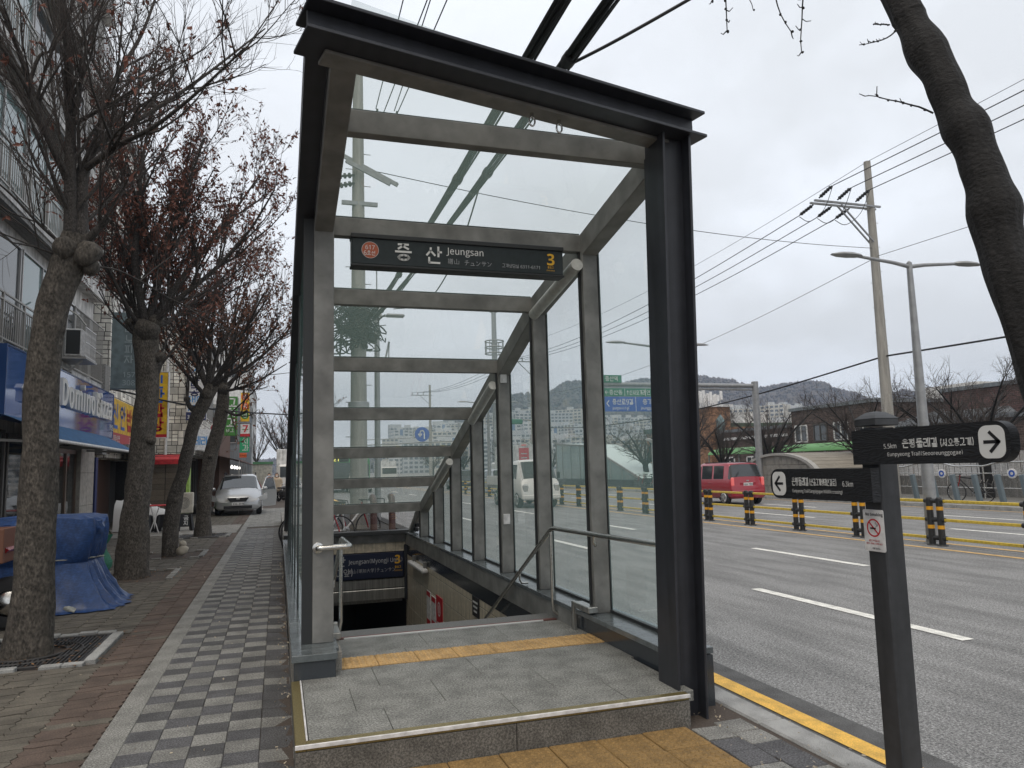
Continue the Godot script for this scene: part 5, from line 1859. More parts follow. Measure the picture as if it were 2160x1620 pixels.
func window(parent: Node, at: Vector3, b: Basis, w: float, h: float, fm: Material, pm: Material, cols := 2, called := "window", bar := 0.05) -> MeshInstance3D:
	var f := MB.new()
	f.xf = Transform3D(b, at)
	f.box(V(0, h * 0.5, 0.02), V(w, bar, 0.06))
	f.box(V(0, -h * 0.5, 0.02), V(w, bar, 0.06))
	for i in cols + 1:
		f.box(V(-w * 0.5 + w * i / cols, 0, 0.021), V(bar, h - bar, 0.058))
	var o := part(parent, called, f, fm)
	for i in cols:
		var p := MB.new()
		p.xf = f.xf
		var x0 := -w * 0.5 + w * i / cols + bar * 0.5
		var x1 := x0 + w / cols - bar
		p.quad(V(x0, -h * 0.5 + bar * 0.5, 0.012), V(x1, -h * 0.5 + bar * 0.5, 0.012), V(x1, h * 0.5 - bar * 0.5, 0.012), V(x0, h * 0.5 - bar * 0.5, 0.012))
		part(o, "pane", p, pm)
	return o
func bx_part(parent: Node, called: String, x0: float, x1: float, y0: float, y1: float, z0: float, z1: float, m: Material, r := 0.0, label := "") -> MeshInstance3D:
	var d := MB.new()
	if r > 0.0:
		d.cbx(x0, x1, y0, y1, z0, z1, r)
	else:
		d.bx(x0, x1, y0, y1, z0, z1)
	return part(parent, called, d, m, label)
func board(called: String, label: String, at: Vector3, b: Basis, w: float, h: float, d: float, m: Material, frame: Material = null, group := "") -> Node3D:
	var t := thing(called, label, "sign", at, 0, group)
	var k := MB.new()
	k.xf = Transform3D(b, Vector3.ZERO)
	k.cbox(V(0, 0, -d * 0.5), V(w, h, d), 0.01)
	part(t, "panel", k, m)
	if frame:
		k = MB.new()
		k.xf = Transform3D(b, Vector3.ZERO)
		for s in [-1.0, 1.0]:
			k.box(V(0, s * (h * 0.5 + 0.012), -d * 0.5), V(w + 0.05, 0.026, d + 0.02))
			k.box(V(s * (w * 0.5 + 0.012), 0, -d * 0.5), V(0.026, h, d + 0.02))
		part(t, "frame", k, frame)
	return t
func print_on(t: Node3D, b: Basis, m: Material, f: Callable, called := "lettering", z := 0.004) -> void:
	var k := MB.new()
	k.xf = Transform3D(b, b.z * z)
	f.call(k)
	part(t, called, k, m)
func down(k: MB, text: String, x: float, top: float, size: float, step: float, weight := 0.12) -> void:
	for i in text.length():
		write(k, text[i], V(x - size * 0.5, top - size - i * step, 0), Vector3.RIGHT, Vector3.UP, size, weight)

func left_buildings() -> void:
	var Rt := Vector3.RIGHT
	var Up := Vector3.UP
	# 1: flats with balconies over shops
	var a := thing("apartment_building", "grey apartment block with barred balconies above the blue shop sign", "building")
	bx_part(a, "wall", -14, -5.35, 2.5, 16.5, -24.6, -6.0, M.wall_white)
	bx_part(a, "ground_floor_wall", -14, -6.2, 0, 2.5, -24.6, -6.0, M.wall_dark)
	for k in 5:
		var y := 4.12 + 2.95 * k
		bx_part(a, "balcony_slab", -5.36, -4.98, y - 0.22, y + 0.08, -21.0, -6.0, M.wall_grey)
		bx_part(a, "balcony_edge", -4.985, -4.95, y - 0.12, y + 0.02, -21.0, -6.0, M.wall_white)
		# railing
		var r := MB.new()
		for yy in [0.18, 0.92, 1.06]:
			r.box(V(-5.02, y + yy, -13.5), V(0.035, 0.035, 15.0))
		part(a, "rail", r, M.rail)
		r = MB.new()
		for i in 13:
			r.box(V(-5.02, y + 0.56, -6.1 - 1.24 * i), V(0.045, 1.0, 0.045))
		stuff(a, "rail_posts", r, M.rail)
		r = MB.new()
		for i in 124:
			r.box(V(-5.02, y + 0.55, -6.1 - 0.12 * i), V(0.016, 0.74, 0.02))
		stuff(a, "rail_bars", r, M.rail)
		for i in 5:
			window(a, V(-5.34, y + 1.28, -7.6 - 2.95 * i), EAST, 2.8, 2.3, M.frame_alu, M.pane_teal if (i + k) % 3 else M.pane_dark, 2)
		# end bay: barred window boxes
		bx_part(a, "bay_wall", -5.36, -5.05, y - 0.2, y + 0.25, -24.55, -21.02, M.wall_white)
		window(a, V(-5.34, y + 1.3, -22.8), EAST, 2.4, 1.7, M.frame_alu, M.pane_dark, 3)
		r = MB.new()
		for yy in [0.3, 1.1, 1.9]:
			r.box(V(-5.02, y + yy, -22.8), V(0.03, 0.03, 3.3))
		for i in 28:
			r.box(V(-5.02, y + 1.1, -21.2 - 0.118 * i), V(0.014, 1.6, 0.014))
		stuff(a, "window_bars", r, M.rail)
	bx_part(a, "white_panel", -5.2, -5.0, 2.9, 4.0, -24.5, -21.2, M.wall_panel)
	bx_part(a, "end_pier", -5.4, -4.96, 2.3, 5.0, -25.2, -24.55, M.wall_grey)
	# shop front
	for q in [[-6.6, -9.6], [-9.75, -13.2], [-13.35, -16.8]]:
		window(a, V(-5.15, 1.35, (q[0] + q[1]) * 0.5), EAST, absf(q[1] - q[0]), 2.4, M.frame_dark, M.pane_shop, 2, "shop_window", 0.07)
	window(a, V(-5.15, 1.25, -18.6), EAST, 3.2, 2.5, M.frame_dark, M.pane_shop, 3, "shop_window", 0.09)
	window(a, V(-5.15, 1.15, -21.3), EAST, 1.9, 2.3, M.frame_bronze, M.pane_shop, 2, "shop_door", 0.11)
	for z in [-22.65, -23.4]:
		for i in 3:
			bx_part(a, "stone_cladding", -5.3, -5.0, i * 0.88, i * 0.88 + 0.872, z - 0.37, z + 0.37, M.clad, 0.006)
	bx_part(a, "recess_door", -5.6, -5.45, 0, 2.45, -25.9, -23.8, M.door_brown)
	bx_part(a, "recess_door", -5.6, -5.44, 0, 2.45, -28.2, -25.95, M.door_brown)
	bx_part(a, "banner_stand", -5.05, -4.98, 0.3, 2.2, -24.15, -23.9, M.banner_navy)
	bx_part(a, "banner_foot", -5.06, -4.97, 0.25, 0.62, -24.16, -23.89, M.banner_orange)
	# shop interior glimpses: counter and shelves behind the glass
	bx_part(a, "shop_counter", -6.0, -5.6, 0.1, 1.1, -16, -8, M.clad)
	for i in 4:
		bx_part(a, "shop_shelf", -6.15, -5.75, 0.5 + 0.45 * i, 0.54 + 0.45 * i, -20.0, -16.5, M.white_plate)
	# blue shop sign with raised letters
	var s := board("shop_sign", "long glossy blue pizza shop sign with raised white letters", V(-4.72, 3.42, -20.0), EAST, 9.2, 1.28, 0.28, M.sign_blue, M.sign_blue_edge)
	var tm := func(text: String, x: float, y: float, size: float, dp: float) -> void:
		var m := TextMesh.new()
		m.font = sans_b
		m.font_size = 64
		m.pixel_size = size / 46.0
		m.depth = dp
		m.curve_step = 3.0
		m.text = text
		m.horizontal_alignment = HORIZONTAL_ALIGNMENT_LEFT
		m.vertical_alignment = VERTICAL_ALIGNMENT_BOTTOM
		var o := part(s, "raised_lettering", m, M.letter_white)
		o.transform = Transform3D(EAST, EAST * V(x, y, dp * 0.5 + 0.002))
	tm.call("Domino's", -1.35, -0.38, 0.62, 0.1)
	tm.call("Pizza", 1.95, -0.38, 0.62, 0.1)
	tm.call("1577-3082", -3.75, -0.42, 0.34, 0.12)
	print_on(s, EAST, M.letter_white, func(k): write(k, "증산점", V(4.02, -0.42, 0), Rt, Up, 0.16), "lettering", 0.03)
	# awning under it
	var w := thing("awning", "long sloping blue fabric awning under the blue shop sign", "awning")
	var rows := []
	for i in 9:
		var t := i / 8.0
		var row := []
		for j in 25:
			row.append(V(-4.9 + 1.1 * t, 2.86 - 0.55 * t + sin(t * PI) * 0.05 - absf(sin(j * 0.7)) * 0.012 * t, -15.2 - 7.8 * j / 24.0))
		rows.append(row)
	var d := MB.new()
	d.grid(rows)
	part(w, "fabric", d, M.awning_blue)
	d = MB.new()
	d.rod(V(-3.79, 2.29, -15.1), V(-3.79, 2.29, -23.1), 0.035, 8)
	part(w, "front_bar", d, M.white_plate)
	for z in [-15.6, -19.2, -22.6]:
		d = MB.new()
		d.beam(V(-4.95, 2.35, z), V(-3.85, 2.27, z), 0.04, 0.05)
		part(w, "arm", d, M.rail)
	# air conditioner in its cage
	var ac := thing("air_conditioner", "caged air conditioner unit bracketed to the wall above the blue shop sign", "air conditioner", V(-4.72, 4.45, -20.3))
	d = MB.new()
	d.cbox(V(0, 0.42, 0), V(0.36, 0.66, 0.95), 0.02)
	part(ac, "case", d, M.white_plate)
	d = MB.new()
	d.box(V(0, 0.42, 0.478), V(0.3, 0.58, 0.006))
	part(ac, "side_panel", d, M.gasket)
	d = MB.new()
	for i in 9:
		d.box(V(0.27, 0.42, -0.5 + 0.125 * i), V(0.02, 0.66, 0.02))
	for y in [0.08, 0.42, 0.78]:
		d.box(V(0.27, y, 0), V(0.025, 0.025, 1.06))
	stuff(ac, "cage_bars", d, M.white_plate)
	d = MB.new()
	d.box(V(0.0, 0.03, 0), V(0.62, 0.05, 1.1))
	d.tube(P3([V(-0.3, 1.35, 0.5), V(0.1, 1.05, 0.52), V(0.27, 0.82, 0.52)]), R1([0.02]), 6)
	d.beam(V(-0.3, -0.5, 0.4), V(0.2, 0.0, 0.4), 0.04, 0.04)
	part(ac, "bracket", d, M.rail)
	# yellow restaurant sign flat on the wall
	s = board("restaurant_sign", "yellow wall sign with four large blue and red Korean letters beside the blue awning", V(-4.9, 3.38, -27.6), EAST, 5.0, 1.42, 0.16, M.sign_yellow)
	print_on(s, EAST, M.print_rose, func(k): k.quad(V(-2.5, -0.71, 0), V(2.5, -0.71, 0), V(2.5, -0.36, 0), V(-2.5, -0.36, 0)), "red_band")
	print_on(s, EAST, M.blue_print, func(k):
		write(k, "신", V(-2.1, -0.22, 0), Rt, Up, 0.78, 0.14, 1.1)
		write(k, "안", V(-0.98, -0.22, 0), Rt, Up, 0.78, 0.14, 1.1), "lettering", 0.005)
	print_on(s, EAST, M.red_print, func(k):
		write(k, "밥", V(0.12, -0.22, 0), Rt, Up, 0.78, 0.14, 1.1)
		write(k, "상", V(1.2, -0.22, 0), Rt, Up, 0.78, 0.14, 1.1), "lettering", 0.005)
	print_on(s, EAST, M.white_print, func(k):
		write(k, "삼계정식전문", V(-2.1, -0.64, 0), Rt, Up, 0.2, 0.12, 0.9)
		write(k, "373-6061", V(0.6, -0.64, 0), Rt, Up, 0.22), "lettering", 0.008)
	# projecting signs
	s = board("hanging_sign", "tall grey blue projecting sign with pale vertical letters behind the second tree", V(-3.6, 4.7, -19.9), SOUTH, 0.62, 1.9, 0.2, M.sign_slate)
	print_on(s, SOUTH, M.print_pale, func(k):
		down(k, "도미노피자", 0.08, 0.9, 0.2, 0.255)
		write(k, "1577-", V(-0.05, -0.66, 0), Rt, Up, 0.13)
		write(k, "3082", V(-0.05, -0.86, 0), Rt, Up, 0.13))
	s = board("hanging_sign", "tall yellow projecting sign with blue and red letters right of the second tree", V(-3.72, 3.9, -25.9), SOUTH, 0.62, 2.1, 0.22, M.sign_yellow, M.white_plate)
	print_on(s, SOUTH, M.blue_print, func(k): down(k, "신안", 0.0, 0.95, 0.42, 0.46, 0.15))
	print_on(s, SOUTH, M.red_print, func(k):
		down(k, "밥상", 0.0, 0.02, 0.42, 0.46, 0.15)
		k.quad(V(-0.31, -1.05, 0), V(0.31, -1.05, 0), V(0.31, -0.95, 0), V(-0.31, -0.95, 0)), "lettering", 0.005)
	# 2: block faced with pale stone slips
	var b := thing("stone_clad_building", "tall building faced with small white stone slips behind the yellow signs", "building")
	bx_part(b, "wall", -15, -4.98, 2.2, 12.8, -30.5, -25.2, M.stone_slips)
	bx_part(b, "ground_floor_wall", -15, -5.7, 0, 2.2, -30.5, -24.7, M.wall_dark)
	bx_part(b, "parapet", -15.1, -4.9, 12.8, 13.3, -30.6, -25.1, M.wall_grey)
	for k in 3:
		window(b, V(-4.97, 6.6 + 2.4 * k, -27.0), EAST, 1.6, 1.2, M.frame_alu, M.pane_dark, 2)
	bx_part(b, "canopy_slab", -5.1, -4.4, 2.4, 2.62, -30.4, -25.3, M.wall_grey)
	bx_part(b, "fascia_board", -4.6, -4.5, 2.0, 2.62, -30.0, -27.0, M.white_plate)
	# 3: lower forward block
	var c := thing("tiled_shop_building", "two storey white tiled shop building with a drainpipe, behind the third tree", "building")
	bx_part(c, "wall", -15, -3.25, 2.45, 7.4, -41.0, -30.6, M.stone_slips)
	bx_part(c, "ground_floor_wall", -15, -3.9, 0, 2.45, -41.0, -30.7, M.wall_dark)
	bx_part(c, "roof_edge", -15.1, -3.15, 7.4, 7.65, -41.1, -30.5, M.wall_grey)
	for k in 5:
		window(c, V(-3.24, 4.9, -32.0 - 1.9 * k), EAST, 1.4, 1.3, M.frame_alu, M.pane_dark, 3)
	d = MB.new()
	d.rod(V(-4.05, 2.4, -30.52), V(-4.05, 7.3, -30.52), 0.055, 8)
	part(c, "drainpipe", d, M.white_plate)
	for k in 3:
		window(c, V(-3.85, 1.2, -31.8 - 2.9 * k), EAST, 2.7, 2.3, M.frame_lime if k == 0 else M.frame_dark, M.pane_shop, 3, "shop_window", 0.08)
	for x in [-3.15, -2.95]:
		bx_part(c, "lime_post", x - 0.1, x, 0, 2.45, -28.6, -28.2, M.lime)
	# show room sign, board, dental signs, stack of small signs
	s = board("hanging_sign", "tall white projecting show room sign with a navy foot", V(-2.96, 4.8, -30.0), SOUTH, 0.70, 2.25, 0.22, M.white_plate)
	print_on(s, SOUTH, M.sky_print, func(k):
		write(k, "SHOW", V(-0.3, -0.45, 0), Rt, Up, 0.24, 0.1, 0.72, sans_b)
		write(k, "ROOM", V(-0.3, -0.78, 0), Rt, Up, 0.24, 0.1, 0.72, sans_b)
		k.tri(V(-0.2, 0.62, 0), V(0.2, 1.0, 0), V(0.08, 1.05, 0)))
	print_on(s, SOUTH, M.banner_navy, func(k):
		down(k, "한공", -0.08, 0.5, 0.34, 0.38, 0.14)
		k.quad(V(-0.35, -1.125, 0), V(0.35, -1.125, 0), V(0.35, -0.82, 0), V(-0.35, -0.82, 0)), "navy_foot")
	print_on(s, SOUTH, M.white_print, func(k): write(k, "307-8015", V(-0.3, -1.06, 0), Rt, Up, 0.13, 0.1, 0.85, sans_b), "lettering", 0.008)
	s = board("shop_board", "white shop board with faint blue letters between the third and fourth trees", V(-3.1, 3.05, -32.4), Basis(Vector3.UP, 0.45), 1.7, 0.85, 0.3, M.white_plate)
	print_on(s, Basis(Vector3.UP, 0.45), M.sky_print, func(k): write(k, "인테리어", V(-0.5, -0.22, 0), Rt, Up, 0.36, 0.12, 0.8))
	s = board("hanging_sign", "green projecting dental clinic sign with white letters", V(-2.13, 4.35, -37.0), SOUTH, 0.56, 1.85, 0.2, M.sign_leaf)
	print_on(s, SOUTH, M.white_print, func(k):
		down(k, "고치과", 0.03, 0.84, 0.42, 0.47, 0.14)
		write(k, "비교", V(-0.2, -0.76, 0), Rt, Up, 0.16, 0.12, 1.0))
	s = thing("disc_sign", "small round dark red sign left of the green dental sign", "sign", V(-2.75, 3.75, -37.0))
	d = MB.new()
	d.lathe([Vector2(0, -0.06), Vector2(0.26, -0.06), Vector2(0.26, 0.06), Vector2(0, 0.06)], Transform3D(Basis(V(1, 0, 0), PI * 0.5), Vector3.ZERO), 24)
	part(s, "disc", d, M.print_rose)
	print_on(s, SOUTH, M.white_print, func(k): write(k, "맛", V(-0.16, -0.16, 0), Rt, Up, 0.32), "lettering", 0.066)
	s = board("hanging_sign", "narrow yellow projecting sign with orange and green discs, highest of its stack", V(-1.72, 5.2, -42.0), SOUTH, 0.44, 1.55, 0.2, M.sign_yellow)
	for q in [[0.55, "중", M.banner_orange], [0.05, "국", M.banner_orange], [-0.45, "성", M.sign_leaf]]:
		print_on(s, SOUTH, q[2], func(k):
			for i in 20:
				k.tri(V(0, q[0], 0), V(cos(TAU * i / 20) * 0.2, q[0] + sin(TAU * i / 20) * 0.2, 0), V(cos(TAU * (i + 1) / 20) * 0.2, q[0] + sin(TAU * (i + 1) / 20) * 0.2, 0)), "disc")
		print_on(s, SOUTH, M.white_print, func(k): write(k, q[1], V(-0.12, q[0] - 0.12, 0), Rt, Up, 0.24), "lettering", 0.008)
	s = board("convenience_store_sign", "small square shop sign with a red and orange 7 on white", V(-1.70, 3.97, -42.0), SOUTH, 0.48, 0.7, 0.2, M.white_plate, M.frame_dark)
	print_on(s, SOUTH, M.red_print, func(k):
		write(k, "7", V(-0.14, -0.13, 0), Rt, Up, 0.4, 0.1, 1.0, sans_b)
		k.quad(V(-0.24, -0.34, 0), V(0.24, -0.34, 0), V(0.24, -0.2, 0), V(-0.24, -0.2, 0)))
	print_on(s, SOUTH, M.sign_leaf, func(k): k.quad(V(-0.14, 0.0, 0), V(0.16, 0.0, 0), V(0.16, 0.05, 0), V(-0.14, 0.05, 0)), "stripe", 0.003)
	s = board("hanging_sign", "small mint green clinic sign under the 7 sign", V(-1.72, 3.18, -42.0), SOUTH, 0.48, 0.8, 0.18, M.sign_mint)
	print_on(s, SOUTH, M.white_print, func(k): down(k, "치과", 0.05, 0.36, 0.32, 0.36, 0.12))
	s = board("warning_sign", "small orange lettered sign lowest on the stack of projecting signs", V(-1.78, 2.62, -42.0), SOUTH, 0.36, 0.24, 0.06, M.banner_orange)
	print_on(s, SOUTH, M.black_print, func(k): write(k, "주차금지", V(-0.16, -0.06, 0), Rt, Up, 0.09))
	# 4, 5 ...: further blocks
	var blocks := [
		["brown_shop_building", "low brown shop building with a long awning behind the silver car", -15.0, -2.9, 0.0, 4.6, -50.0, -41.2, "wall_brown"],
		["grey_shop_building", "dark grey metal clad building beyond the brown awning", -15.0, -2.0, 0.0, 6.0, -62.0, -52.0, "wall_slate"],
		["white_tower_building", "plain white building rising behind the stacked signs", -16.0, -2.4, 0.0, 11.5, -78.0, -62.5, "wall_panel"],
		["cream_house", "small cream building with a green roof at the end of the footway", -8.0, -0.6, 0.0, 2.6, -86.0, -80.0, "wall_cream"],
		["distant_flats", "pale apartment block closing the far end of the street", -14.0, -3.5, 0.0, 14.0, -130.0, -110.0, "wall_panel"],
	]
	for q in blocks:
		var t := thing(q[0], q[1], "building")
		bx_part(t, "wall", q[2], q[3], q[4], q[5], q[6], q[7], M[q[8]])
		bx_part(t, "roof", q[2] - 0.1, q[3] + 0.1, q[5], q[5] + 0.25, q[6] - 0.1, q[7] + 0.1, M.roof_green if q[0] == "cream_house" else M.wall_grey)
		var n := int((q[7] - q[6]) / 2.6)
		var floors := int(q[5] / 2.8)
		for f in range(1 if q[0] != "cream_house" else 0, floors):
			for i in n:
				window(t, V(q[3] + 0.01, 1.5 + 2.8 * f, q[7] - 1.3 - 2.6 * i), EAST, 1.5, 1.3, M.frame_alu, M.pane_dark, 2)
			if q[0] != "brown_shop_building":
				for i in 3:
					window(t, V(q[3] - 1.2 - 2.0 * i, 1.5 + 2.8 * f, q[7] + 0.01), SOUTH, 1.1, 1.2, M.frame_alu, M.pane_dark, 2)
	var t4 := thing("market_awning", "long brown corrugated awning over the shop fronts behind the silver car", "awning")
	for k in 8:
		var z0 := -33.0 - 2.3 * k
		var fl := MB.new()
		rows = []
		for i in 5:
			var row := []
			for j in 9:
				row.append(V(-3.4 + 1.9 * i / 4.0, 2.75 - 0.55 * i / 4.0 - sin(i * 0.78) * 0.04, z0 - 2.28 * j / 8.0))
			rows.append(row)
		fl.grid(rows)
		fl.beam(V(-1.5, 2.19, z0), V(-1.5, 2.19, z0 - 2.28), 0.05, 0.05)
		part(t4, "awning_panel", fl, M.awning_brown if k % 2 else M.awning_rust)
		fl = MB.new()
		fl.rod(V(-1.55, 0.0, z0), V(-1.55, 2.2, z0), 0.02, 6)
		part(t4, "pole", fl, M.rail)
	for k in 4:
		var bl := MB.new()
		bl.lathe([Vector2(0, -0.1), Vector2(0.05, -0.06), Vector2(0.055, 0), Vector2(0.03, 0.06), Vector2(0, 0.08)], Transform3D(Basis(), V(-1.9, 1.95, -34.2 - 2.2 * k)), 10)
		part(t4, "light_bulb", bl, M.bulb)
	# wooden kiosk with its little red roof
	var kk := thing("wooden_kiosk", "boarded wooden kiosk with a small red roof, behind the white sheeted heap", "kiosk", V(-3.2, 0, -27.5))
	bx_part(kk, "core", -1.3, -0.02, 0.0, 2.3, -1.4, -0.02, M.wall_dark)
	for i in 12:
		var y := 0.06 + 0.185 * i
		bx_part(kk, "plank", -1.3, -0.44, y, y + 0.178, -0.02, 0.004 + 0.004 * (i % 2), M.plank if i % 3 else M.plank_b, 0.004)
		bx_part(kk, "plank", -0.42, 0.0, y, y + 0.178, -0.02, 0.006 + 0.003 * (i % 3), M.plank_b if i % 4 else M.plank, 0.004)
		bx_part(kk, "plank", -0.02, 0.004, y, y + 0.178, -1.4, -0.02, M.plank, 0.004)
	d = MB.new()
	d.quad(V(-0.95, 2.34, -0.2), V(-0.95, 2.16, 0.36), V(0.12, 2.16, 0.36), V(0.12, 2.34, -0.2))
	d.box(V(-0.415, 2.09, 0.37), V(1.07, 0.16, 0.02))
	part(kk, "red_roof", d, M.red_roof)
	# power cable along the fronts
	var cb := MB.new()
	cb.tube(spline([V(-4.9, 4.3, -25.0), V(-2.2, 3.85, -27), V(0.4, 4.1, -33)], 8), R1([0.03]), 6)
	solo("service_cable", cb, M.rubber, "thick black cable sagging across the fronts above the kiosk", "cable")

func left_things() -> void:
	# tarpaulin: folds run down to the ground, tied at the waist
	rng.seed = 77
	var fn := FastNoiseLite.new()
	fn.seed = 8
	fn.frequency = 1.0
	var rows := []
	var cx := -3.55
	var cz := -11.0
	var prof := [[0.0, 1.16], [0.02, 1.12], [0.05, 1.09], [0.12, 1.06], [0.22, 1.03], [0.34, 0.99], [0.46, 0.96], [0.54, 0.94], [0.57, 0.925], [0.60, 0.95], [0.68, 0.975], [0.78, 0.99], [0.88, 1.0], [0.97, 1.0], [1.07, 0.985], [1.10, 0.9], [1.115, 0.6], [1.118, 0.3], [1.12, 0.02]]
	for q in prof:
		var h: float = q[0]
		var k: float = q[1]
		var row := []
		for j in 181:
			var a := TAU * (j % 180) / 180.0
			var ca := cos(a)
			var sa := sin(a)
			var e := pow(pow(absf(ca), 6.0) + pow(absf(sa), 6.0), -1.0 / 6.0)
			var low := clampf((0.62 - h) / 0.62, 0.0, 1.0)
			var up := clampf((h - 0.55) / 0.5, 0.0, 1.0) * clampf((1.12 - h) * 6.0, 0.0, 1.0)
			var fold := sin(a * 13.0 + fn.get_noise_2d(h * 2.0, 3.0) * 2.5) * 0.6 + sin(a * 22.0 + 1.3 + h * 2.0) * 0.4 + fn.get_noise_3d(ca * 4.0, h * 3.0, sa * 4.0)
			fold = 1.0 - absf(fposmod(fold * 0.8 + 1.0, 2.0) - 1.0) * 2.0
			var amp := 0.022 + low * 0.075 + up * 0.03 * (1.0 + sin(a * 5.0))
			if k < 0.7:
				amp = 0.01
			var flare := 1.0 + low * low * 0.045 * (1.0 + 1.4 * maxf(0.0, cos(a - 0.25)) + 0.5 * sin(a * 3.0))
			var rx := 1.36 * e * (0.35 + 0.65 * k if k > 0.7 else k) * flare + fold * amp
			var rz := 0.62 * e * k * flare + fold * amp
			var y := h + (0.012 if h < 0.01 else 0.0) + (fn.get_noise_2d(ca * 3.0 * k, sa * 3.0 * k) * 0.05 - 0.035 * cos(a * 4.0) * k if h > 1.0 else 0.0)
			row.append(V(ca * rx, y, sa * rz))
		rows.append(row)
	rows.reverse()
	var t := thing("tarpaulin", "blue tarpaulin roped over a bulky load behind the nearest tree", "tarpaulin", V(cx, 0, cz))
	var d := MB.new()
	d.grid(rows, false)
	d.soften(0.72)
	part(t, "sheet", d, M.tarp)
	var ring := PackedVector3Array()
	for j in 181:
		var p: Vector3 = rows[rows.size() - 9][j]
		ring.append(V(p.x * 1.012, 0.57 + 0.05 * sin(TAU * j / 180.0 * 1.0 + 0.4), p.z * 1.012))
	d = MB.new()
	d.tube(ring, R1([0.011]), 6, false)
	part(t, "rope", d, M.rope)
	# silvery inner side turned up at the hem
	d = MB.new()
	rows = []
	for i in 6:
		var row := []
		for j in 13:
			var u := j / 12.0
			row.append(V(0.80 + u * 0.45 + sin(i * 1.2) * 0.012, 0.012 + i * 0.036 * (1.0 - absf(u - 0.4) * 0.9) + 0.02 * sin(u * 9.0), 0.86 - i * 0.035 + 0.05 * sin(u * 7.0 + i) - u * 0.08))
		rows.append(row)
	d.grid(rows)
	part(t, "turned_hem", d, M.tarp_back, "grey inner side of the sheet folded outwards")
	# scooter with crate, mostly cut by the frame
	var sc := thing("delivery_scooter", "red delivery scooter cut off by the left edge, behind the nearest tree", "scooter", V(-3.3, 0, -9.45))
	d = MB.new()
	var fr := PackedVector2Array([Vector2(-0.55, 0.62), Vector2(0.1, 0.66), Vector2(0.5, 0.9), Vector2(0.56, 0.86), Vector2(0.2, 0.52), Vector2(-0.5, 0.42)])
	d.prism(fr, -0.13, 0.13)
	part(sc, "body", d, M.scooter_red)
	print_on(sc, SOUTH, M.white_print, func(k): write(k, "A", V(0.14, 0.58, 0), Vector3.RIGHT, Vector3.UP, 0.06, 0.1, 1.0, sans_b), "lettering", 0.136)
	for x in [-0.62, 0.55]:
		d = MB.new()
		d.lathe([Vector2(0.14, -0.045), Vector2(0.24, -0.05), Vector2(0.285, -0.02), Vector2(0.285, 0.02), Vector2(0.24, 0.05), Vector2(0.14, 0.045)], Transform3D(Basis(V(1, 0, 0), PI * 0.5), V(x, 0.285, 0)), 24)
		var wl := part(sc, "wheel", d, M.rubber)
		d = MB.new()
		d.lathe([Vector2(0, -0.05), Vector2(0.14, -0.03), Vector2(0.14, 0.03), Vector2(0, 0.05)], Transform3D(Basis(V(1, 0, 0), PI * 0.5), V(x, 0.285, 0)), 16)
		part(wl, "rim", d, M.stainless)
	d = MB.new()
	d.cbox(V(0.0, 0.33, 0), V(0.5, 0.3, 0.24), 0.05)
	d.cbox(V(0.32, 0.25, 0.1), V(0.3, 0.12, 0.14), 0.04)
	part(sc, "engine", d, M.rubber)
	d = MB.new()
	d.lathe([Vector2(0, 0), Vector2(0.05, 0.01), Vector2(0.045, 0.05), Vector2(0, 0.06)], Transform3D(Basis(V(0, 0, 1), -PI * 0.5), V(0.34, 0.5, 0.14)), 12)
	part(sc, "indicator", d, M.banner_orange)
	d = MB.new()
	d.cbox(V(-0.25, 0.76, 0), V(0.75, 0.1, 0.26), 0.04)
	part(sc, "seat", d, M.rubber)
	var cr := thing("plastic_crate", "brown slatted plastic crate carried on the red scooter", "crate", V(-3.15, 0.72, -9.45))
	for q in [[V(0, 0.01, 0), V(0.72, 0.02, 0.44)], [V(0, 0.34, 0.21), V(0.74, 0.07, 0.03)], [V(0, 0.2, 0.21), V(0.74, 0.05, 0.03)], [V(0, 0.05, 0.21), V(0.74, 0.09, 0.03)], [V(0, 0.19, -0.21), V(0.72, 0.36, 0.02)]]:
		d = MB.new()
		d.cbox(q[0], q[1], 0.006)
		part(cr, "crate_side", d, M.crate)
	d = MB.new()
	for x in [-0.36, -0.12, 0.12, 0.36]:
		d.cbox(V(x, 0.19, 0.212), V(0.05, 0.36, 0.04), 0.006)
	for x in [-0.36, 0.36]:
		d.cbox(V(x, 0.19, 0), V(0.02, 0.36, 0.42), 0.005)
	part(cr, "crate_ribs", d, M.crate)
	# black folding stools lettered in white
	var lab := ["black plastic stool with white lettering, left of the third tree", "black plastic stool half behind the third tree's trunk", "black plastic stool under the white outdoor unit, right of the third tree"]
	var px := [-3.72, -3.15, -2.62]
	for k in 3:
		var st := thing("plastic_stool", lab[k], "stool", V(px[k], 0, -24.1), rr(-0.2, 0.2), "black stools before the kiosk")
		d = MB.new()
		d.cbox(V(0, 0.47, 0), V(0.34, 0.05, 0.3), 0.012)
		part(st, "seat", d, M.stool)
		for sx in [-1.0, 1.0]:
			for sz in [-1.0, 1.0]:
				d = MB.new()
				d.beam(V(sx * 0.15, 0.46, sz * 0.13), V(sx * 0.2, 0.0, sz * 0.18), 0.09, 0.07)
				part(st, "leg", d, M.stool)
		d = MB.new()
		d.quad(V(-0.17, 0.12, 0.165), V(0.17, 0.12, 0.165), V(0.15, 0.45, 0.145), V(-0.15, 0.45, 0.145))
		part(st, "front_panel", d, M.stool)
		if k != 1:
			print_on(st, Basis(V(1, 0, 0), -0.06), M.white_print, func(q2):
				down(q2, "주차" if k == 0 else "금지", 0.02, 0.43, 0.13, 0.15, 0.13), "lettering", 0.175)
	var rt := thing("folding_table", "small red topped folding table on thin white legs beside the third tree", "table", V(-3.35, 0, -23.6))
	d = MB.new()
	d.cbox(V(0, 0.78, 0), V(0.95, 0.035, 0.5), 0.01)
	part(rt, "top", d, M.red_roof)
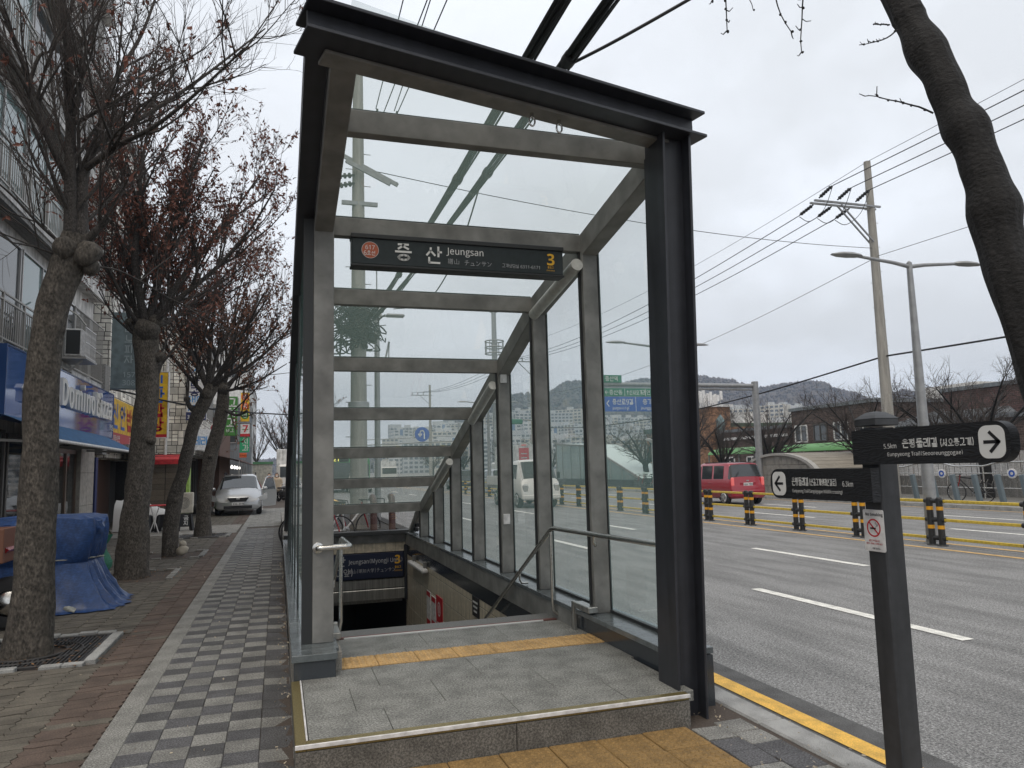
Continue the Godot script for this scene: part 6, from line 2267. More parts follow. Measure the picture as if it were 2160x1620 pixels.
	for sx in [-0.12, 0.12]:
		d = MB.new()
		d.rod(V(-sx, 0.77, 0.1), V(sx, 0.0, 0.14), 0.014, 6)
		part(rt, "leg", d, M.white_plate)
	var ou := thing("outdoor_unit", "cream outdoor fan unit standing on a black stool", "air conditioner", V(-2.62, 0.5, -24.1))
	d = MB.new()
	d.cbox(V(0, 0.31, 0), V(0.46, 0.6, 0.24), 0.02)
	part(ou, "case", d, M.wall_cream)
	d = MB.new()
	for r in [0.17, 0.13, 0.09, 0.05]:
		var rg := PackedVector3Array()
		for i in 25:
			rg.append(V(-0.04 + cos(TAU * i / 24.0) * r, 0.31 + sin(TAU * i / 24.0) * r, 0.125))
		d.tube(rg, R1([0.007]), 4, false)
	part(ou, "fan_grille", d, M.wall_grey)
	var ball := MB.new()
	knob(ball, Vector3.ZERO, 0.17, 61)
	solo("black_bag", ball, M.rubber, "round black bag hanging beside the cream outdoor unit", "bag").position = V(-2.3, 0.6, -24.2)
	# sheeted heap
	rows = []
	for i in 9:
		var row := []
		for j in 17:
			var u := i / 8.0
			var w := j / 16.0
			row.append(V(-4.6 + 1.5 * w, maxf(0.03, 0.98 * pow(sin(PI * clampf(u * 0.92 + 0.08, 0, 1)), 0.35) * (1.0 - 0.42 * w * w) + 0.05 * fn.get_noise_2d(w * 6, u * 6) - 0.05), -25.3 + 0.9 * u))
		rows.append(row)
	d = MB.new()
	d.grid(rows)
	solo("sheeted_heap", d, M.white_sheet, "low heap under a white sheet in front of the wooden kiosk", "covered heap")
	d = MB.new()
	rows = []
	for i in 8:
		var row := []
		for j in 17:
			var a := TAU * (j % 16) / 16.0
			var r := 0.16 + 0.04 * sin(i * 1.1) + 0.03 * sin(a * 3.0 + i)
			row.append(V(cos(a) * r, 0.62 * i / 7.0, sin(a) * r * 0.8))
		rows.append(row)
	d.grid(rows)
	solo("green_net_bag", d, M.net_green, "upright green net bag between the tarpaulin and the second tree", "bag").position = V(-2.95, 0, -14.6)
	# potted shrub behind it
	var ps := thing("potted_shrub", "small dark shrub in a pot behind the blue tarpaulin", "plant", V(-3.15, 0, -14.9))
	d = MB.new()
	d.lathe([Vector2(0, 0), Vector2(0.14, 0), Vector2(0.18, 0.3), Vector2(0.16, 0.3), Vector2(0, 0.28)], Transform3D(), 16)
	part(ps, "pot", d, M.wall_brown)
	d = MB.new()
	for i in 160:
		leafcard(d, V(rr(-0.2, 0.2), rr(0.3, 0.85), rr(-0.2, 0.2)), 0.14)
	stuff(ps, "foliage", d, M.leaf_green)

# ---------- vehicles ----------
# stations: [z, half width low, half width belt, y low, y belt, y top, half width top], z growing towards the front
func car_ring(s: Array) -> PackedVector3Array:
	var q := [Vector2(s[1] * 0.86, s[3]), Vector2(s[1], s[3] + 0.09), Vector2(s[2], s[3] + (s[4] - s[3]) * 0.55), Vector2(s[2] * 0.99, s[4] - 0.07), Vector2(s[2] * 0.955, s[4]), Vector2(s[6] * 1.04, s[5] - 0.085), Vector2(s[6] * 0.92, s[5] - 0.02), Vector2(s[6] * 0.45, s[5])]
	var o := PackedVector3Array()
	for p in q:
		o.append(V(p.x, p.y, s[0]))
	for i in 8:
		o.append(V(-q[7 - i].x, q[7 - i].y, s[0]))
	return o
func skin_panel(parent: Node, called: String, ra: PackedVector3Array, rb: PackedVector3Array, s0: int, s1: int, m: Material, inset := 0.06, off := 0.008) -> void:
	var d := MB.new()
	var n := (ra[s1] - ra[s0]).cross(rb[s0] - ra[s0]).normalized()
	var mid := (ra[s0] + ra[s1] + rb[s0] + rb[s1]) * 0.25
	if n.dot(mid - V(0, 0.9, mid.z * 0.75)) < 0:
		n = -n
	var pts := []
	for s in range(s0, s1 + 1):
		pts.append([ra[s], rb[s]])
	for i in pts.size() - 1:
		var a: Vector3 = pts[i][0].lerp(pts[i][1], inset)
		var b: Vector3 = pts[i + 1][0].lerp(pts[i + 1][1], inset)
		var e: Vector3 = pts[i][0].lerp(pts[i][1], 1.0 - inset)
		var f: Vector3 = pts[i + 1][0].lerp(pts[i + 1][1], 1.0 - inset)
		if i == 0:
			a = a.lerp(b, inset); e = e.lerp(f, inset)
		if i == pts.size() - 2:
			b = b.lerp(a, inset); f = f.lerp(e, inset)
		if (b - a).cross(e - a).dot(n) > 0:
			d.quad(a + n * off, b + n * off, f + n * off, e + n * off)
		else:
			d.quad(e + n * off, f + n * off, b + n * off, a + n * off)
	part(parent, called, d, m)
func wheel(parent: Node, at: Vector3, r: float, w: float, alloy := true) -> void:
	var b := Basis(V(0, 0, 1), PI * 0.5)
	var d := MB.new()
	d.lathe([Vector2(r * 0.62, -w * 0.5), Vector2(r * 0.9, -w * 0.5), Vector2(r, -w * 0.3), Vector2(r, w * 0.3), Vector2(r * 0.9, w * 0.5), Vector2(r * 0.62, w * 0.5)], Transform3D(b, at), 24)
	var o := part(parent, "wheel", d, M.rubber)
	d = MB.new()
	var sg := signf(at.x)
	for k in 5:
		var a := TAU * k / 5.0
		d.beam(at + V(sg * w * 0.44, 0, 0), at + V(sg * w * 0.46, cos(a) * r * 0.6, sin(a) * r * 0.6), 0.03, 0.09, V(1, 0, 0))
	d.lathe([Vector2(r * 0.55, -0.02), Vector2(r * 0.66, -0.02), Vector2(r * 0.66, 0.02), Vector2(r * 0.55, 0.02)], Transform3D(b, at + V(sg * w * 0.47, 0, 0)), 24)
	d.lathe([Vector2(0, -0.02), Vector2(r * 0.6, -0.02), Vector2(r * 0.6, 0), Vector2(0, 0)], Transform3D(b, at + V(sg * w * 0.38, 0, 0)), 20)
	part(o, "rim", d, M.alloy)
func car_body(t: Node3D, st: Array, paint: Material) -> Array:
	var rings := []
	for s in st:
		rings.append(car_ring(s))
	var d := MB.new()
	d.loft(rings, true, true)
	part(t, "body", d, paint)
	return rings
func plate(t: Node3D, text: String, at: Vector3, back := false) -> void:
	var b := Basis(Vector3.UP, PI) if back else Basis()
	var d := MB.new()
	d.xf = Transform3D(b, at)
	d.cbox(V(0, 0, 0), V(0.44, 0.12, 0.014), 0.004)
	part(t, "number_plate", d, M.white_plate)
	d = MB.new()
	d.xf = Transform3D(b, at)
	write(d, text, V(-0.19, -0.04, 0.009), Vector3.RIGHT, Vector3.UP, 0.075, 0.13, 0.95, sans_b)
	part(t, "plate_lettering", d, M.black_print)
func lump(t: Node3D, called: String, at: Vector3, s: Vector3, m: Material, r := 0.03, b := Basis()) -> void:
	var d := MB.new()
	d.cbox(at, s, r, b)
	part(t, called, d, m)

func vehicles() -> void:
	# silver people carrier on the footway, front to us, one door open
	var t := thing("silver_car", "silver estate car facing the viewer with a front door swung open, parked on the footway", "car", V(-1.52, 0, -33.5), 0.015)
	var st := [[-2.25, 0.78, 0.80, 0.35, 0.95, 1.05, 0.70], [-2.1, 0.82, 0.86, 0.28, 1.0, 1.45, 0.62], [-1.4, 0.86, 0.90, 0.26, 1.0, 1.60, 0.62], [0.3, 0.86, 0.90, 0.25, 0.98, 1.62, 0.62], [0.62, 0.86, 0.90, 0.25, 0.97, 1.56, 0.62], [1.38, 0.86, 0.89, 0.25, 0.96, 1.05, 0.70], [1.95, 0.85, 0.86, 0.24, 0.80, 0.90, 0.62], [2.18, 0.82, 0.80, 0.22, 0.66, 0.72, 0.55], [2.26, 0.76, 0.72, 0.26, 0.58, 0.62, 0.48]]
	var r := car_body(t, st, M.paint_silver)
	skin_panel(t, "windscreen", r[4], r[5], 5, 10, M.car_glass, 0.04)
	for k in [[1, 2], [2, 3], [3, 4]]:
		skin_panel(t, "side_window", r[k[0]], r[k[1]], 4, 5, M.car_glass)
		skin_panel(t, "side_window", r[k[0]], r[k[1]], 10, 11, M.car_glass)
	lump(t, "windscreen_card", V(0.05, 1.10, 1.22), V(0.24, 0.1, 0.01), M.sky_print, 0.003, Basis(V(1, 0, 0), -0.9))
	for sx in [-1.0, 1.0]:
		var d := MB.new()
		d.prism(PackedVector2Array([Vector2(sx * 0.40, 0.66), Vector2(sx * 0.78, 0.86), Vector2(sx * 0.80, 0.62), Vector2(sx * 0.52, 0.55)]), 2.05, 2.27, Transform3D(Basis(Vector3.UP, sx * 0.16), V(sx * -0.3 * 0.16, 0, 0)))
		part(t, "headlight", d, M.lens)
		wheel(t, V(sx * 0.78, 0.32, 1.42), 0.32, 0.21)
		wheel(t, V(sx * 0.78, 0.32, -1.35), 0.32, 0.21)
		lump(t, "mirror", V(sx * 1.0, 1.02, 0.95), V(0.2, 0.14, 0.12), M.paint_silver, 0.05)
		d = MB.new()
		d.tube(P3([V(sx * 0.6, 1.6, 0.2), V(sx * 0.6, 1.68, 0.1), V(sx * 0.6, 1.68, -1.2), V(sx * 0.6, 1.6, -1.35)]), R1([0.022]), 6)
		part(t, "roof_rail", d, M.rubber)
	var d := MB.new()
	d.prism(PackedVector2Array([Vector2(-0.40, 0.70), Vector2(0.40, 0.70), Vector2(0.30, 0.55), Vector2(-0.30, 0.55)]), 2.2, 2.285)
	part(t, "grille", d, M.rubber)
	lump(t, "badge", V(0, 0.66, 2.29), V(0.13, 0.05, 0.012), M.alloy, 0.004)
	lump(t, "lower_intake", V(0, 0.33, 2.262), V(1.05, 0.12, 0.03), M.rubber, 0.01)
	lump(t, "bumper_crease", V(0, 0.53, 2.25), V(1.3, 0.02, 0.05), M.paint_silver, 0.008)
	plate(t, "53우 2774", V(0, 0.46, 2.29))
	# the open door
	d = MB.new()
	d.xf = Transform3D(Basis(Vector3.UP, 0.95), V(0.90, 0, 0.95))
	d.prism(PackedVector2Array([Vector2(0, 0.28), Vector2(0.92, 0.28), Vector2(1.0, 0.6), Vector2(0.98, 0.96), Vector2(0, 0.96)]), -0.09, 0.0)
	part(t, "open_door", d, M.paint_silver)
	d = MB.new()
	d.xf = Transform3D(Basis(Vector3.UP, 0.95), V(0.90, 0, 0.95))
	d.tube(P3([V(0.02, 0.96, -0.04), V(0.35, 1.42, -0.1), V(0.55, 1.5, -0.12), V(0.88, 1.48, -0.12), V(0.97, 0.96, -0.05)]), R1([0.032]), 6)
	part(t, "door_frame", d, M.paint_silver)
	d = MB.new()
	d.xf = Transform3D(Basis(Vector3.UP, 0.95), V(0.90, 0, 0.95))
	d.quad(V(0.04, 0.96, -0.045), V(0.96, 0.96, -0.045), V(0.87, 1.46, -0.11), V(0.36, 1.42, -0.11))
	part(t, "door_window", d, M.car_glass)
	# red boxy car driving away on the far carriageway
	t = thing("red_car", "red boxy small car driving away on the far carriageway", "car", V(17.95, -0.12, -27.3), PI)
	st = [[-1.78, 0.72, 0.72, 0.34, 0.62, 0.70, 0.60], [-1.72, 0.78, 0.79, 0.26, 0.72, 0.80, 0.70], [-1.66, 0.78, 0.80, 0.26, 0.98, 1.06, 0.72], [-1.45, 0.78, 0.80, 0.25, 1.0, 1.66, 0.64], [-1.2, 0.78, 0.80, 0.25, 1.0, 1.69, 0.65], [0.5, 0.78, 0.80, 0.25, 0.98, 1.70, 0.65], [0.85, 0.78, 0.80, 0.25, 0.97, 1.62, 0.64], [1.35, 0.78, 0.79, 0.25, 0.93, 1.0, 0.66], [1.72, 0.76, 0.75, 0.25, 0.75, 0.82, 0.55], [1.8, 0.7, 0.68, 0.3, 0.6, 0.66, 0.48]]
	r = car_body(t, st, M.paint_red)
	skin_panel(t, "windscreen", r[6], r[7], 5, 10, M.car_glass, 0.05)
	skin_panel(t, "rear_window", r[2], r[3], 4, 11, M.car_glass, 0.09, 0.012)
	for k in [[4, 5], [5, 6]]:
		for s in [4, 10]:
			var ra: PackedVector3Array = r[k[0]]
			var rb: PackedVector3Array = r[k[1]]
			if k[0] == 4:
				var mid := PackedVector3Array()
				for i in 16:
					mid.append(ra[i].lerp(rb[i], 0.48))
				skin_panel(t, "side_window", ra, mid, s, s + 1, M.car_glass, 0.07)
				skin_panel(t, "side_window", mid, rb, s, s + 1, M.car_glass, 0.07)
			else:
				skin_panel(t, "side_window", ra, rb, s, s + 1, M.car_glass, 0.1)
	for sx in [-1.0, 1.0]:
		wheel(t, V(sx * 0.72, 0.29, 1.15), 0.29, 0.19)
		wheel(t, V(sx * 0.72, 0.29, -1.2), 0.29, 0.19)
		lump(t, "tail_light", V(sx * 0.70, 0.93, -1.70), V(0.13, 0.34, 0.09), M.tail_lit, 0.03)
		lump(t, "mirror", V(sx * 0.9, 1.05, 0.9), V(0.18, 0.16, 0.1), M.paint_red, 0.04)
		lump(t, "door_handle", V(sx * 0.805, 0.86, -0.2), V(0.03, 0.03, 0.2), M.paint_red, 0.008)
		d = MB.new()
		d.rod(V(sx * 0.58, 1.70, 0.4), V(sx * 0.58, 1.70, -1.2), 0.018, 6)
		part(t, "roof_rail", d, M.rubber)
	lump(t, "tailgate_recess", V(0, 0.80, -1.715), V(0.72, 0.2, 0.02), M.paint_red, 0.02)
	lump(t, "bumper", V(0, 0.46, -1.74), V(1.5, 0.3, 0.12), M.paint_red, 0.05)
	lump(t, "badge", V(0, 0.96, -1.70), V(0.12, 0.04, 0.02), M.alloy, 0.005)
	plate(t, "63우 7991", V(0, 0.82, -1.735), true)
	# white light truck coming towards us on the near carriageway
	t = thing("white_truck", "white small flatbed truck coming towards the viewer beside the barrier", "truck", V(10.62, -0.12, -32.2), 0.0)
	t.scale = Vector3.ONE * 1.04
	st = [[0.75, 0.80, 0.82, 0.45, 1.15, 1.93, 0.70], [1.5, 0.82, 0.85, 0.38, 1.12, 1.97, 0.70], [1.75, 0.82, 0.85, 0.36, 1.10, 1.92, 0.70], [2.28, 0.82, 0.84, 0.34, 1.06, 1.16, 0.74], [2.42, 0.82, 0.83, 0.32, 0.8, 0.9, 0.72], [2.48, 0.78, 0.78, 0.34, 0.6, 0.68, 0.66]]
	r = car_body(t, st, M.paint_white_car)
	skin_panel(t, "windscreen", r[2], r[3], 5, 10, M.car_glass, 0.05)
	skin_panel(t, "side_window", r[0], r[2], 4, 5, M.car_glass, 0.1)
	skin_panel(t, "side_window", r[0], r[2], 10, 11, M.car_glass, 0.1)
	for sx in [-1.0, 1.0]:
		lump(t, "headlight", V(sx * 0.66, 0.80, 2.40), V(0.26, 0.34, 0.16), M.lens, 0.06)
		lump(t, "fog_lamp", V(sx * 0.58, 0.44, 2.475), V(0.34, 0.13, 0.05), M.rubber, 0.03)
		wheel(t, V(sx * 0.74, 0.33, 1.75), 0.33, 0.2)
		wheel(t, V(sx * 0.74, 0.33, -1.3), 0.33, 0.2)
		lump(t, "mirror", V(sx * 1.02, 1.3, 1.75), V(0.14, 0.28, 0.1), M.rubber, 0.03)
	lump(t, "front_bumper", V(0, 0.45, 2.44), V(1.66, 0.22, 0.14), M.paint_white_car, 0.05)
	lump(t, "cargo_bed", V(0, 0.85, -1.0), V(1.7, 0.12, 3.3), M.wall_grey, 0.02)
	lump(t, "bed_side", V(-0.85, 1.1, -1.0), V(0.05, 0.4, 3.3), M.paint_white_car, 0.01)
	lump(t, "bed_side", V(0.85, 1.1, -1.0), V(0.05, 0.4, 3.3), M.paint_white_car, 0.01)
	lump(t, "headboard", V(0, 1.35, 0.62), V(1.6, 0.9, 0.05), M.paint_white_car, 0.01)
	plate(t, "82무 4410", V(0, 0.52, 2.53))
	# far cars, seen from behind: one shape repeated in two paints
	var mk := func(called: String, label: String, at: Vector3, turn: float, paint: Material) -> Node3D:
		var c := thing(called, label, "car", at, turn, "far cars on the road")
		var s2 := [[-2.3, 0.82, 0.84, 0.36, 0.78, 0.86, 0.72], [-2.22, 0.88, 0.9, 0.3, 1.0, 1.1, 0.74], [-1.75, 0.9, 0.92, 0.28, 1.02, 1.60, 0.66], [0.3, 0.9, 0.92, 0.27, 1.0, 1.64, 0.66], [0.6, 0.9, 0.92, 0.27, 0.98, 1.58, 0.66], [1.2, 0.9, 0.91, 0.27, 0.98, 1.06, 0.74], [2.15, 0.86, 0.86, 0.27, 0.84, 0.9, 0.66], [2.3, 0.8, 0.78, 0.34, 0.62, 0.68, 0.5]]
		var rg := car_body(c, s2, paint)
		skin_panel(c, "windscreen", rg[4], rg[5], 5, 10, M.car_glass, 0.05)
		skin_panel(c, "rear_window", rg[1], rg[2], 5, 10, M.car_glass, 0.06, 0.012)
		for s in [4, 10]:
			skin_panel(c, "side_window", rg[2], rg[3], s, s + 1, M.car_glass, 0.06)
		for sx in [-1.0, 1.0]:
			lump(c, "tail_light", V(sx * 0.72, 0.92, -2.25), V(0.3, 0.14, 0.08), M.tail_lit, 0.02)
			lump(c, "headlight", V(sx * 0.62, 0.76, 2.2), V(0.36, 0.16, 0.14), M.lens, 0.04)
			wheel(c, V(sx * 0.8, 0.34, 1.4), 0.34, 0.21)
			wheel(c, V(sx * 0.8, 0.34, -1.4), 0.34, 0.21)
		plate(c, "24가 1180", V(0, 0.62, -2.32), true)
		return c
	mk.call("dark_car", "dark grey car with lit tail lamps seen between the first rear posts", V(14.7, -0.12, -61), PI, M.paint_grey)
	mk.call("pale_car", "pale silver car seen from behind left of the white truck", V(14.8, -0.12, -51), PI, M.paint_silver)
	mk.call("white_car", "small white car far off beside the grey delivery lorry", V(10.6, -0.12, -100), 0.0, M.paint_white_car)
	mk.call("bright_car", "white car behind the second bus, seen through the low roof pane", V(6.4, -0.12, -63), 0.0, M.paint_white_car)
	# box lorries
	var lorry := func(called: String, label: String, at: Vector3, turn: float, w: float, h: float, l: float, m: Material) -> Node3D:
		var c := thing(called, label, "lorry", at, turn)
		lump(c, "box", V(0, 0.95 + h * 0.5, -l * 0.5), V(w, h, l), m, 0.03)
		lump(c, "chassis", V(0, 0.72, -l * 0.4), V(w * 0.8, 0.25, l * 1.1), M.rubber, 0.02)
		lump(c, "cab", V(0, 1.35, 0.85), V(w * 0.9, 1.7, 1.5), M.paint_white_car, 0.12)
		lump(c, "windscreen", V(0, 1.7, 1.603), V(w * 0.78, 0.7, 0.02), M.car_glass, 0.01)
		for sx in [-1.0, 1.0]:
			wheel(c, V(sx * w * 0.4, 0.42, 0.9), 0.42, 0.26)
			wheel(c, V(sx * w * 0.4, 0.42, -l * 0.75), 0.42, 0.3)
			lump(c, "tail_light", V(sx * w * 0.4, 0.75, -l - 0.03), V(0.25, 0.12, 0.05), M.tail_lit, 0.01)
		return c
	t = lorry.call("grey_lorry", "pale grey box lorry parked at the end of the footway behind the walker", V(0.95, 0, -53), 0.0, 2.1, 2.3, 5.0, M.wall_panel)
	for i in 5:
		lump(t, "door_ridge", V(-0.62 + 0.31 * i, 2.1, 0.03), V(0.03, 2.1, 0.04), M.wall_panel, 0.008)
		lump(t, "door_ridge", V(0.35, 1.3 + 0.36 * i, 0.025), V(0.5, 0.03, 0.03), M.wall_panel, 0.008)
	t = lorry.call("poster_lorry", "tall lorry with two red posters on its back doors, beyond the white truck", V(18.6, -0.12, -60), PI, 2.4, 2.5, 6.0, M.wall_panel)
	for sx in [-0.6, 0.6]:
		lump(t, "poster", V(sx, 2.35, -6.02), V(0.8, 1.7, 0.02), M.print_rose, 0.004)
		lump(t, "marker_lamp", V(sx, 3.42, -6.02), V(0.4, 0.07, 0.05), M.tail_lit, 0.01)
		for k in 4:
			lump(t, "poster_text", V(sx, 1.8 + 0.32 * k, -6.034), V(0.5, 0.08, 0.006), M.print_pale, 0.001)
	lorry.call("delivery_lorry", "small grey delivery lorry far away, seen through the low roof pane", V(12.9, -0.12, -92), 0.0, 2.2, 2.0, 4.5, M.wall_panel)
	# buses
	var bus := func(label: String, at: Vector3, num: String, led: Material, sc: float) -> void:
		var c := thing("city_bus", label, "bus", at, 0.0, "buses on the near carriageway")
		lump(c, "body", V(0, 1.72, -5.0), V(2.45, 2.75, 10.0), M.bus_green, 0.16)
		lump(c, "windscreen", V(0, 1.75, 0.012), V(2.2, 1.5, 0.02), M.car_glass, 0.06)
		lump(c, "headsign", V(0, 2.78, 0.02), V(1.9, 0.42, 0.03), M.rubber, 0.02)
		lump(c, "bumper", V(0, 0.5, 0.02), V(2.4, 0.35, 0.1), M.rubber, 0.04)
		for sx in [-1.0, 1.0]:
			lump(c, "headlight", V(sx * 0.95, 0.8, 0.02), V(0.35, 0.2, 0.05), M.lens, 0.02)
			for i in 6:
				lump(c, "side_window", V(sx * 1.226, 2.0, -1.2 - 1.5 * i), V(0.01, 0.9, 1.35), M.car_glass, 0.004)
			wheel(c, V(sx * 1.1, 0.48, -1.9), 0.48, 0.28, false)
			wheel(c, V(sx * 1.1, 0.48, -7.4), 0.48, 0.28, false)
			lump(c, "mirror", V(sx * 1.4, 2.2, 0.25), V(0.16, 0.4, 0.12), M.rubber, 0.04)
		d = MB.new()
		write(d, num, V(-0.95 * sc, 2.62, 0.042), Vector3.RIGHT, Vector3.UP, 0.34 * sc, 0.1, 1.15, sans_b)
		part(c, "lit_number_sign", d, led)
	bus.call("city bus with the yellow lit number 7021 behind the canopy", V(4.75, -0.12, -64), "7021", M.led_yellow, 1.0)
	bus.call("city bus with a green lit number sign beyond the utility pole", V(7.9, -0.12, -78), "7018", M.led_green, 1.0)
	# motorcycles by the lorry
	for q in [[V(0.35, 0, -44.5), "dark motorcycle parked by the walker in the pale coat, nearest the canopy"], [V(0.05, 0, -47.2), "dark motorcycle parked behind another one, next to the grey lorry"]]:
		t = thing("motorcycle", q[1], "motorcycle", q[0], 0.5, "motorcycles at the kerb")
		for z in [-0.62, 0.62]:
			d = MB.new()
			d.lathe([Vector2(0.2, -0.05), Vector2(0.28, -0.05), Vector2(0.3, 0), Vector2(0.28, 0.05), Vector2(0.2, 0.05)], Transform3D(Basis(V(0, 0, 1), PI * 0.5), V(0, 0.3, z)), 20)
			part(t, "wheel", d, M.rubber)
			d = MB.new()
			for k in 5:
				d.rod(V(0, 0.3, z), V(0, 0.3 + cos(TAU * k / 5) * 0.21, z + sin(TAU * k / 5) * 0.21), 0.012, 4)
			part(t, "spokes", d, M.alloy)
		lump(t, "engine", V(0, 0.45, 0), V(0.3, 0.34, 0.5), M.rubber, 0.06)
		lump(t, "tank", V(0, 0.78, 0.15), V(0.26, 0.2, 0.5), M.paint_grey, 0.08)
		lump(t, "seat", V(0, 0.78, -0.35), V(0.24, 0.09, 0.6), M.rubber, 0.04)
		lump(t, "mudguard", V(0, 0.62, 0.62), V(0.12, 0.04, 0.4), M.paint_grey, 0.015)
		d = MB.new()
		d.tube(P3([V(-0.34, 1.02, 0.3), V(-0.1, 1.0, 0.42), V(0.1, 1.0, 0.42), V(0.34, 1.02, 0.3)]), R1([0.018]), 6)
		d.rod(V(0.06, 0.98, 0.42), V(0.06, 0.3, 0.64), 0.022, 6)
		d.rod(V(-0.06, 0.98, 0.42), V(-0.06, 0.3, 0.64), 0.022, 6)
		part(t, "handlebar", d, M.alloy)

# ---------- people: a skin drawn round a skeleton of tapered bones ----------
func skin_of(mb: MB, bones: Array, cell: float, blend: float) -> void:
	# bones: [a, b, ra, rb]
	var lo := V(1e9, 1e9, 1e9)
	var hi := -lo
	for b in bones:
		var m := maxf(b[2], b[3]) + cell * 2.0 + 0.01
		for p in [b[0], b[1]]:
			lo = lo.min(p - V(m, m, m))
			hi = hi.max(p + V(m, m, m))
	var n := Vector3i(((hi - lo) / cell).ceil()) + Vector3i.ONE
	var f := PackedFloat32Array()
	f.resize(n.x * n.y * n.z)
	f.fill(1.0)
	for b in bones:
		var m := maxf(b[2], b[3]) + cell * 3.0 + blend
		var l := Vector3i(((b[0].min(b[1]) - V(m, m, m) - lo) / cell).floor()).clamp(Vector3i.ZERO, n - Vector3i.ONE)
		var h := Vector3i(((b[0].max(b[1]) + V(m, m, m) - lo) / cell).ceil()).clamp(Vector3i.ZERO, n - Vector3i.ONE)
		var ab: Vector3 = b[1] - b[0]
		var l2 := maxf(ab.length_squared(), 1e-8)
		for k in range(l.z, h.z + 1):
			for j in range(l.y, h.y + 1):
				for i in range(l.x, h.x + 1):
					var p := lo + V(i, j, k) * cell
					var t := clampf((p - b[0]).dot(ab) / l2, 0.0, 1.0)
					var dd: float = p.distance_to(b[0] + ab * t) - lerpf(b[2], b[3], t)
					var q := (k * n.y + j) * n.x + i
					var e := f[q]
					var w := clampf(0.5 + 0.5 * (e - dd) / blend, 0.0, 1.0)
					f[q] = lerpf(e, dd, w) - blend * w * (1.0 - w)
	var at := {}
	var st := [1, n.x, n.x * n.y]
	for k in n.z - 1:
		for j in n.y - 1:
			for i in n.x - 1:
				var q := (k * n.y + j) * n.x + i
				var s := 0
				var sum := Vector3.ZERO
				var cnt := 0
				var vals := []
				for c in 8:
					var vv := f[q + (c & 1) + (st[1] if c & 2 else 0) + (st[2] if c & 4 else 0)]
					vals.append(vv)
					if vv < 0.0:
						s |= 1 << c
				if s == 0 or s == 255:
					continue
				for c in 8:
					for ax in 3:
						if c & (1 << ax):
							continue
						var c2: int = c | (1 << ax)
						if (vals[c] < 0.0) != (vals[c2] < 0.0):
							var u: float = vals[c] / (vals[c] - vals[c2])
							var p := V(c & 1, (c >> 1) & 1, (c >> 2) & 1)
							p[ax] = u
							sum += p
							cnt += 1
				at[q] = lo + (V(i, j, k) + sum / cnt) * cell
	for q in at:
		for ax in 3:
			var q2: int = q + st[ax]
			if q2 >= f.size() or (f[q] < 0.0) == (f[q2] < 0.0):
				continue
			var a1: int = st[(ax + 1) % 3]
			var a2: int = st[(ax + 2) % 3]
			if at.has(q - a1) and at.has(q - a2) and at.has(q - a1 - a2):
				if f[q] < 0.0:
					mb.quad(at[q - a1 - a2], at[q - a2], at[q], at[q - a1])
				else:
					mb.quad(at[q - a1], at[q], at[q - a2], at[q - a1 - a2])
	mb.soften(-0.5)

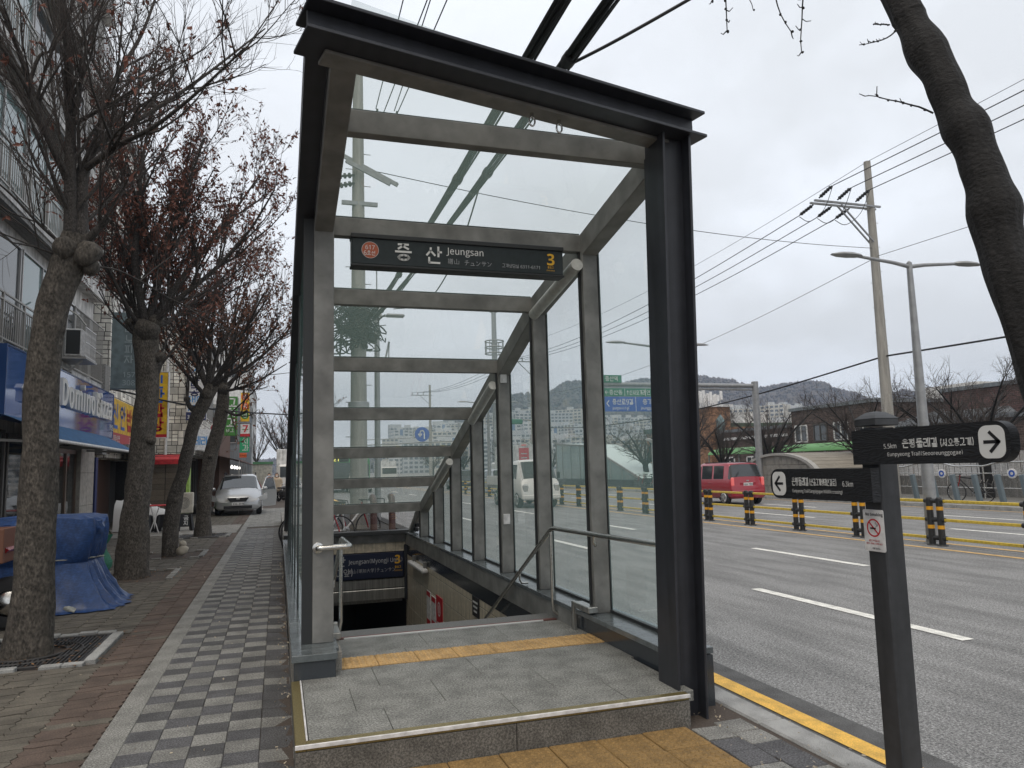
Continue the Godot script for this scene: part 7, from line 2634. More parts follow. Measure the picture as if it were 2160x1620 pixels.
func people() -> void:
	var spec := [
		["person in a beige hooded coat, black trousers and white mask, walking towards the viewer", V(-0.06, 0, -45.9), M.coat_beige, true],
		["person in a red jacket half hidden behind the walker in beige", V(-0.52, 0, -49.5), M.coat_red, false],
	]
	for s in spec:
		var t := thing("person", s[0], "person", s[1], rr(-0.1, 0.1))
		var d := MB.new()
		# head, neck, hands and one body skin
		var leg := 0.1 if s[3] else 0.05
		var bones := [
			[V(0, 1.34, 0), V(0, 1.44, 0.01), 0.05, 0.055], [V(0, 1.49, 0.02), V(0, 1.53, 0.015), 0.085, 0.09],
			[V(0, 0.82, 0), V(0, 1.26, 0), 0.13, 0.14], [V(-0.12, 1.27, 0), V(0.12, 1.27, 0), 0.08, 0.08],
			[V(-0.09, 0.82, 0), V(-0.1, 0.45, leg), 0.085, 0.06], [V(-0.1, 0.45, leg), V(-0.1, 0.08, leg * 0.4), 0.055, 0.04], [V(-0.1, 0.05, leg * 0.4 - 0.02), V(-0.1, 0.045, leg * 0.4 + 0.14), 0.045, 0.035],
			[V(0.09, 0.82, 0), V(0.1, 0.45, -leg * 0.3), 0.085, 0.06], [V(0.1, 0.45, -leg * 0.3), V(0.1, 0.1, -leg * 2.0), 0.055, 0.04], [V(0.1, 0.06, -leg * 2.1), V(0.1, 0.045, -leg * 2.0 + 0.12), 0.045, 0.035],
			[V(-0.2, 1.25, 0), V(-0.26, 0.98, -0.02), 0.055, 0.045], [V(-0.26, 0.98, -0.02), V(-0.2, 0.78, 0.1), 0.042, 0.034],
			[V(0.2, 1.25, 0), V(0.26, 0.98, -0.02), 0.055, 0.045], [V(0.26, 0.98, -0.02), V(0.2, 0.78, 0.1), 0.042, 0.034],
		]
		for sx in [-1.0, 1.0]:
			for k in 4:
				bones.append([V(sx * (0.2 - 0.012), 0.775, 0.09 + 0.016 * k), V(sx * (0.175 - 0.004 * k), 0.70 + 0.006 * absf(k - 1.5), 0.105 + 0.016 * k), 0.011, 0.008])
			bones.append([V(sx * 0.19, 0.78, 0.08), V(sx * 0.16, 0.735, 0.08), 0.012, 0.009])
		skin_of(d, bones, 0.016, 0.03)
		part(t, "body", d, M.skin)
		d = MB.new()
		var tb := []
		for k in range(4, 10):
			tb.append([bones[k][0], bones[k][1], bones[k][2] + 0.012, bones[k][3] + 0.012])
		skin_of(d, tb, 0.018, 0.03)
		part(t, "trousers", d, M.trousers)
		d = MB.new()
		skin_of(d, [[V(0, 1.47, 0.03), V(0, 1.53, 0.02), 0.088, 0.092], [V(0, 1.46, 0.105), V(0, 1.485, 0.115), 0.018, 0.012], [V(0, 1.42, 0.08), V(0, 1.43, 0.09), 0.03, 0.03], [V(-0.09, 1.49, 0.01), V(-0.095, 1.51, 0.01), 0.02, 0.022], [V(0.09, 1.49, 0.01), V(0.095, 1.51, 0.01), 0.02, 0.022]], 0.008, 0.015)
		part(t, "face", d, M.skin)
		d = MB.new()
		for sx in [-1.0, 1.0]:
			d.cbox(V(sx * 0.035, 1.515, 0.108), V(0.022, 0.01, 0.01), 0.003)
		part(t, "eyes", d, M.rubber)
		d = MB.new()
		skin_of(d, [[V(0, 1.55, -0.01), V(0, 1.58, 0.0), 0.10, 0.085], [V(-0.08, 1.52, -0.01), V(-0.1, 1.42, 0.0), 0.045, 0.03], [V(0.08, 1.52, -0.01), V(0.1, 1.42, 0.0), 0.045, 0.03], [V(0, 1.48, -0.06), V(0, 1.4, -0.06), 0.07, 0.05]], 0.014, 0.03)
		part(t, "hair", d, M.rubber)
		if s[3]:
			lump(t, "face_mask", V(0, 1.445, 0.105), V(0.12, 0.09, 0.05), M.white_plate, 0.02)
		d = MB.new()
		skin_of(d, [[V(0, 0.72, 0), V(0, 1.2, 0), 0.19, 0.17], [V(-0.13, 0.72, 0), V(-0.12, 1.2, 0), 0.12, 0.12], [V(0.13, 0.72, 0), V(0.12, 1.2, 0), 0.12, 0.12], [V(-0.13, 1.28, 0), V(0.13, 1.28, 0), 0.1, 0.1], [V(-0.1, 1.36, -0.05), V(0.1, 1.36, -0.05), 0.07, 0.07], [V(-0.22, 1.25, 0), V(-0.28, 0.98, -0.02), 0.08, 0.075], [V(-0.28, 0.98, -0.02), V(-0.21, 0.81, 0.09), 0.07, 0.06], [V(0.22, 1.25, 0), V(0.28, 0.98, -0.02), 0.08, 0.075], [V(0.28, 0.98, -0.02), V(0.21, 0.81, 0.09), 0.07, 0.06]], 0.02, 0.04)
		part(t, "coat", d, s[2])

# ---------- the road's far side, poles, wires ----------
func barrier() -> void:
	var t := thing("median_barrier", "", "barrier", V(12.25, -0.12, -11.5), 0, "barrier bays on the centre line")
	for z in [-0.115, 0.115]:
		var d := MB.new()
		d.lathe([Vector2(0.1, 0), Vector2(0.1, 0.02), Vector2(0.062, 0.03)], Transform3D(Basis(), V(0, 0, z)), 14)
		var o := part(t, "post", d, M.barrier_black)
		d = MB.new()
		d.lathe([Vector2(0.062, 0.02), Vector2(0.06, 0.9), Vector2(0.045, 0.93), Vector2(0, 0.935)], Transform3D(Basis(), V(0, 0, z)), 14)
		part(o, "tube", d, M.barrier_black)
		for y in [0.36, 0.72]:
			d = MB.new()
			d.lathe([Vector2(0.062, y - 0.035), Vector2(0.0635, y - 0.034), Vector2(0.0635, y + 0.034), Vector2(0.062, y + 0.035)], Transform3D(Basis(), V(0, 0, z)), 14)
			part(o, "reflector_band", d, M.reflector)
	for y in [0.15, 0.5, 0.86]:
		var d := MB.new()
		d.cbox(V(-0.0, y, -1.0), V(0.055, 0.055, 1.72), 0.008)
		part(t, "rail", d, M.barrier_yellow)
		d = MB.new()
		for z in [-0.16, -1.84, 0.0]:
			d.rod(V(0, y, z - 0.06), V(0, y, z + 0.06), 0.045, 8)
		part(t, "rail_socket", d, M.barrier_black)
	var where := ["bay of the yellow railed barrier right of the signpost", "bay of the barrier just left of the signpost's boards", "barrier bay under the left arrow board", "barrier bay before the back wheel of the red car", "barrier bay right beside the dark canopy column"]
	for k in 22:
		var z := -9.45 - 2.005 * k
		var l: String
		if k == 0:
			l = "barrier bay nearest the viewer, cut by the right edge"
		elif k < 6:
			l = where[k - 1]
		elif k < 10:
			l = "%s barrier bay seen through the canopy's first side pane" % ["nearest", "second", "third", "fourth"][k - 6]
		elif k < 14:
			l = "%s barrier bay seen beside the white truck" % ["nearest", "second", "third", "fourth"][k - 10]
		else:
			l = "%s of the small distant barrier bays hidden by the white truck" % ["nearest", "second", "third", "fourth", "fifth", "sixth", "seventh", "farthest"][k - 14]
		if k == 0:
			t.position.z = z
			t.set_meta("label", l)
		else:
			copy(t, l, V(12.25, -0.12, z))

func double_lamp(at: Vector3, h: float) -> Node3D:
	var t := thing("street_lamp", "tall grey double armed street lamp behind the signpost", "street lamp", at, 0, "street lamps on the centre line")
	var d := MB.new()
	d.lathe([Vector2(0.16, 0), Vector2(0.16, 0.02), Vector2(0.13, 0.05), Vector2(0.12, 1.0), Vector2(0.055, h), Vector2(0, h + 0.05)], Transform3D(), 14)
	part(t, "pole", d, M.galv)
	for s in [-1.0, 1.0]:
		d = MB.new()
		d.tube(P3([V(0, h - 0.08, 0), V(s * 0.4, h - 0.02, 0), V(s * 1.3, h + 0.06, 0)]), R1([0.045, 0.04, 0.032]), 8)
		part(t, "arm", d, M.galv)
		d = MB.new()
		var rings := []
		for k in [[1.2, 0.03, 0.02], [1.3, 0.1, 0.05], [1.5, 0.14, 0.07], [1.75, 0.13, 0.06], [1.95, 0.05, 0.02]]:
			var r := PackedVector3Array()
			for i in 12:
				var a := TAU * i / 12.0
				r.append(V(s * k[0], h + 0.06 + (sin(a) * k[2] if sin(a) > 0 else sin(a) * k[2] * 0.35), cos(a) * k[1] * s))
			rings.append(r)
		d.loft(rings)
		part(t, "lamp_head", d, M.galv)
	return t

func pole_stack(t: Node3D, h: float, r: float, steps := true) -> void:
	var d := MB.new()
	d.tube(P3([V(0, 0, 0), V(0, h, 0)]), R1([r, r * 0.55]), 16)
	part(t, "pole", d, M.pole_concrete)
	if steps:
		d = MB.new()
		for i in 20:
			var y := 2.0 + i * (h - 3.5) / 20.0
			d.rod(V(-0.3 if i % 2 else 0.0, y, 0), V(0.0 if i % 2 else 0.3, y, 0), 0.01, 4)
		stuff(t, "step_bolts", d, M.galv)
func insulator(t: Node3D, a: Vector3, b: Vector3) -> void:
	var d := MB.new()
	d.rod(a, b, 0.03, 6)
	for k in 5:
		var p := a.lerp(b, 0.15 + 0.17 * k)
		d.rod(p, p + (b - a).normalized() * 0.04, 0.07, 8)
	part(t, "insulator", d, M.barrier_black)
func wire(label: String, p: Array, r: float, group := "", m: Material = null) -> void:
	var d := MB.new()
	d.tube(spline(p, 8), R1([r]), 5, false)
	solo("overhead_wire", d, m if m else M.rubber, label, "cable", group)
func sag(a: Vector3, b: Vector3, s: float) -> Array:
	var o := []
	for i in 7:
		var t := i / 6.0
		o.append(a.lerp(b, t) - V(0, s * 4.0 * t * (1.0 - t), 0))
	return o

func poles_and_wires() -> void:
	var l := double_lamp(V(12.52, -0.12, -11.8), 5.75)
	copy(l, "double armed street lamp half hidden by the dark canopy column", V(12.4, -0.12, -22.3))
	copy(l, "small double armed street lamp seen above the far carriageway trees", V(12.4, -0.12, -44.0))
	# concrete pole on the far footway
	var p := thing("utility_pole", "tall concrete utility pole with crossarms right behind the trail signpost", "utility pole", V(22.0, 0, -22.3), 0, "concrete utility poles")
	pole_stack(p, 13.2, 0.23)
	for k in 2:
		var d := MB.new()
		d.beam(V(0.35, 11.35 - 0.02 * k, 0.12 - 0.24 * k), V(-2.75, 11.35 - 0.02 * k, 0.12 - 0.24 * k), 0.07, 0.07)
		part(p, "crossarm", d, M.galv)
		d = MB.new()
		d.beam(V(-0.05, 9.9, 0.1 - 0.2 * k), V(-1.5, 11.3, 0.1 - 0.2 * k), 0.05, 0.05)
		part(p, "brace", d, M.galv)
	var far_at := V(23.0, 0, -66.0)
	for k in 3:
		var x := -2.55 + 0.85 * k
		insulator(p, V(x, 11.3, -0.2), V(x - 0.02, 11.15, -0.95))
		insulator(p, V(x, 11.45, 0.15), V(x, 11.65, 0.85))
		var d := MB.new()
		d.tube(spline([V(x, 11.1, -1.0), V(x + 0.05, 10.75, -0.5), V(x + 0.05, 10.95, 0.3), V(x, 11.65, 0.9)], 5), R1([0.014]), 4, false)
		part(p, "jumper", d, M.rubber)
		var nm: String = ["left", "middle", "right"][k]
		wire("%s of three power wires from the far pole's crossarm to the distant pole" % nm, sag(V(22.0 + x, 11.15, -23.3), V(20.9 + 0.75 * k, 11.8, -66.0), 0.9), 0.017, "power wires over the far footway")
		wire("%s of three power wires running over the signpost towards the viewer" % nm, sag(V(22.0 + x, 11.65, -21.4), V(21.8 + x, 12.6, 14.0), 0.5), 0.017, "power wires over the far footway")
	wire("thin earth wire from the far pole's tip sloping down left", sag(V(22, 13.2, -22.3), V(23, 13.6, -66), 0.8), 0.010)
	wire("thin earth wire from the far pole's tip rising to the right edge", sag(V(22, 13.2, -22.3), V(21.8, 14.0, 14), 0.3), 0.010)
	wire("long thin wire below the crossarm wires, sloping down left from the far pole", sag(V(22, 9.3, -22.4), V(23, 8.4, -66), 1.1), 0.011)
	wire("thin wire on the far pole rising right past the lamp head", sag(V(22, 9.35, -22.2), V(21.9, 9.6, 14), 0.4), 0.011)
	wire("thick black communication cable sagging right of the far pole towards the leaning trunk", sag(V(22, 5.45, -22.3), V(21.9, 6.2, 14), 0.5), 0.035)
	wire("thick black communication cable dropping left of the far pole above the red car", sag(V(22, 5.45, -22.3), V(23, 5.4, -66), 1.0), 0.035)
	wire("faint wire crossing the road from the near pole to the far pole", sag(V(1.75, 8.9, -17.4), V(22, 9.7, -22.3), 0.35), 0.011)
	# distant poles
	for q in [[far_at, "distant concrete utility pole with crossarm seen between two side posts"], [V(19.5, 0, -98.0), "smallest concrete utility pole, seen through the roof panes above the flats"]]:
		var c := thing("utility_pole", q[1], "utility pole", q[0], 0, "concrete utility poles")
		pole_stack(c, 13.0, 0.25, false)
		var d := MB.new()
		d.beam(V(0.3, 11.6, 0), V(-2.6, 11.6, 0), 0.1, 0.1)
		d.beam(V(0, 10.3, 0), V(-1.4, 11.6, 0), 0.06, 0.06)
		for k in 3:
			d.rod(V(-2.4 + 0.75 * k, 11.6, 0), V(-2.4 + 0.75 * k, 12.0, 0), 0.06, 6)
		part(c, "crossarm", d, M.galv)
	for k in 3:
		wire("%s of the faint wires between the two distant poles" % ["lower", "middle", "upper"][k], sag(V(20.6 + 0.75 * k, 12.0, -66), V(17.1 + 0.75 * k, 12.0, -98), 0.9), 0.02, "wires between distant poles")
	# near pole behind the canopy with its nest of cables
	p = thing("utility_pole", "thick concrete utility pole behind the canopy with a tangle of black cables", "utility pole", V(1.79, 0, -17.5), 0, "concrete utility poles")
	pole_stack(p, 11.6, 0.215)
	var d := MB.new()
	d.lathe([Vector2(0.225, 2.9), Vector2(0.245, 2.92), Vector2(0.245, 3.2), Vector2(0.225, 3.22)], Transform3D(), 16)
	part(p, "metal_band", d, M.galv)
	for q in [[V(-0.35, 9.25, -0.1), V(0.9, 8.45, 0.35)], [V(-0.3, 9.0, 0.2), V(0.7, 8.4, 0.5)], [V(-0.4, 8.0, 0.1), V(0.45, 8.0, 0.1)]]:
		d = MB.new()
		d.beam(q[0], q[1], 0.09, 0.09)
		part(p, "crossarm", d, M.galv)
	for q in [[V(-0.1, 8.7, 0.1), V(-0.75, 8.55, 0.2)], [V(-0.1, 8.5, 0.1), V(-0.7, 8.3, 0.2)], [V(0.35, 9.6, 0.2), V(0.42, 10.3, 0.4)], [V(0.75, 9.6, 0.2), V(0.9, 10.3, 0.4)]]:
		insulator(p, q[0], q[1])
	rng.seed = 31
	var nest := MB.new()
	for i in 70:
		var c := V(rr(-0.6, 0.35), rr(4.55, 5.5), rr(-0.3, 0.4) + 0.2)
		var pts := []
		for k in 6:
			pts.append(c + V(rr(-0.34, 0.34), rr(-0.32, 0.3), rr(-0.2, 0.2)))
		nest.tube(spline(pts, 4), R1([rr(0.008, 0.02)]), 4, false)
	for i in 16:
		var c := V(rr(-0.5, 0.35), rr(4.6, 5.4), rr(-0.1, 0.4))
		nest.cbox(c, V(rr(0.1, 0.22), rr(0.15, 0.4), 0.12), 0.03, Basis(V(rr(-1, 1), rr(-1, 1), 1).normalized(), rr(-0.6, 0.6)))
	for i in 12:
		nest.tube(spline([V(rr(-0.3, 0.2), rr(4.6, 5.3), 0.25), V(rr(-0.9, -0.5), rr(4.2, 5.0), 0.2), V(rr(-1.6, -1.0), rr(3.9, 4.7), 0.1)], 4), R1([0.012]), 4, false)
	stuff(p, "cable_tangle", nest, M.rubber)
	# two thick bundles coming in over the canopy
	for k in 2:
		var a: Vector3 = V(1.95, 5.1, -17.4) if k == 0 else V(2.12, 5.15, -17.3)
		var b := V(1.56, 4.30, -3.75) if k == 0 else V(1.90, 4.40, -3.75)
		var dir := (b - a)
		var bd := MB.new()
		for j in 7:
			var o := V(cos(j * 0.9), sin(j * 0.9), 0) * (0.028 if j else 0.0)
			var pts := []
			for i in 14:
				var t := i / 13.0 * 1.9
				var w := V(sin(i * 1.3 + j) * 0.010, cos(i * 1.7 + j * 2.0) * 0.012, 0)
				pts.append(a + dir * t + o + w - V(0, 0.10 * sin(minf(t, 1.0) * PI), 0))
			bd.tube(spline(pts, 3), R1([0.016 if j < 4 else 0.009]), 5, false)
		for i in 10:
			var t := 0.12 + 0.165 * i
			var c := a + dir * t - V(0, 0.10 * sin(minf(t, 1.0) * PI), 0)
			bd.rod(c - dir.normalized() * 0.05, c + dir.normalized() * 0.04, 0.052, 8)
		solo("cable_bundle", bd, M.rubber, ["left thick black bundle of cables crossing above the canopy", "right thick black bundle of cables crossing above the canopy, with a loose cable leaving it"][k], "cable", "cable bundles over the canopy")
	wire("loose black cable curving off the right bundle towards the upper right", [V(1.93, 4.43, -4.6), V(2.2, 4.5, -4.3), V(2.7, 4.75, -4.0), V(3.5, 5.2, -3.6), V(4.6, 6.0, -3)], 0.012)
	wire("thin cable hanging below the right bundle behind the roof glass", [V(1.98, 4.6, -7.0), V(2.05, 4.2, -8.5), V(2.05, 4.05, -10.5), V(2.1, 4.7, -14)], 0.009)
	var tops := [[V(2.2, 10.4, -17.3), V(2.1, 11.0, 2.0)], [V(2.65, 10.4, -17.3), V(2.75, 11.0, 2.0)], [V(2.2, 9.8, -17.3), V(3.3, 11.0, 2.0)], [V(2.5, 9.8, -17.3), V(3.75, 11.0, 2.0)]]
	for k in 4:
		wire("%s of four thin wires rising steeply above the canopy" % ["leftmost", "second from left", "third from left", "rightmost"][k], sag(tops[k][0], tops[k][1], 0.12), 0.012, "four thin wires above the canopy")
	# slim lamp post with a box, further back
	p = thing("lamp_post", "slim grey lamp post with a white box, just right of the near utility pole", "street lamp", V(2.54, 0, -20.0))
	d = MB.new()
	d.tube(P3([V(0, 0, 0), V(0, 5.9, 0)]), R1([0.085, 0.07]), 12)
	d.rod(V(0, 5.9, 0), V(0, 8.4, 0), 0.018, 6)
	part(p, "pole", d, M.galv)
	lump(p, "box", V(0.02, 5.93, 0), V(0.22, 0.26, 0.2), M.white_plate, 0.02)
	d = MB.new()
	d.tube(P3([V(-0.6, 5.78, 0), V(0.3, 5.82, 0)]), R1([0.025]), 6)
	part(p, "arm", d, M.galv)
	lump(p, "lamp_head", V(0.5, 5.84, 0), V(0.52, 0.09, 0.2), M.galv, 0.04)
	d = MB.new()
	d.beam(V(0.15, 4.3, 0.05), V(0.32, 5.1, 0.05), 0.03, 0.05)
	d.beam(V(0.3, 4.35, 0.05), V(0.32, 5.1, 0.05), 0.03, 0.03)
	d.beam(V(0.1, 4.5, 0.05), V(0.1, 5.0, 0.05), 0.06, 0.06)
	part(p, "antenna_bracket", d, M.galv)
	# high mast with a ring of lamps
	p = thing("high_mast", "tall grey mast with a basket platform, seen through the upper roof panes", "mast", V(26.4, 0, -90))
	d = MB.new()
	d.tube(P3([V(0, 0, 0), V(0, 22, 0)]), R1([0.5, 0.3]), 12)
	part(p, "pole", d, M.galv)
	d = MB.new()
	for y in [16.2, 17.0, 17.8]:
		var rg := PackedVector3Array()
		for i in 17:
			rg.append(V(cos(TAU * i / 16.0) * 1.2, y, sin(TAU * i / 16.0) * 1.2))
		d.tube(rg, R1([0.09]), 5, false)
	for i in 8:
		d.rod(V(cos(TAU * i / 8.0) * 1.2, 16.2, sin(TAU * i / 8.0) * 1.2), V(cos(TAU * i / 8.0) * 1.2, 17.8, sin(TAU * i / 8.0) * 1.2), 0.06, 4)
		d.rod(V(0, 21.4, 0), V(cos(TAU * i / 8.0) * 1.3, 22.3, sin(TAU * i / 8.0) * 1.3), 0.08, 4)
	part(p, "platform", d, M.galv)
	# overhead road signs
	p = thing("sign_gantry", "grey cantilever gantry carrying the green and blue road signs", "gantry", V(21.8, 0, -30.05))
	d = MB.new()
	d.tube(P3([V(0, 0, 0), V(0, 5.4, 0)]), R1([0.16]), 12)
	d.rod(V(0, 5.2, 0), V(-8.3, 5.2, 0), 0.10, 10)
	d.rod(V(0, 5.02, 0), V(-8.3, 5.02, 0), 0.05, 8)
	part(p, "arm", d, M.galv)
	var X := Vector3.RIGHT
	var Y := Vector3.UP
	var s := board("road_sign", "small green road sign reading the station name, above the other signs", V(14.22, 5.44, -29.92), SOUTH, 0.98, 0.34, 0.05, M.road_green)
	print_on(s, SOUTH, M.white_print, func(k): write(k, "증산역", V(-0.33, -0.11, 0), X, Y, 0.23, 0.11, 0.9))
	s = board("road_sign", "wide green strip road sign with three destinations", V(15.5, 4.83, -29.92), SOUTH, 3.4, 0.36, 0.05, M.road_green)
	print_on(s, SOUTH, M.white_print, func(k):
		write(k, "◀증산동", V(-1.66, -0.11, 0), X, Y, 0.22, 0.1, 0.95)
		write(k, "▲신사오거리", V(-0.6, -0.11, 0), X, Y, 0.22, 0.1, 0.7)
		write(k, "연가초교", V(0.42, -0.11, 0), X, Y, 0.22, 0.1, 0.95)
		for x in [-0.68, 0.36]:
			k.quad(V(x, -0.17, 0), V(x + 0.02, -0.17, 0), V(x + 0.02, 0.17, 0), V(x, 0.17, 0)))
	s = board("road_sign", "large blue road sign with two street names and an arrow", V(15.5, 4.3, -29.92), SOUTH, 3.4, 0.66, 0.05, M.road_blue)
	print_on(s, SOUTH, M.white_print, func(k):
		write(k, "〈", V(-1.62, -0.12, 0), X, Y, 0.3, 0.12, 0.7)
		write(k, "증산로9길", V(-1.3, -0.02, 0), X, Y, 0.25, 0.11, 0.84)
		write(k, "Jeungsan-ro 9-gil", V(-1.3, -0.24, 0), X, Y, 0.13, 0.1, 0.62)
		write(k, "증가로", V(0.2, -0.02, 0), X, Y, 0.25, 0.11, 0.95)
		write(k, "Jeungga-ro", V(0.1, -0.24, 0), X, Y, 0.13, 0.1, 0.9)
		for x in [-0.15]:
			k.quad(V(x, -0.33, 0), V(x + 0.02, -0.33, 0), V(x + 0.02, 0.33, 0), V(x, 0.33, 0)))
	# far gantry with the U turn disc, and a traffic signal
	p = thing("sign_gantry", "distant thin gantry spanning the road below the white flats", "gantry", V(11.8, 0, -85))
	d = MB.new()
	d.rod(V(-3.6, 0, 0), V(-3.6, 7.5, 0), 0.1, 8)
	d.rod(V(8.5, 0, 0), V(8.5, 7.0, 0), 0.1, 8)
	d.rod(V(-3.6, 4.5, 0), V(8.5, 4.9, 0), 0.08, 6)
	d.rod(V(-3.6, 5.1, 0), V(8.5, 5.5, 0), 0.05, 6)
	part(p, "frame", d, M.galv)
	p = thing("u_turn_sign", "round blue U turn sign hanging on the distant gantry", "sign", V(15.9, 5.7, -84.8))
	d = MB.new()
	d.lathe([Vector2(0, -0.04), Vector2(0.85, -0.04), Vector2(0.85, 0.04), Vector2(0, 0.04)], Transform3D(Basis(V(1, 0, 0), PI * 0.5), Vector3.ZERO), 28)
	part(p, "disc", d, M.road_blue)
	d = MB.new()
	line_strip(d, [Vector2(0.25, -0.5), Vector2(0.25, 0.2), Vector2(0.12, 0.42), Vector2(-0.12, 0.42), Vector2(-0.25, 0.2), Vector2(-0.25, -0.1)], V(0, 0, 0.05), X, Y, 0.14)
	line_strip(d, [Vector2(-0.45, 0.05), Vector2(-0.25, -0.25), Vector2(-0.05, 0.05)], V(0, 0, 0.05), X, Y, 0.12)
	part(p, "arrow", d, M.white_print)
	for q in [[V(13.0, 3.9, -84.6), "amber box hanging left of the round U turn sign"], [V(18.3, 3.9, -84.6), "small amber box hanging right of the round U turn sign"]]:
		var c := thing("signal_box", q[1], "signal", q[0])
		lump(c, "case", V(0, 0, 0), V(0.5, 1.0, 0.3), M.barrier_yellow, 0.06)
	p = thing("traffic_signal", "traffic signal with a dark green head on a grey pole left of the truck's posters", "traffic signal", V(21.6, 0, -58))
	d = MB.new()
	d.tube(P3([V(0, 0, 0), V(0, 8.5, 0)]), R1([0.2, 0.16]), 10)
	d.rod(V(0, 5.4, 0), V(-3.6, 5.6, 0), 0.07, 8)
	part(p, "pole", d, M.galv)
	lump(p, "signal_head", V(-3.0, 5.35, 0.1), V(1.3, 0.42, 0.3), M.net_green, 0.08)

func cherry(tree: Dictionary) -> Node3D:
	var limbs := []
	var r := RandomNumberGenerator.new()
	r.seed = tree.seed
	for k in tree.n:
		var a: float = TAU * k / tree.n + r.randf_range(-0.3, 0.3)
		var sp: float = r.randf_range(1.5, 2.4)
		var h: float = r.randf_range(2.9, 4.6)
		limbs.append([[V(0, 1.35, 0), V(cos(a) * 0.35, 1.9, sin(a) * 0.35), V(cos(a) * sp * 0.6, 2.0 + h * 0.27, sin(a) * sp * 0.6), V(cos(a) * sp * 1.15, 1.9 + h * 0.55, sin(a) * sp * 1.15)], 0.10, 0.018])
	var o := {"up": 0.12, "lift": 0.06, "kids": [3.4, 4.2, 4.5], "len": [1.5, 0.75, 0.4], "levels": 3, "leaf": 0.0, "rmin": [0.014, 0.008, 0.006], "rmax": [0.04, 0.014, 0.008], "spread": 1.0, "bark": M.bark_cherry, "bark_limb": M.bark_cherry}
	return street_tree(tree.label, "bare cherry trees on the far footway", [V(0, -0.05, 0), V(0.04, 0.5, 0), V(0.0, 1.0, 0.03), V(0.0, 1.55, 0)], [0.25, 0.2, 0.19, 0.2], limbs, [[V(0.02, 1.4, 0), 0.2]], o, tree.seed, "cherry_tree")

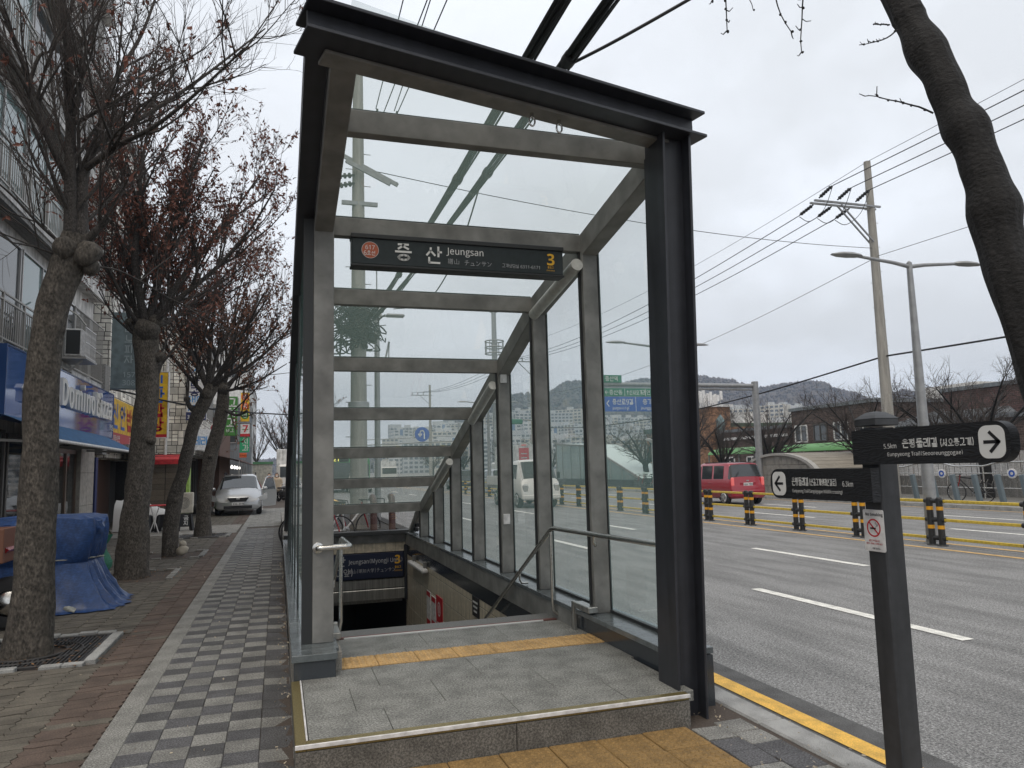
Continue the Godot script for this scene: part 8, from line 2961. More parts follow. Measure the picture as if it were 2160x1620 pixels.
func far_side() -> void:
	# footway and kerb across the road
	var g := MB.new()
	rect(g, 21.6, 34.0, -140, 20, 0.0)
	struct("far_footway", g, M.paver_light_worn)
	var k0 := Node3D.new()
	k0.name = "far_kerb"
	add_child(k0)
	k0.set_meta("kind", "structure")
	for i in 60:
		var d := MB.new()
		d.cbx(21.45, 21.63, -0.2, 0.012, -12 - 1.2 * i - 1.19, -12 - 1.2 * i, 0.012)
		part(k0, "kerb_stone", d, M.granite_kerb)
	# vent building with its round roof
	var t := thing("vent_building", "low concrete building with a barrel roof behind the red car", "vent building", V(21.85, 0, -28.8), -PI * 0.5)
	var arc := PackedVector2Array()
	for i in 19:
		var a := PI * i / 18.0
		arc.append(Vector2(-cos(a) * 2.75, 0.85 + sin(a) * 1.1))
	var poly := PackedVector2Array([Vector2(-2.6, 0.0)])
	for p in arc:
		poly.append(p * Vector2(0.945, 0.97))
	poly.append(Vector2(2.6, 0.0))
	var d := MB.new()
	d.prism(poly, -3.7, -0.12)
	part(t, "core", d, M.grout)
	for i in 9:
		for j in 4:
			var x0 := -2.58 + 0.5742 * i
			var cells := Geometry2D.intersect_polygons(poly, PackedVector2Array([Vector2(x0 + 0.008, 0.47 * j + 0.008), Vector2(x0 + 0.566, 0.47 * j + 0.008), Vector2(x0 + 0.566, 0.47 * j + 0.462), Vector2(x0 + 0.008, 0.47 * j + 0.462)]))
			for c in cells:
				d = MB.new()
				d.prism(c, -0.12, 0.0 + 0.004 * ((i + j) % 2))
				part(t, "stone_panel", d, M.concrete if (i * 3 + j) % 4 else M.concrete_stain)
	var rim := PackedVector2Array(arc)
	for i in 19:
		rim.append(arc[18 - i] * Vector2(0.945, 0.945))
	for z in [[-0.15, 0.1], [-3.9, -3.6]]:
		d = MB.new()
		d.prism(rim, z[0], z[1])
		part(t, "roof_rim", d, M.rim_stone)
	for i in 18:
		d = MB.new()
		var a: Vector2 = arc[i] * 0.985
		var b: Vector2 = arc[i + 1] * 0.985
		d.quad(V(a.x, a.y, -0.15), V(a.x, a.y, -3.6), V(b.x, b.y, -3.6), V(b.x, b.y, -0.15))
		var nn := V(a.y - b.y, b.x - a.x, 0).normalized()
		d.box(V((a.x + b.x) * 0.5, (a.y + b.y) * 0.5, -1.88) + nn * 0.012, V(a.distance_to(b) * 0.94, 0.02, 3.4), Basis(V(b.x - a.x, b.y - a.y, 0).normalized(), nn, V(0, 0, 1)))
		part(t, "roof_slat", d, M.roof_slat)
	# glazed entrance of the station across the road
	t = thing("far_subway_entrance", "greenish glass subway entrance across the road behind the white truck", "subway entrance", V(23.2, 0, -45.0))
	var side := PackedVector2Array([Vector2(0, 0.55), Vector2(0, 0.62), Vector2(-8.6, 3.15), Vector2(-15.5, 3.5), Vector2(-15.5, 0.55)])
	var side_b := Basis(V(0, 0, 1), V(0, 1, 0), V(-1, 0, 0))
	for x in [0.0, 2.6]:
		d = MB.new()
		d.prism(side, 0, 0.03, Transform3D(side_b, V(x, 0, 0)))
		part(t, "glass_side", d, M.far_glass)
		d = MB.new()
		for q in [[Vector2(0, 0.62), Vector2(-8.6, 3.15)], [Vector2(-8.6, 3.15), Vector2(-15.5, 3.5)], [Vector2(-15.5, 3.5), Vector2(-15.5, 0)]]:
			d.beam(V(x, q[0].y, q[0].x), V(x, q[1].y, q[1].x), 0.12, 0.14, V(0.01, 1, 0.02))
		for i in 8:
			var z := -1.9 * i - 0.8
			d.beam(V(x, 0.5, z), V(x, 0.62 + minf(-z, 8.6) * 0.294 + maxf(0, -z - 8.6) * 0.05, z), 0.07, 0.1, V(0, 0, 1))
		part(t, "frame", d, M.steel_grey)
	d = MB.new()
	d.quad(V(0, 0.66, 0), V(2.6, 0.66, 0), V(2.6, 3.2, -8.6), V(0, 3.2, -8.6))
	d.quad(V(0, 3.2, -8.6), V(2.6, 3.2, -8.6), V(2.6, 3.55, -15.5), V(0, 3.55, -15.5))
	part(t, "glass_roof", d, M.far_roof)
	bx_part(t, "low_wall", -0.1, 2.7, 0, 0.55, -15.6, 0.1, M.granite_dark)
	# solar lamp with an orange box
	t = thing("solar_post", "slim post with a small solar panel and an orange box beside the far entrance", "post", V(22.3, 0, -41.5))
	d = MB.new()
	d.tube(P3([V(0, 0, 0), V(0, 2.9, 0)]), R1([0.06]), 8)
	part(t, "pole", d, M.galv)
	lump(t, "solar_panel", V(0.1, 2.95, 0), V(0.9, 0.05, 0.6), M.white_plate, 0.01, Basis(V(0, 0, 1), -0.5))
	lump(t, "orange_box", V(0.35, 1.0, 0), V(0.4, 0.75, 0.3), M.reflector, 0.08)
	# bicycle stands, bicycles, wavy railing
	var st := thing("bicycle_stand", "", "bicycle stand", V(22.35, 0, -19.3), 0, "slanted blue grey bicycle stands")
	d = MB.new()
	d.xf = Transform3D(Basis(V(1, 0, 0), -0.16), Vector3.ZERO)
	d.cbox(V(0, 0.48, 0), V(0.13, 1.0, 0.17), 0.02)
	part(st, "upright", d, M.stand_blue)
	lump(st, "foot_plate", V(0, 0.012, 0), V(0.22, 0.025, 0.28), M.stand_blue, 0.005)
	var sl := ["bicycle stand before the lone bicycle's front wheel", "bicycle stand left of the lone bicycle", "bicycle stand right behind the median lamp post", "farthest slanted stand, beside the trail signpost", "bicycle stand across the lone bicycle's back wheel", "bicycle stand right of the lone bicycle", "bicycle stand under the arrow board's round end", "bicycle stand nearest the right edge"]
	var sz := [-19.9, -20.75, -21.6, -22.5, -19.05, -18.2, -17.35, -16.5]
	for i in 8:
		if i == 0:
			st.position.z = sz[0]
			st.set_meta("label", sl[0])
		else:
			copy(st, sl[i], V(22.35, 0, sz[i]))
	for i in 2:
		var wl := thing("stand_disc", ["blue and white ring sign on the stands left of the lone bicycle", "blue and white ring sign on the stands under the right arrow board"][i], "sign", V(22.5, 1.0, [-20.6, -17.95][i]))
		d = MB.new()
		d.lathe([Vector2(0, -0.02), Vector2(0.16, -0.02), Vector2(0.16, 0.02), Vector2(0, 0.02)], Transform3D(Basis(V(0, 0, 1), PI * 0.5), Vector3.ZERO), 20)
		part(wl, "disc", d, M.white_plate)
		d = MB.new()
		d.lathe([Vector2(0.05, 0.021), Vector2(0.11, 0.021)], Transform3D(Basis(V(0, 0, 1), PI * 0.5), Vector3.ZERO), 20)
		part(wl, "ring", d, M.road_blue)
	bicycle("black racing bicycle with a red fork leaning at the blue grey stands", V(23.0, 0, -19.95), PI * 0.5 + 0.15, M.rubber)
	bicycle("black bicycle cut by the right edge of the view", V(22.8, 0, -15.9), PI * 0.5, M.rubber)
	t = thing("bicycle_rail", "wavy stainless railing with two bars behind the bicycle stands", "railing", V(24.6, 0, -19))
	d = MB.new()
	var top := []
	for i in 25:
		top.append(V(0, 1.22 + (0.12 if (i / 3) % 2 else 0.0), -6.5 + i * 0.6))
	d.tube(spline(top, 4), R1([0.035]), 8)
	part(t, "top_rail", d, M.stainless)
	for y in [0.95, 0.42]:
		d = MB.new()
		d.rod(V(0, y, -6.5), V(0, y, 8), 0.022, 6)
		part(t, "rail", d, M.stainless)
	for i in 10:
		d = MB.new()
		d.rod(V(0, 0, -6.4 + 1.55 * i), V(0, 1.24, -6.4 + 1.55 * i), 0.03, 8)
		part(t, "rail_post", d, M.stainless)
	d = MB.new()
	for i in 60:
		var z := -6.4 + 0.235 * i
		d.tube(P3([V(0, 0.42, z), V(0.02, 0.6, z + 0.02), V(0.02, 0.72, z + 0.1)]), R1([0.014]), 4)
	stuff(t, "rail_loops", d, M.stainless)
	lump(t, "notice", V(-0.05, 1.12, -4.2), V(0.02, 0.3, 0.26), M.print_rose, 0.004)
	# parked bicycles by the far entrance, and those behind our canopy
	rng.seed = 51
	for i in 7:
		bicycle("%s parked bicycle of the dark row between the far entrance and the trees" % ["first", "second", "third", "fourth", "fifth", "sixth", "last"][i], V(22.9 + rr(-0.2, 0.2), 0, -44.2 + 1.15 * i), PI * 0.5 + rr(-0.2, 0.2) + 0.6, M.rubber, "bicycles by the far entrance")
	var bl := ["bicycle with a white frame tube behind the rear window", "dark bicycle leftmost behind the rear window", "dark bicycle standing before the white framed one", "bicycle with a pale basket in the middle behind the rear window", "bicycle farthest right behind the rear window, by the brown post"]
	var bp := [V(1.52, 0, -16.9), V(0.45, 0, -16.6), V(1.0, 0, -17.3), V(0.8, 0, -16.5), V(2.1, 0, -17.1)]
	for i in 5:
		bicycle(bl[i], bp[i], [0.5, 1.1, 0.2, -0.4, 1.4][i], M.white_plate if i == 0 else M.rubber, "bicycles behind the canopy")
	for q in [[V(2.42, 0, -16.6), "brown painted steel post behind the rear window, right one"], [V(1.98, 0, -16.3), "brown painted steel post behind the rear window, left one"]]:
		var b := MB.new()
		b.tube(P3([V(0, 0, 0), V(0, 0.85, 0), V(0, 1.0, -0.06), V(0, 1.03, -0.2)]), R1([0.075]), 12)
		solo("bollard", b, M.post_brown, q[1], "bollard", "brown posts behind the canopy").position = q[0]
	# green shelters
	for q in [[V(29.5, 0, -42), 5.2, "green barrel roofed shelter left of the red car"], [V(30.0, 0, -35), 7.0, "long green roofed shelter beyond the red car"]]:
		t = thing("green_shelter", q[2], "shelter", q[0])
		d = MB.new()
		var rows := []
		for i in 9:
			var a := PI * i / 8.0
			var row := []
			for j in 2:
				row.append(V(-cos(a) * 1.3, 2.1 + sin(a) * 0.45, -q[1] * 0.5 + q[1] * j))
			rows.append(row)
		d.grid(rows)
		part(t, "roof", d, M.shelter_green)
		for x in [-1.2, 1.2]:
			for j in 4:
				d = MB.new()
				d.rod(V(x, 0, -q[1] * 0.5 + q[1] * j / 3.0), V(x, 2.1, -q[1] * 0.5 + q[1] * j / 3.0), 0.05, 6)
				part(t, "post", d, M.galv)
		bx_part(t, "fence_panel", -1.25, -1.2, 0.0, 1.3, -q[1] * 0.5, q[1] * 0.5, M.shelter_green)
	# low wall, white screen, plywood and striped post behind the stands
	bx_part(thing("low_wall", "grey low wall behind the bicycle railing", "wall"), "wall", 26.4, 26.7, 0, 0.8, -34, -4, M.wall_grey)
	t = thing("white_screen", "white slatted screen fence on the low wall behind the stands", "fence")
	for i in 46:
		bx_part(t, "slat", 26.5, 26.54, 0.8, 1.75, -29.6 + 0.26 * i, -29.6 + 0.26 * i + 0.2, M.white_plate)
	bx_part(thing("plywood_board", "orange plywood boards behind the bicycle railing under the right arrow", "board"), "sheet", 26.2, 26.25, 0.5, 1.15, -19.9, -16.5, M.plywood)
	t = thing("striped_post", "black and orange striped marker post above the plywood", "post", V(26.0, 0, -19.6))
	for i in 6:
		lump(t, "band", V(0, 0.9 + 0.17 * i, 0), V(0.28, 0.165, 0.28), M.reflector if i % 2 else M.barrier_black, 0.01)
	lump(thing("concrete_trough", "pale concrete block behind the plywood at right", "block", V(27.0, 0, -17.2)), "block", V(0, 0.95, 0), V(1.0, 1.9, 2.6), M.wall_cream, 0.05)
	# cherry trees: three forms, repeated
	var c1 := cherry({"n": 6, "seed": 611, "label": "bare cherry tree leaning over the barrel roof, nearest the signpost"})
	c1.position = V(25.6, 0, -27.5)
	var c2 := cherry({"n": 7, "seed": 622, "label": "bare cherry tree behind the green shelter and the red car"})
	c2.position = V(25.4, 0, -34.0)
	var c3 := cherry({"n": 6, "seed": 633, "label": "large bare cherry tree behind the bicycle railing, right of the lamp post"})
	c3.position = V(25.6, 0, -21.5)
	for q in [[c1, V(25.8, 0, -17.2), 2.1, "bare cherry tree at the right edge behind the arrow board"], [c2, V(24.4, 0, -46.5), 1.0, "bare cherry tree before the far entrance, seen through the first pane"], [c3, V(24.6, 0, -41.0), 2.6, "bare dark tree beside the solar post, left of the canopy column"], [c1, V(25.0, 0, -38.0), 4.0, "bare cherry tree right behind the dark canopy column"], [c2, V(27.5, 0, -24.6), 3.0, "bare cherry tree between the signpost and the lamp post"], [c3, V(26.5, 0, -57), 0.5, "bare cherry tree above the far glass roof"], [c1, V(27.0, 0, -72), 1.6, "bare tree left of the poster lorry"], [c2, V(27.0, 0, -88), 5.0, "small bare tree beyond the dark grey car"], [c3, V(26.0, 0, -106), 3.4, "distant bare tree beyond the pale silver car"], [c1, V(25.0, 0, -124), 0.2, "tiny bare tree farthest along the far footway"], [c2, V(28.5, 0, -19.0), 0.9, "bare tree behind the pale concrete block"]]:
		var o := copy(q[0], q[3], q[1], q[2])
		o.scale = Vector3.ONE * rr(0.92, 1.12)

func bicycle(label: String, at: Vector3, turn: float, frame: Material, group := "") -> void:
	var t: Node3D
	if bike0 == null:
		t = thing("bicycle", label, "bicycle", at, turn, group)
		bike0 = t
		for x in [-0.5, 0.5]:
			var rg := PackedVector3Array()
			for i in 25:
				rg.append(V(x + cos(TAU * i / 24.0) * 0.33, 0.34 + sin(TAU * i / 24.0) * 0.33, 0))
			var d := MB.new()
			d.tube(rg, R1([0.017]), 6, false)
			var w := part(t, "wheel", d, M.rubber)
			d = MB.new()
			for i in 10:
				d.rod(V(x, 0.34, 0), V(x + cos(TAU * i / 10.0) * 0.32, 0.34 + sin(TAU * i / 10.0) * 0.32, 0), 0.0025, 3)
			stuff(w, "spokes", d, M.alloy)
		var f := MB.new()
		for q in [[V(-0.5, 0.34, 0), V(-0.12, 0.32, 0)], [V(-0.5, 0.34, 0), V(-0.2, 0.82, 0)], [V(-0.12, 0.32, 0), V(-0.22, 0.9, 0)], [V(-0.12, 0.32, 0), V(0.34, 0.78, 0)], [V(-0.2, 0.8, 0), V(0.33, 0.86, 0)]]:
			f.rod(q[0], q[1], 0.022, 8)
		part(t, "frame", f, frame)
		f = MB.new()
		f.tube(P3([V(0.32, 0.92, 0), V(0.36, 0.72, 0), V(0.47, 0.45, 0), V(0.5, 0.34, 0)]), R1([0.018]), 8)
		part(t, "fork", f, M.scooter_red)
		f = MB.new()
		f.tube(P3([V(0.5, 0.86, -0.2), V(0.47, 0.95, -0.2), V(0.34, 0.97, -0.12), V(0.34, 0.97, 0.12), V(0.47, 0.95, 0.2), V(0.5, 0.86, 0.2)]), R1([0.014]), 6)
		part(t, "handlebar", f, M.rubber)
		f = MB.new()
		f.cbox(V(-0.24, 0.93, 0), V(0.26, 0.05, 0.12), 0.024)
		part(t, "saddle", f, M.rubber)
		f = MB.new()
		f.lathe([Vector2(0.04, -0.01), Vector2(0.09, -0.01), Vector2(0.09, 0.01), Vector2(0.04, 0.01)], Transform3D(Basis(V(1, 0, 0), PI * 0.5), V(-0.12, 0.32, 0.05)), 16)
		f.rod(V(-0.12, 0.32, 0.07), V(-0.02, 0.2, 0.08), 0.012, 5)
		f.rod(V(-0.12, 0.32, -0.07), V(-0.22, 0.44, -0.08), 0.012, 5)
		part(t, "crank", f, M.alloy)
	else:
		t = copy(bike0, label, at, turn)
		if group:
			t.set_meta("group", group)
		elif t.has_meta("group"):
			t.remove_meta("group")
		t.get_node("frame").material_override = frame
var bike0: Node3D

func leaning_tree() -> void:
	rng.seed = 808
	var t := thing("leaning_cherry_tree", "dark leaning cherry trunk at the upper right corner with hanging twigs", "tree", V(2.72, 0, -1.55))
	var pts := [V(0.05, -0.1, -0.1), V(0.03, 0.6, -0.15), V(-0.03, 1.3, -0.26), V(-0.08, 1.8, -0.36), V(-0.120, 2.188, -0.425), V(-0.130, 2.427, -0.472), V(-0.135, 2.570, -0.482), V(-0.140, 2.690, -0.503), V(-0.150, 2.836, -0.532), V(-0.160, 2.970, -0.577), V(-0.170, 3.109, -0.608), V(-0.180, 3.282, -0.670), V(-0.190, 3.427, -0.715), V(-0.200, 3.542, -0.746), V(-0.244, 4.114, -0.913), V(-0.284, 4.634, -1.065)]
	var d := MB.new()
	var sp := spline(pts, 10)
	var rad := PackedFloat32Array()
	for i in sp.size():
		var u := float(i) / sp.size()
		rad.append(lerpf(0.098, 0.058, u) + 0.006 * sin(u * 37.0) + 0.004 * sin(u * 71.0))
	bark_trunk(d, sp, rad, 26, 0.16, 71)
	part(t, "trunk", d, M.bark_cherry)
	var tw := MB.new()
	var grow := func(a: Vector3, dir: Vector3, l: float, r: float, pull: float) -> void:
		var p := a
		var path := PackedVector3Array([a])
		var dd := dir.normalized()
		for k in 9:
			p += dd * l / 9.0
			path.append(p)
			dd = (dd + V(rr(-0.13, 0.13), rr(-0.1, 0.1) + pull, rr(-0.13, 0.13))).normalized()
			if k > 1 and rng.randf() < 0.55:
				var s := (dd + V(rr(-1, 1), rr(-0.2, 0.9), rr(-1, 1)) * 0.9).normalized()
				tw.tube(P3([p, p + s * l * 0.05, p + (s + V(0, 0.4, 0)) * l * rr(0.07, 0.13)]), R1([r * 0.6, r * 0.5, r * 0.4]), 4)
			if rng.randf() < 0.7:
				knob(tw, p + V(rr(-1, 1), rr(-1, 1), rr(-1, 1)) * r, r * 1.25, k)
		tw.tube(path, taper(10, r, r * 0.45), 5)
	# twigs on the trunk, in the tree's own frame
	grow.call(V(-0.27, 1.774 + 1.6, -0.709), V(-0.9, -0.62, -0.1), 0.19, 0.0035, 0.02)
	grow.call(V(-0.25, 2.957, -0.60), V(-0.95, 0.40, -0.15), 0.29, 0.004, -0.025)
	grow.call(V(-0.27, 3.42, -0.75), V(-0.9, -0.1, 0.0), 0.08, 0.003, 0.0)
	var lb := MB.new()
	var lp := spline([V(-0.244, 4.114, -0.913), V(-0.10, 4.32, -1.2), V(-0.2, 4.33, -1.48), V(-0.6, 4.30, -1.55), V(-0.95, 4.34, -1.55)], 6)
	lb.tube(lp, taper(lp.size(), 0.03, 0.01), 8)
	part(t, "limb", lb, M.bark_cherry)
	for h in [[-0.73, V(-0.12, -1, 0.1), 0.55, 0.0035, 0.05], [-0.61, V(-0.05, -1, 0.0), 0.44, 0.005, 0.0], [-0.50, V(-0.22, -1, 0.05), 0.60, 0.0055, -0.01], [-0.42, V(0.02, -1, 0), 0.50, 0.004, 0.0], [-0.30, V(0.15, -1, 0.1), 0.52, 0.0055, -0.01], [-0.26, V(-0.5, -0.9, 0.1), 0.52, 0.0045, 0.07], [-0.05, V(-0.1, -1, 0.05), 0.52, 0.0055, -0.01], [-0.36, V(0.1, -1, 0.2), 0.45, 0.003, 0.03]]:
		grow.call(V(h[0], 4.31, -1.5), h[1], h[2], h[3], h[4])
	stuff(t, "twigs", tw, M.bark_cherry)

# ---------- far town and hills ----------
func brick_house(label: String, x0: float, x1: float, z0: float, z1: float, h: float, m: Material, floors: int, cols: int) -> Node3D:
	var t := thing("brick_house", label, "house", Vector3.ZERO, 0, "brick houses across the road")
	bx_part(t, "wall", x0, x1, 0, h, z0, z1, m)
	bx_part(t, "roof_edge", x0 - 0.12, x1 + 0.12, h, h + 0.22, z0 - 0.12, z1 + 0.12, M.wall_slate)
	for f in floors:
		for c in cols:
			var z := z1 - (z1 - z0) * (c + 0.5) / cols
			window(t, V(x0 - 0.01, 1.4 + (h - 1.0) / floors * f, z), WEST, 1.2, 1.1, M.white_plate if (f + c) % 3 else M.frame_dark, M.pane_dark, 2, "window", 0.09)
		for c in 2:
			window(t, V(x0 + (x1 - x0) * (c + 0.5) / 2.0, 1.4 + (h - 1.0) / floors * f, z1 + 0.01), SOUTH, 1.2, 1.1, M.white_plate, M.pane_dark, 2, "window", 0.09)
	return t

func town() -> void:
	var T1 := brick_house("long low dark brown brick house with one white framed window behind the barrel roof", 34, 46, -52.0, -43.5, 3.9, M.brick_brown, 1, 3)
	bx_part(T1, "white_band", 33.93, 34.0, 3.3, 3.5, -52, -43.5, M.white_plate)
	brick_house("taller dark brown brick house behind the trail signpost's left side", 34, 46, -43.0, -35.5, 4.95, M.brick_brown, 2, 4)
	var hip := brick_house("house with a wide grey tiled roof right of the signpost", 35, 48, -35.0, -28.8, 3.2, M.brick_brown, 1, 4)
	var d := MB.new()
	d.quad(V(34.4, 3.4, -28.4), V(34.4, 3.4, -35.3), V(40, 5.0, -33.5), V(40, 5.0, -30.2))
	d.tri(V(34.4, 3.4, -28.4), V(40, 5.0, -30.2), V(46, 3.4, -28.4))
	d.tri(V(34.4, 3.4, -35.3), V(46, 3.4, -35.3), V(40, 5.0, -33.5))
	for i in 30:
		var u := i / 29.0
		d.beam(V(34.4, 3.43, -28.5 - 6.7 * u), V(40, 5.03, -30.3 - 3.1 * u), 0.06, 0.06)
	part(hip, "tiled_roof", d, M.wall_slate)
	brick_house("low brown brick house right of the tiled roof", 33.5, 44, -28.3, -24.0, 3.4, M.brick_brown, 1, 2)
	var big := brick_house("large dark red brick building with a green glazed rooftop room at the right", 37.0, 52, -33.3, -22.5, 5.3, M.brick_dark, 2, 5)
	bx_part(big, "rooftop_room", 39.0, 46, 5.5, 6.25, -28.0, -22.8, M.far_glass)
	for i in 6:
		bx_part(big, "room_frame", 38.94, 39.0, 5.5, 6.28, -28.5 + 1.1 * i, -28.42 + 1.1 * i, M.frame_alu)
	bx_part(big, "room_roof", 38.8, 46.2, 6.25, 6.4, -28.7, -22.6, M.wall_grey)
	# church with tower and aerials
	var c := thing("brick_church", "orange brick church with a square tower under white aerials, right of the canopy column", "church")
	bx_part(c, "wall", 34.6, 44, 0, 4.55, -62, -50.6, M.brick_orange)
	bx_part(c, "roof", 34.4, 44.2, 4.55, 4.95, -62.2, -51.7, M.roof_green_dark)
	bx_part(c, "tower", 34.2, 36.2, 0, 6.2, -52.4, -50.1, M.brick_orange)
	bx_part(c, "tower_cap", 34.0, 36.4, 6.2, 6.4, -52.6, -49.9, M.white_plate)
	d = MB.new()
	d.prism(PackedVector2Array([Vector2(-0.4, -1.1), Vector2(0.4, -1.1), Vector2(0.4, 0.8), Vector2(0, 1.3), Vector2(-0.4, 0.8)]), 0.0, 0.05, Transform3D(SOUTH, V(35.2, 4.3, -50.1)))
	part(c, "pointed_window", d, M.pane_teal)
	for q in [[V(34.59, 3.6, -53.6)], [V(34.59, 3.5, -56.5)]]:
		window(c, q[0], WEST, 1.3, 0.9, M.frame_dark, M.pane_dark, 2)
	rng.seed = 66
	for i in 26:
		var ae := MB.new()
		var x := rr(33.4, 36.4)
		var z := rr(-54.8, -50.2)
		ae.cbox(V(x, 6.4 + rr(0.5, 1.1), z), V(0.22, rr(0.5, 0.95), 0.16), 0.02)
		ae.rod(V(x, 6.4, z - 0.1), V(x, 7.3, z - 0.1), 0.03, 4)
		part(c, "aerial", ae, M.white_plate)
	c.position.z = -3.4
	# white flats close behind
	var mids := [["white low apartment house behind the bare trees left of the signpost", 52.0, -60.0, 9.0, 5.6], ["pale stepped house above the brown brick row", 60.0, -58.0, 8.0, 6.2], ["small white house left of the brick church, beyond the column", 46.0, -66.0, 6.0, 5.6], ["white rooftop building over the signpost's cap", 62.0, -52.0, 10.0, 7.4], ["pale apartment house between the signpost and the lamp post", 70.0, -48.0, 8.0, 8.2]]
	for q in mids:
		var t := thing("white_house", q[0], "house")
		bx_part(t, "wall", q[1], q[1] + 9, 0, q[4], q[2] - q[3], q[2], M.wall_panel)
		bx_part(t, "roof_room", q[1] + 1, q[1] + 4, q[4], q[4] + 1.2, q[2] - q[3] * 0.7, q[2] - 1, M.wall_white)
		for f in 2:
			for k in 3:
				window(t, V(q[1] - 0.01, q[4] - 1.3 - 2.4 * f, q[2] - 1.4 - k * q[3] / 3.2), WEST, 1.4, 1.2, M.frame_alu, M.pane_dark, 2)
	# hillside of white apartment towers: four shapes, repeated
	var protos := []
	var dims := [[16.0, 12.0, 12], [26.0, 11.0, 9], [13.0, 13.0, 16], [34.0, 11.0, 12]]
	for k in 4:
		var w: float = dims[k][0]
		var dp: float = dims[k][1]
		var fl: int = dims[k][2]
		var h := fl * 2.9
		var t := thing("apartment_tower", "", "apartment tower", Vector3.ZERO, 0, "apartment towers on the hillside")
		bx_part(t, "wall", -w * 0.5, w * 0.5, -45, h, -dp * 0.5, dp * 0.5, [M.flat_white, M.flat_cream, M.flat_white, M.flat_pale][k])
		var wm := MB.new()
		for f in fl:
			var n := int(w / 3.4)
			for i in n:
				var x := -w * 0.5 + w * (i + 0.5) / n
				wm.box(V(x, f * 2.9 + 1.5, dp * 0.5 + 0.04), V(w / n * 0.66, 1.5, 0.12))
			for i in 3:
				var z := -dp * 0.5 + dp * (i + 0.5) / 3.0
				wm.box(V(-w * 0.5 - 0.04, f * 2.9 + 1.5, z), V(0.12, 1.4, dp / 3.0 * 0.55))
		stuff(t, "windows", wm, M.flat_window)
		bx_part(t, "stair_head", -2.5, 2.5, h, h + 2.6, -2, 2, M.flat_pale)
		if k == 2:
			bx_part(t, "blue_stripe", -1.2, 1.2, 0, h + 0.5, dp * 0.5 + 0.02, dp * 0.5 + 0.2, M.flat_blue)
		if k == 3:
			bx_part(t, "roof_step", -w * 0.5, -w * 0.2, h, h + 2.9, -dp * 0.5, dp * 0.5, M.flat_pale)
		protos.append(t)
	rng.seed = 99
	var panes := [[8.6, 11.4, "left of the round U turn sign"], [11.8, 14.3, "right of the round U turn sign"], [14.7, 16.6, "left of the white truck's roof"], [17.0, 19.4, "above the white truck's cab"], [19.9, 22.6, "over the far glass entrance"], [23.1, 25.0, "close behind the second side post"], [25.3, 28.5, "below the blue road sign"], [32.2, 34.0, "right of the brick church tower"], [34.2, 36.5, "above the barrel roof"], [36.7, 40.0, "between the bare trees left of the signpost"], [45.0, 47.6, "right of the lamp post"]]
	var used := {}
	for row in 3:
		for q in panes:
			for k in 4:
				var az: float = deg_to_rad(lerpf(q[0], q[1], (k + 0.5 + rr(-0.25, 0.25)) / 4.0))
				var right: bool = q[0] > 30.0
				if (right and (row == 2 or k == 3)) or (q[0] > 44 and row == 1):
					continue
				var kq := (k + row) % 4
				var hh: float = dims[kq][2] * 2.9
				var tops := [[2.0, 2.6, 3.1], [2.2, 2.8, 3.4], [2.3, 3.1, 4.0], [2.4, 3.3, 4.4], [2.3, 3.2, 4.2], [2.2, 3.0, 3.7], [2.0, 2.8, 3.5], [2.6, 3.6, 3.6], [3.0, 3.9, 3.9], [3.0, 4.0, 4.0], [3.4, 3.8, 3.8]]
				var dist: float = [520.0, 600.0, 690.0][row] + rr(-30, 30)
				var el: float = tops[panes.find(q)][row] + rr(-0.3, 0.15)
				var base: float = dist * tan(deg_to_rad(el)) + 1.6 - hh
				var kk := (k + row) % 4
				var at := V(sin(az) * dist, base, -cos(az) * dist)
				var lab := "%s %s, %s row" % [["square white tower", "broad pale slab", "slim tower with blue stripe", "long block with stepped roof"][kk], q[2], ["front", "middle", "back"][row]]
				var turn := -az + rr(-0.5, 0.5) - 0.2
				if not used.has(kk):
					used[kk] = true
					protos[kk].position = at
					protos[kk].rotation.y = turn
					protos[kk].set_meta("label", lab)
				else:
					copy(protos[kk], lab, at, turn)

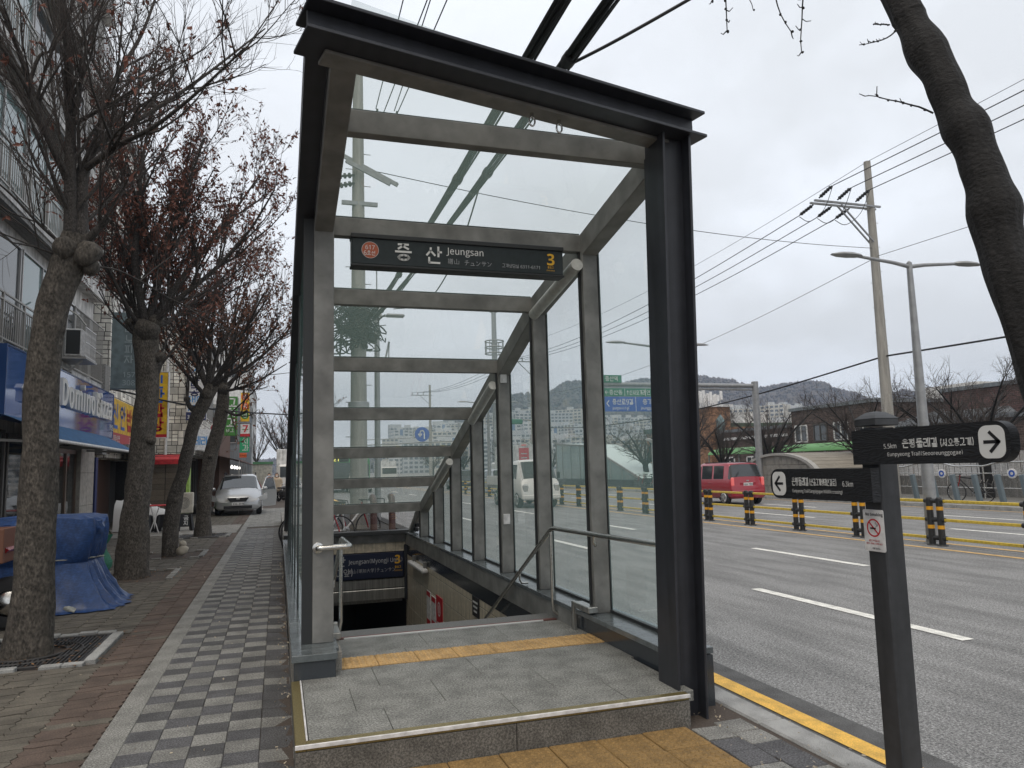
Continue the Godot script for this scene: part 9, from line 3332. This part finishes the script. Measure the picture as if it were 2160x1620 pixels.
func hills() -> void:
	var f := FastNoiseLite.new()
	f.seed = 17
	f.frequency = 0.004
	f.fractal_octaves = 4
	var sk := [[-20, 0.5], [2, 1.0], [9.5, 2.0], [11.2, 3.2], [13.2, 3.95], [15.4, 5.0], [17.5, 5.6], [20.2, 5.6], [22.1, 6.45], [25.7, 5.95], [27.9, 6.4], [31.8, 6.45], [33.9, 6.1], [36.2, 5.2], [37.5, 5.35], [40.1, 5.5], [42.3, 4.7], [44.0, 3.9], [45.5, 4.6], [47.2, 4.2], [50.9, 3.3], [60, 2.5], [80, 1.5]]
	var ridge := func(az: float) -> float:
		for i in sk.size() - 1:
			if az < sk[i + 1][0]:
				var t: float = clampf((az - sk[i][0]) / (sk[i + 1][0] - sk[i][0]), 0, 1)
				return lerpf(sk[i][1], sk[i + 1][1], t * t * (3.0 - 2.0 * t))
		return 1.0
	var rows := []
	var tufts := []
	var cols := []
	rng.seed = 5
	for i in 15:
		var row := []
		var dist := 760.0 + 36.0 * i
		for j in 161:
			var az := -20.0 + 100.0 * j / 160.0
			var a := deg_to_rad(az)
			var top: float = tan(deg_to_rad(ridge.call(az))) * 1140.0
			var u := clampf((dist - 760.0) / 380.0, 0.0, 1.0)
			var h := -25.0 + (top + 23.0) * pow(sin(u * PI * 0.5), 1.15) - (maxf(0.0, dist - 1140.0) * 0.25)
			var p := V(sin(a) * dist, 0, -cos(a) * dist)
			h += f.get_noise_2d(p.x, p.z) * 12.0 * (1.0 - u * 0.7) * u
			row.append(V(p.x, h, p.z))
		rows.append(row)
	rows.reverse()
	var m := MB.new()
	m.grid(rows)
	var hill := struct("wooded_hill", m, M.hill)
	# bare crowns of the wood
	var tm := MB.new()
	for k in 5:
		var a := TAU * k / 5.0
		var b := TAU * (k + 1) / 5.0
		tm.tri(V(cos(a) * 0.1, 0, sin(a) * 0.1), V(cos(a) * 0.55, 0.65, sin(a) * 0.5), V(cos(b) * 0.5, 0.6, sin(b) * 0.55))
		tm.tri(V(0, 1, 0), V(cos(b) * 0.5, 0.6, sin(b) * 0.55), V(cos(a) * 0.55, 0.65, sin(a) * 0.5))
	for i in 16000:
		var r := rng.randi_range(0, 11)
		var j := rng.randi_range(20, 150)
		var u := rng.randf()
		var v2 := rng.randf()
		var p: Vector3 = (rows[r][j] as Vector3).lerp(rows[r][j + 1], u).lerp((rows[r + 1][j] as Vector3).lerp(rows[r + 1][j + 1], u), v2)
		var s := rr(3.5, 7.0)
		tufts.append(Transform3D(Basis(Vector3.UP, rr(0, TAU)).scaled(V(s * 0.8, s * rr(0.9, 1.3), s * 0.8)), p - V(0, s * 0.2, 0)))
		var g := rr(0.65, 1.25)
		cols.append(Color(g, g * rr(0.92, 1.05), g * 0.98))
	scatter(hill, "woodland", tm.mesh(), M.woodland, tufts, cols)

func _ready() -> void:
	rng.seed = 20240217
	lights_and_camera()
	var f := SystemFont.new()
	f.font_names = PackedStringArray(["Droid Sans"])
	sans = f
	f = SystemFont.new()
	f.font_names = PackedStringArray(["Droid Sans"])
	f.font_weight = 700
	sans_b = f
	textures()
	materials()
	ground()
	entrance()
	signpost()
	left_buildings()
	left_trees()
	left_things()
	tree_pits()
	barrier()
	poles_and_wires()
	far_side()
	leaning_tree()
	town()
	hills()
	vehicles()
	people()
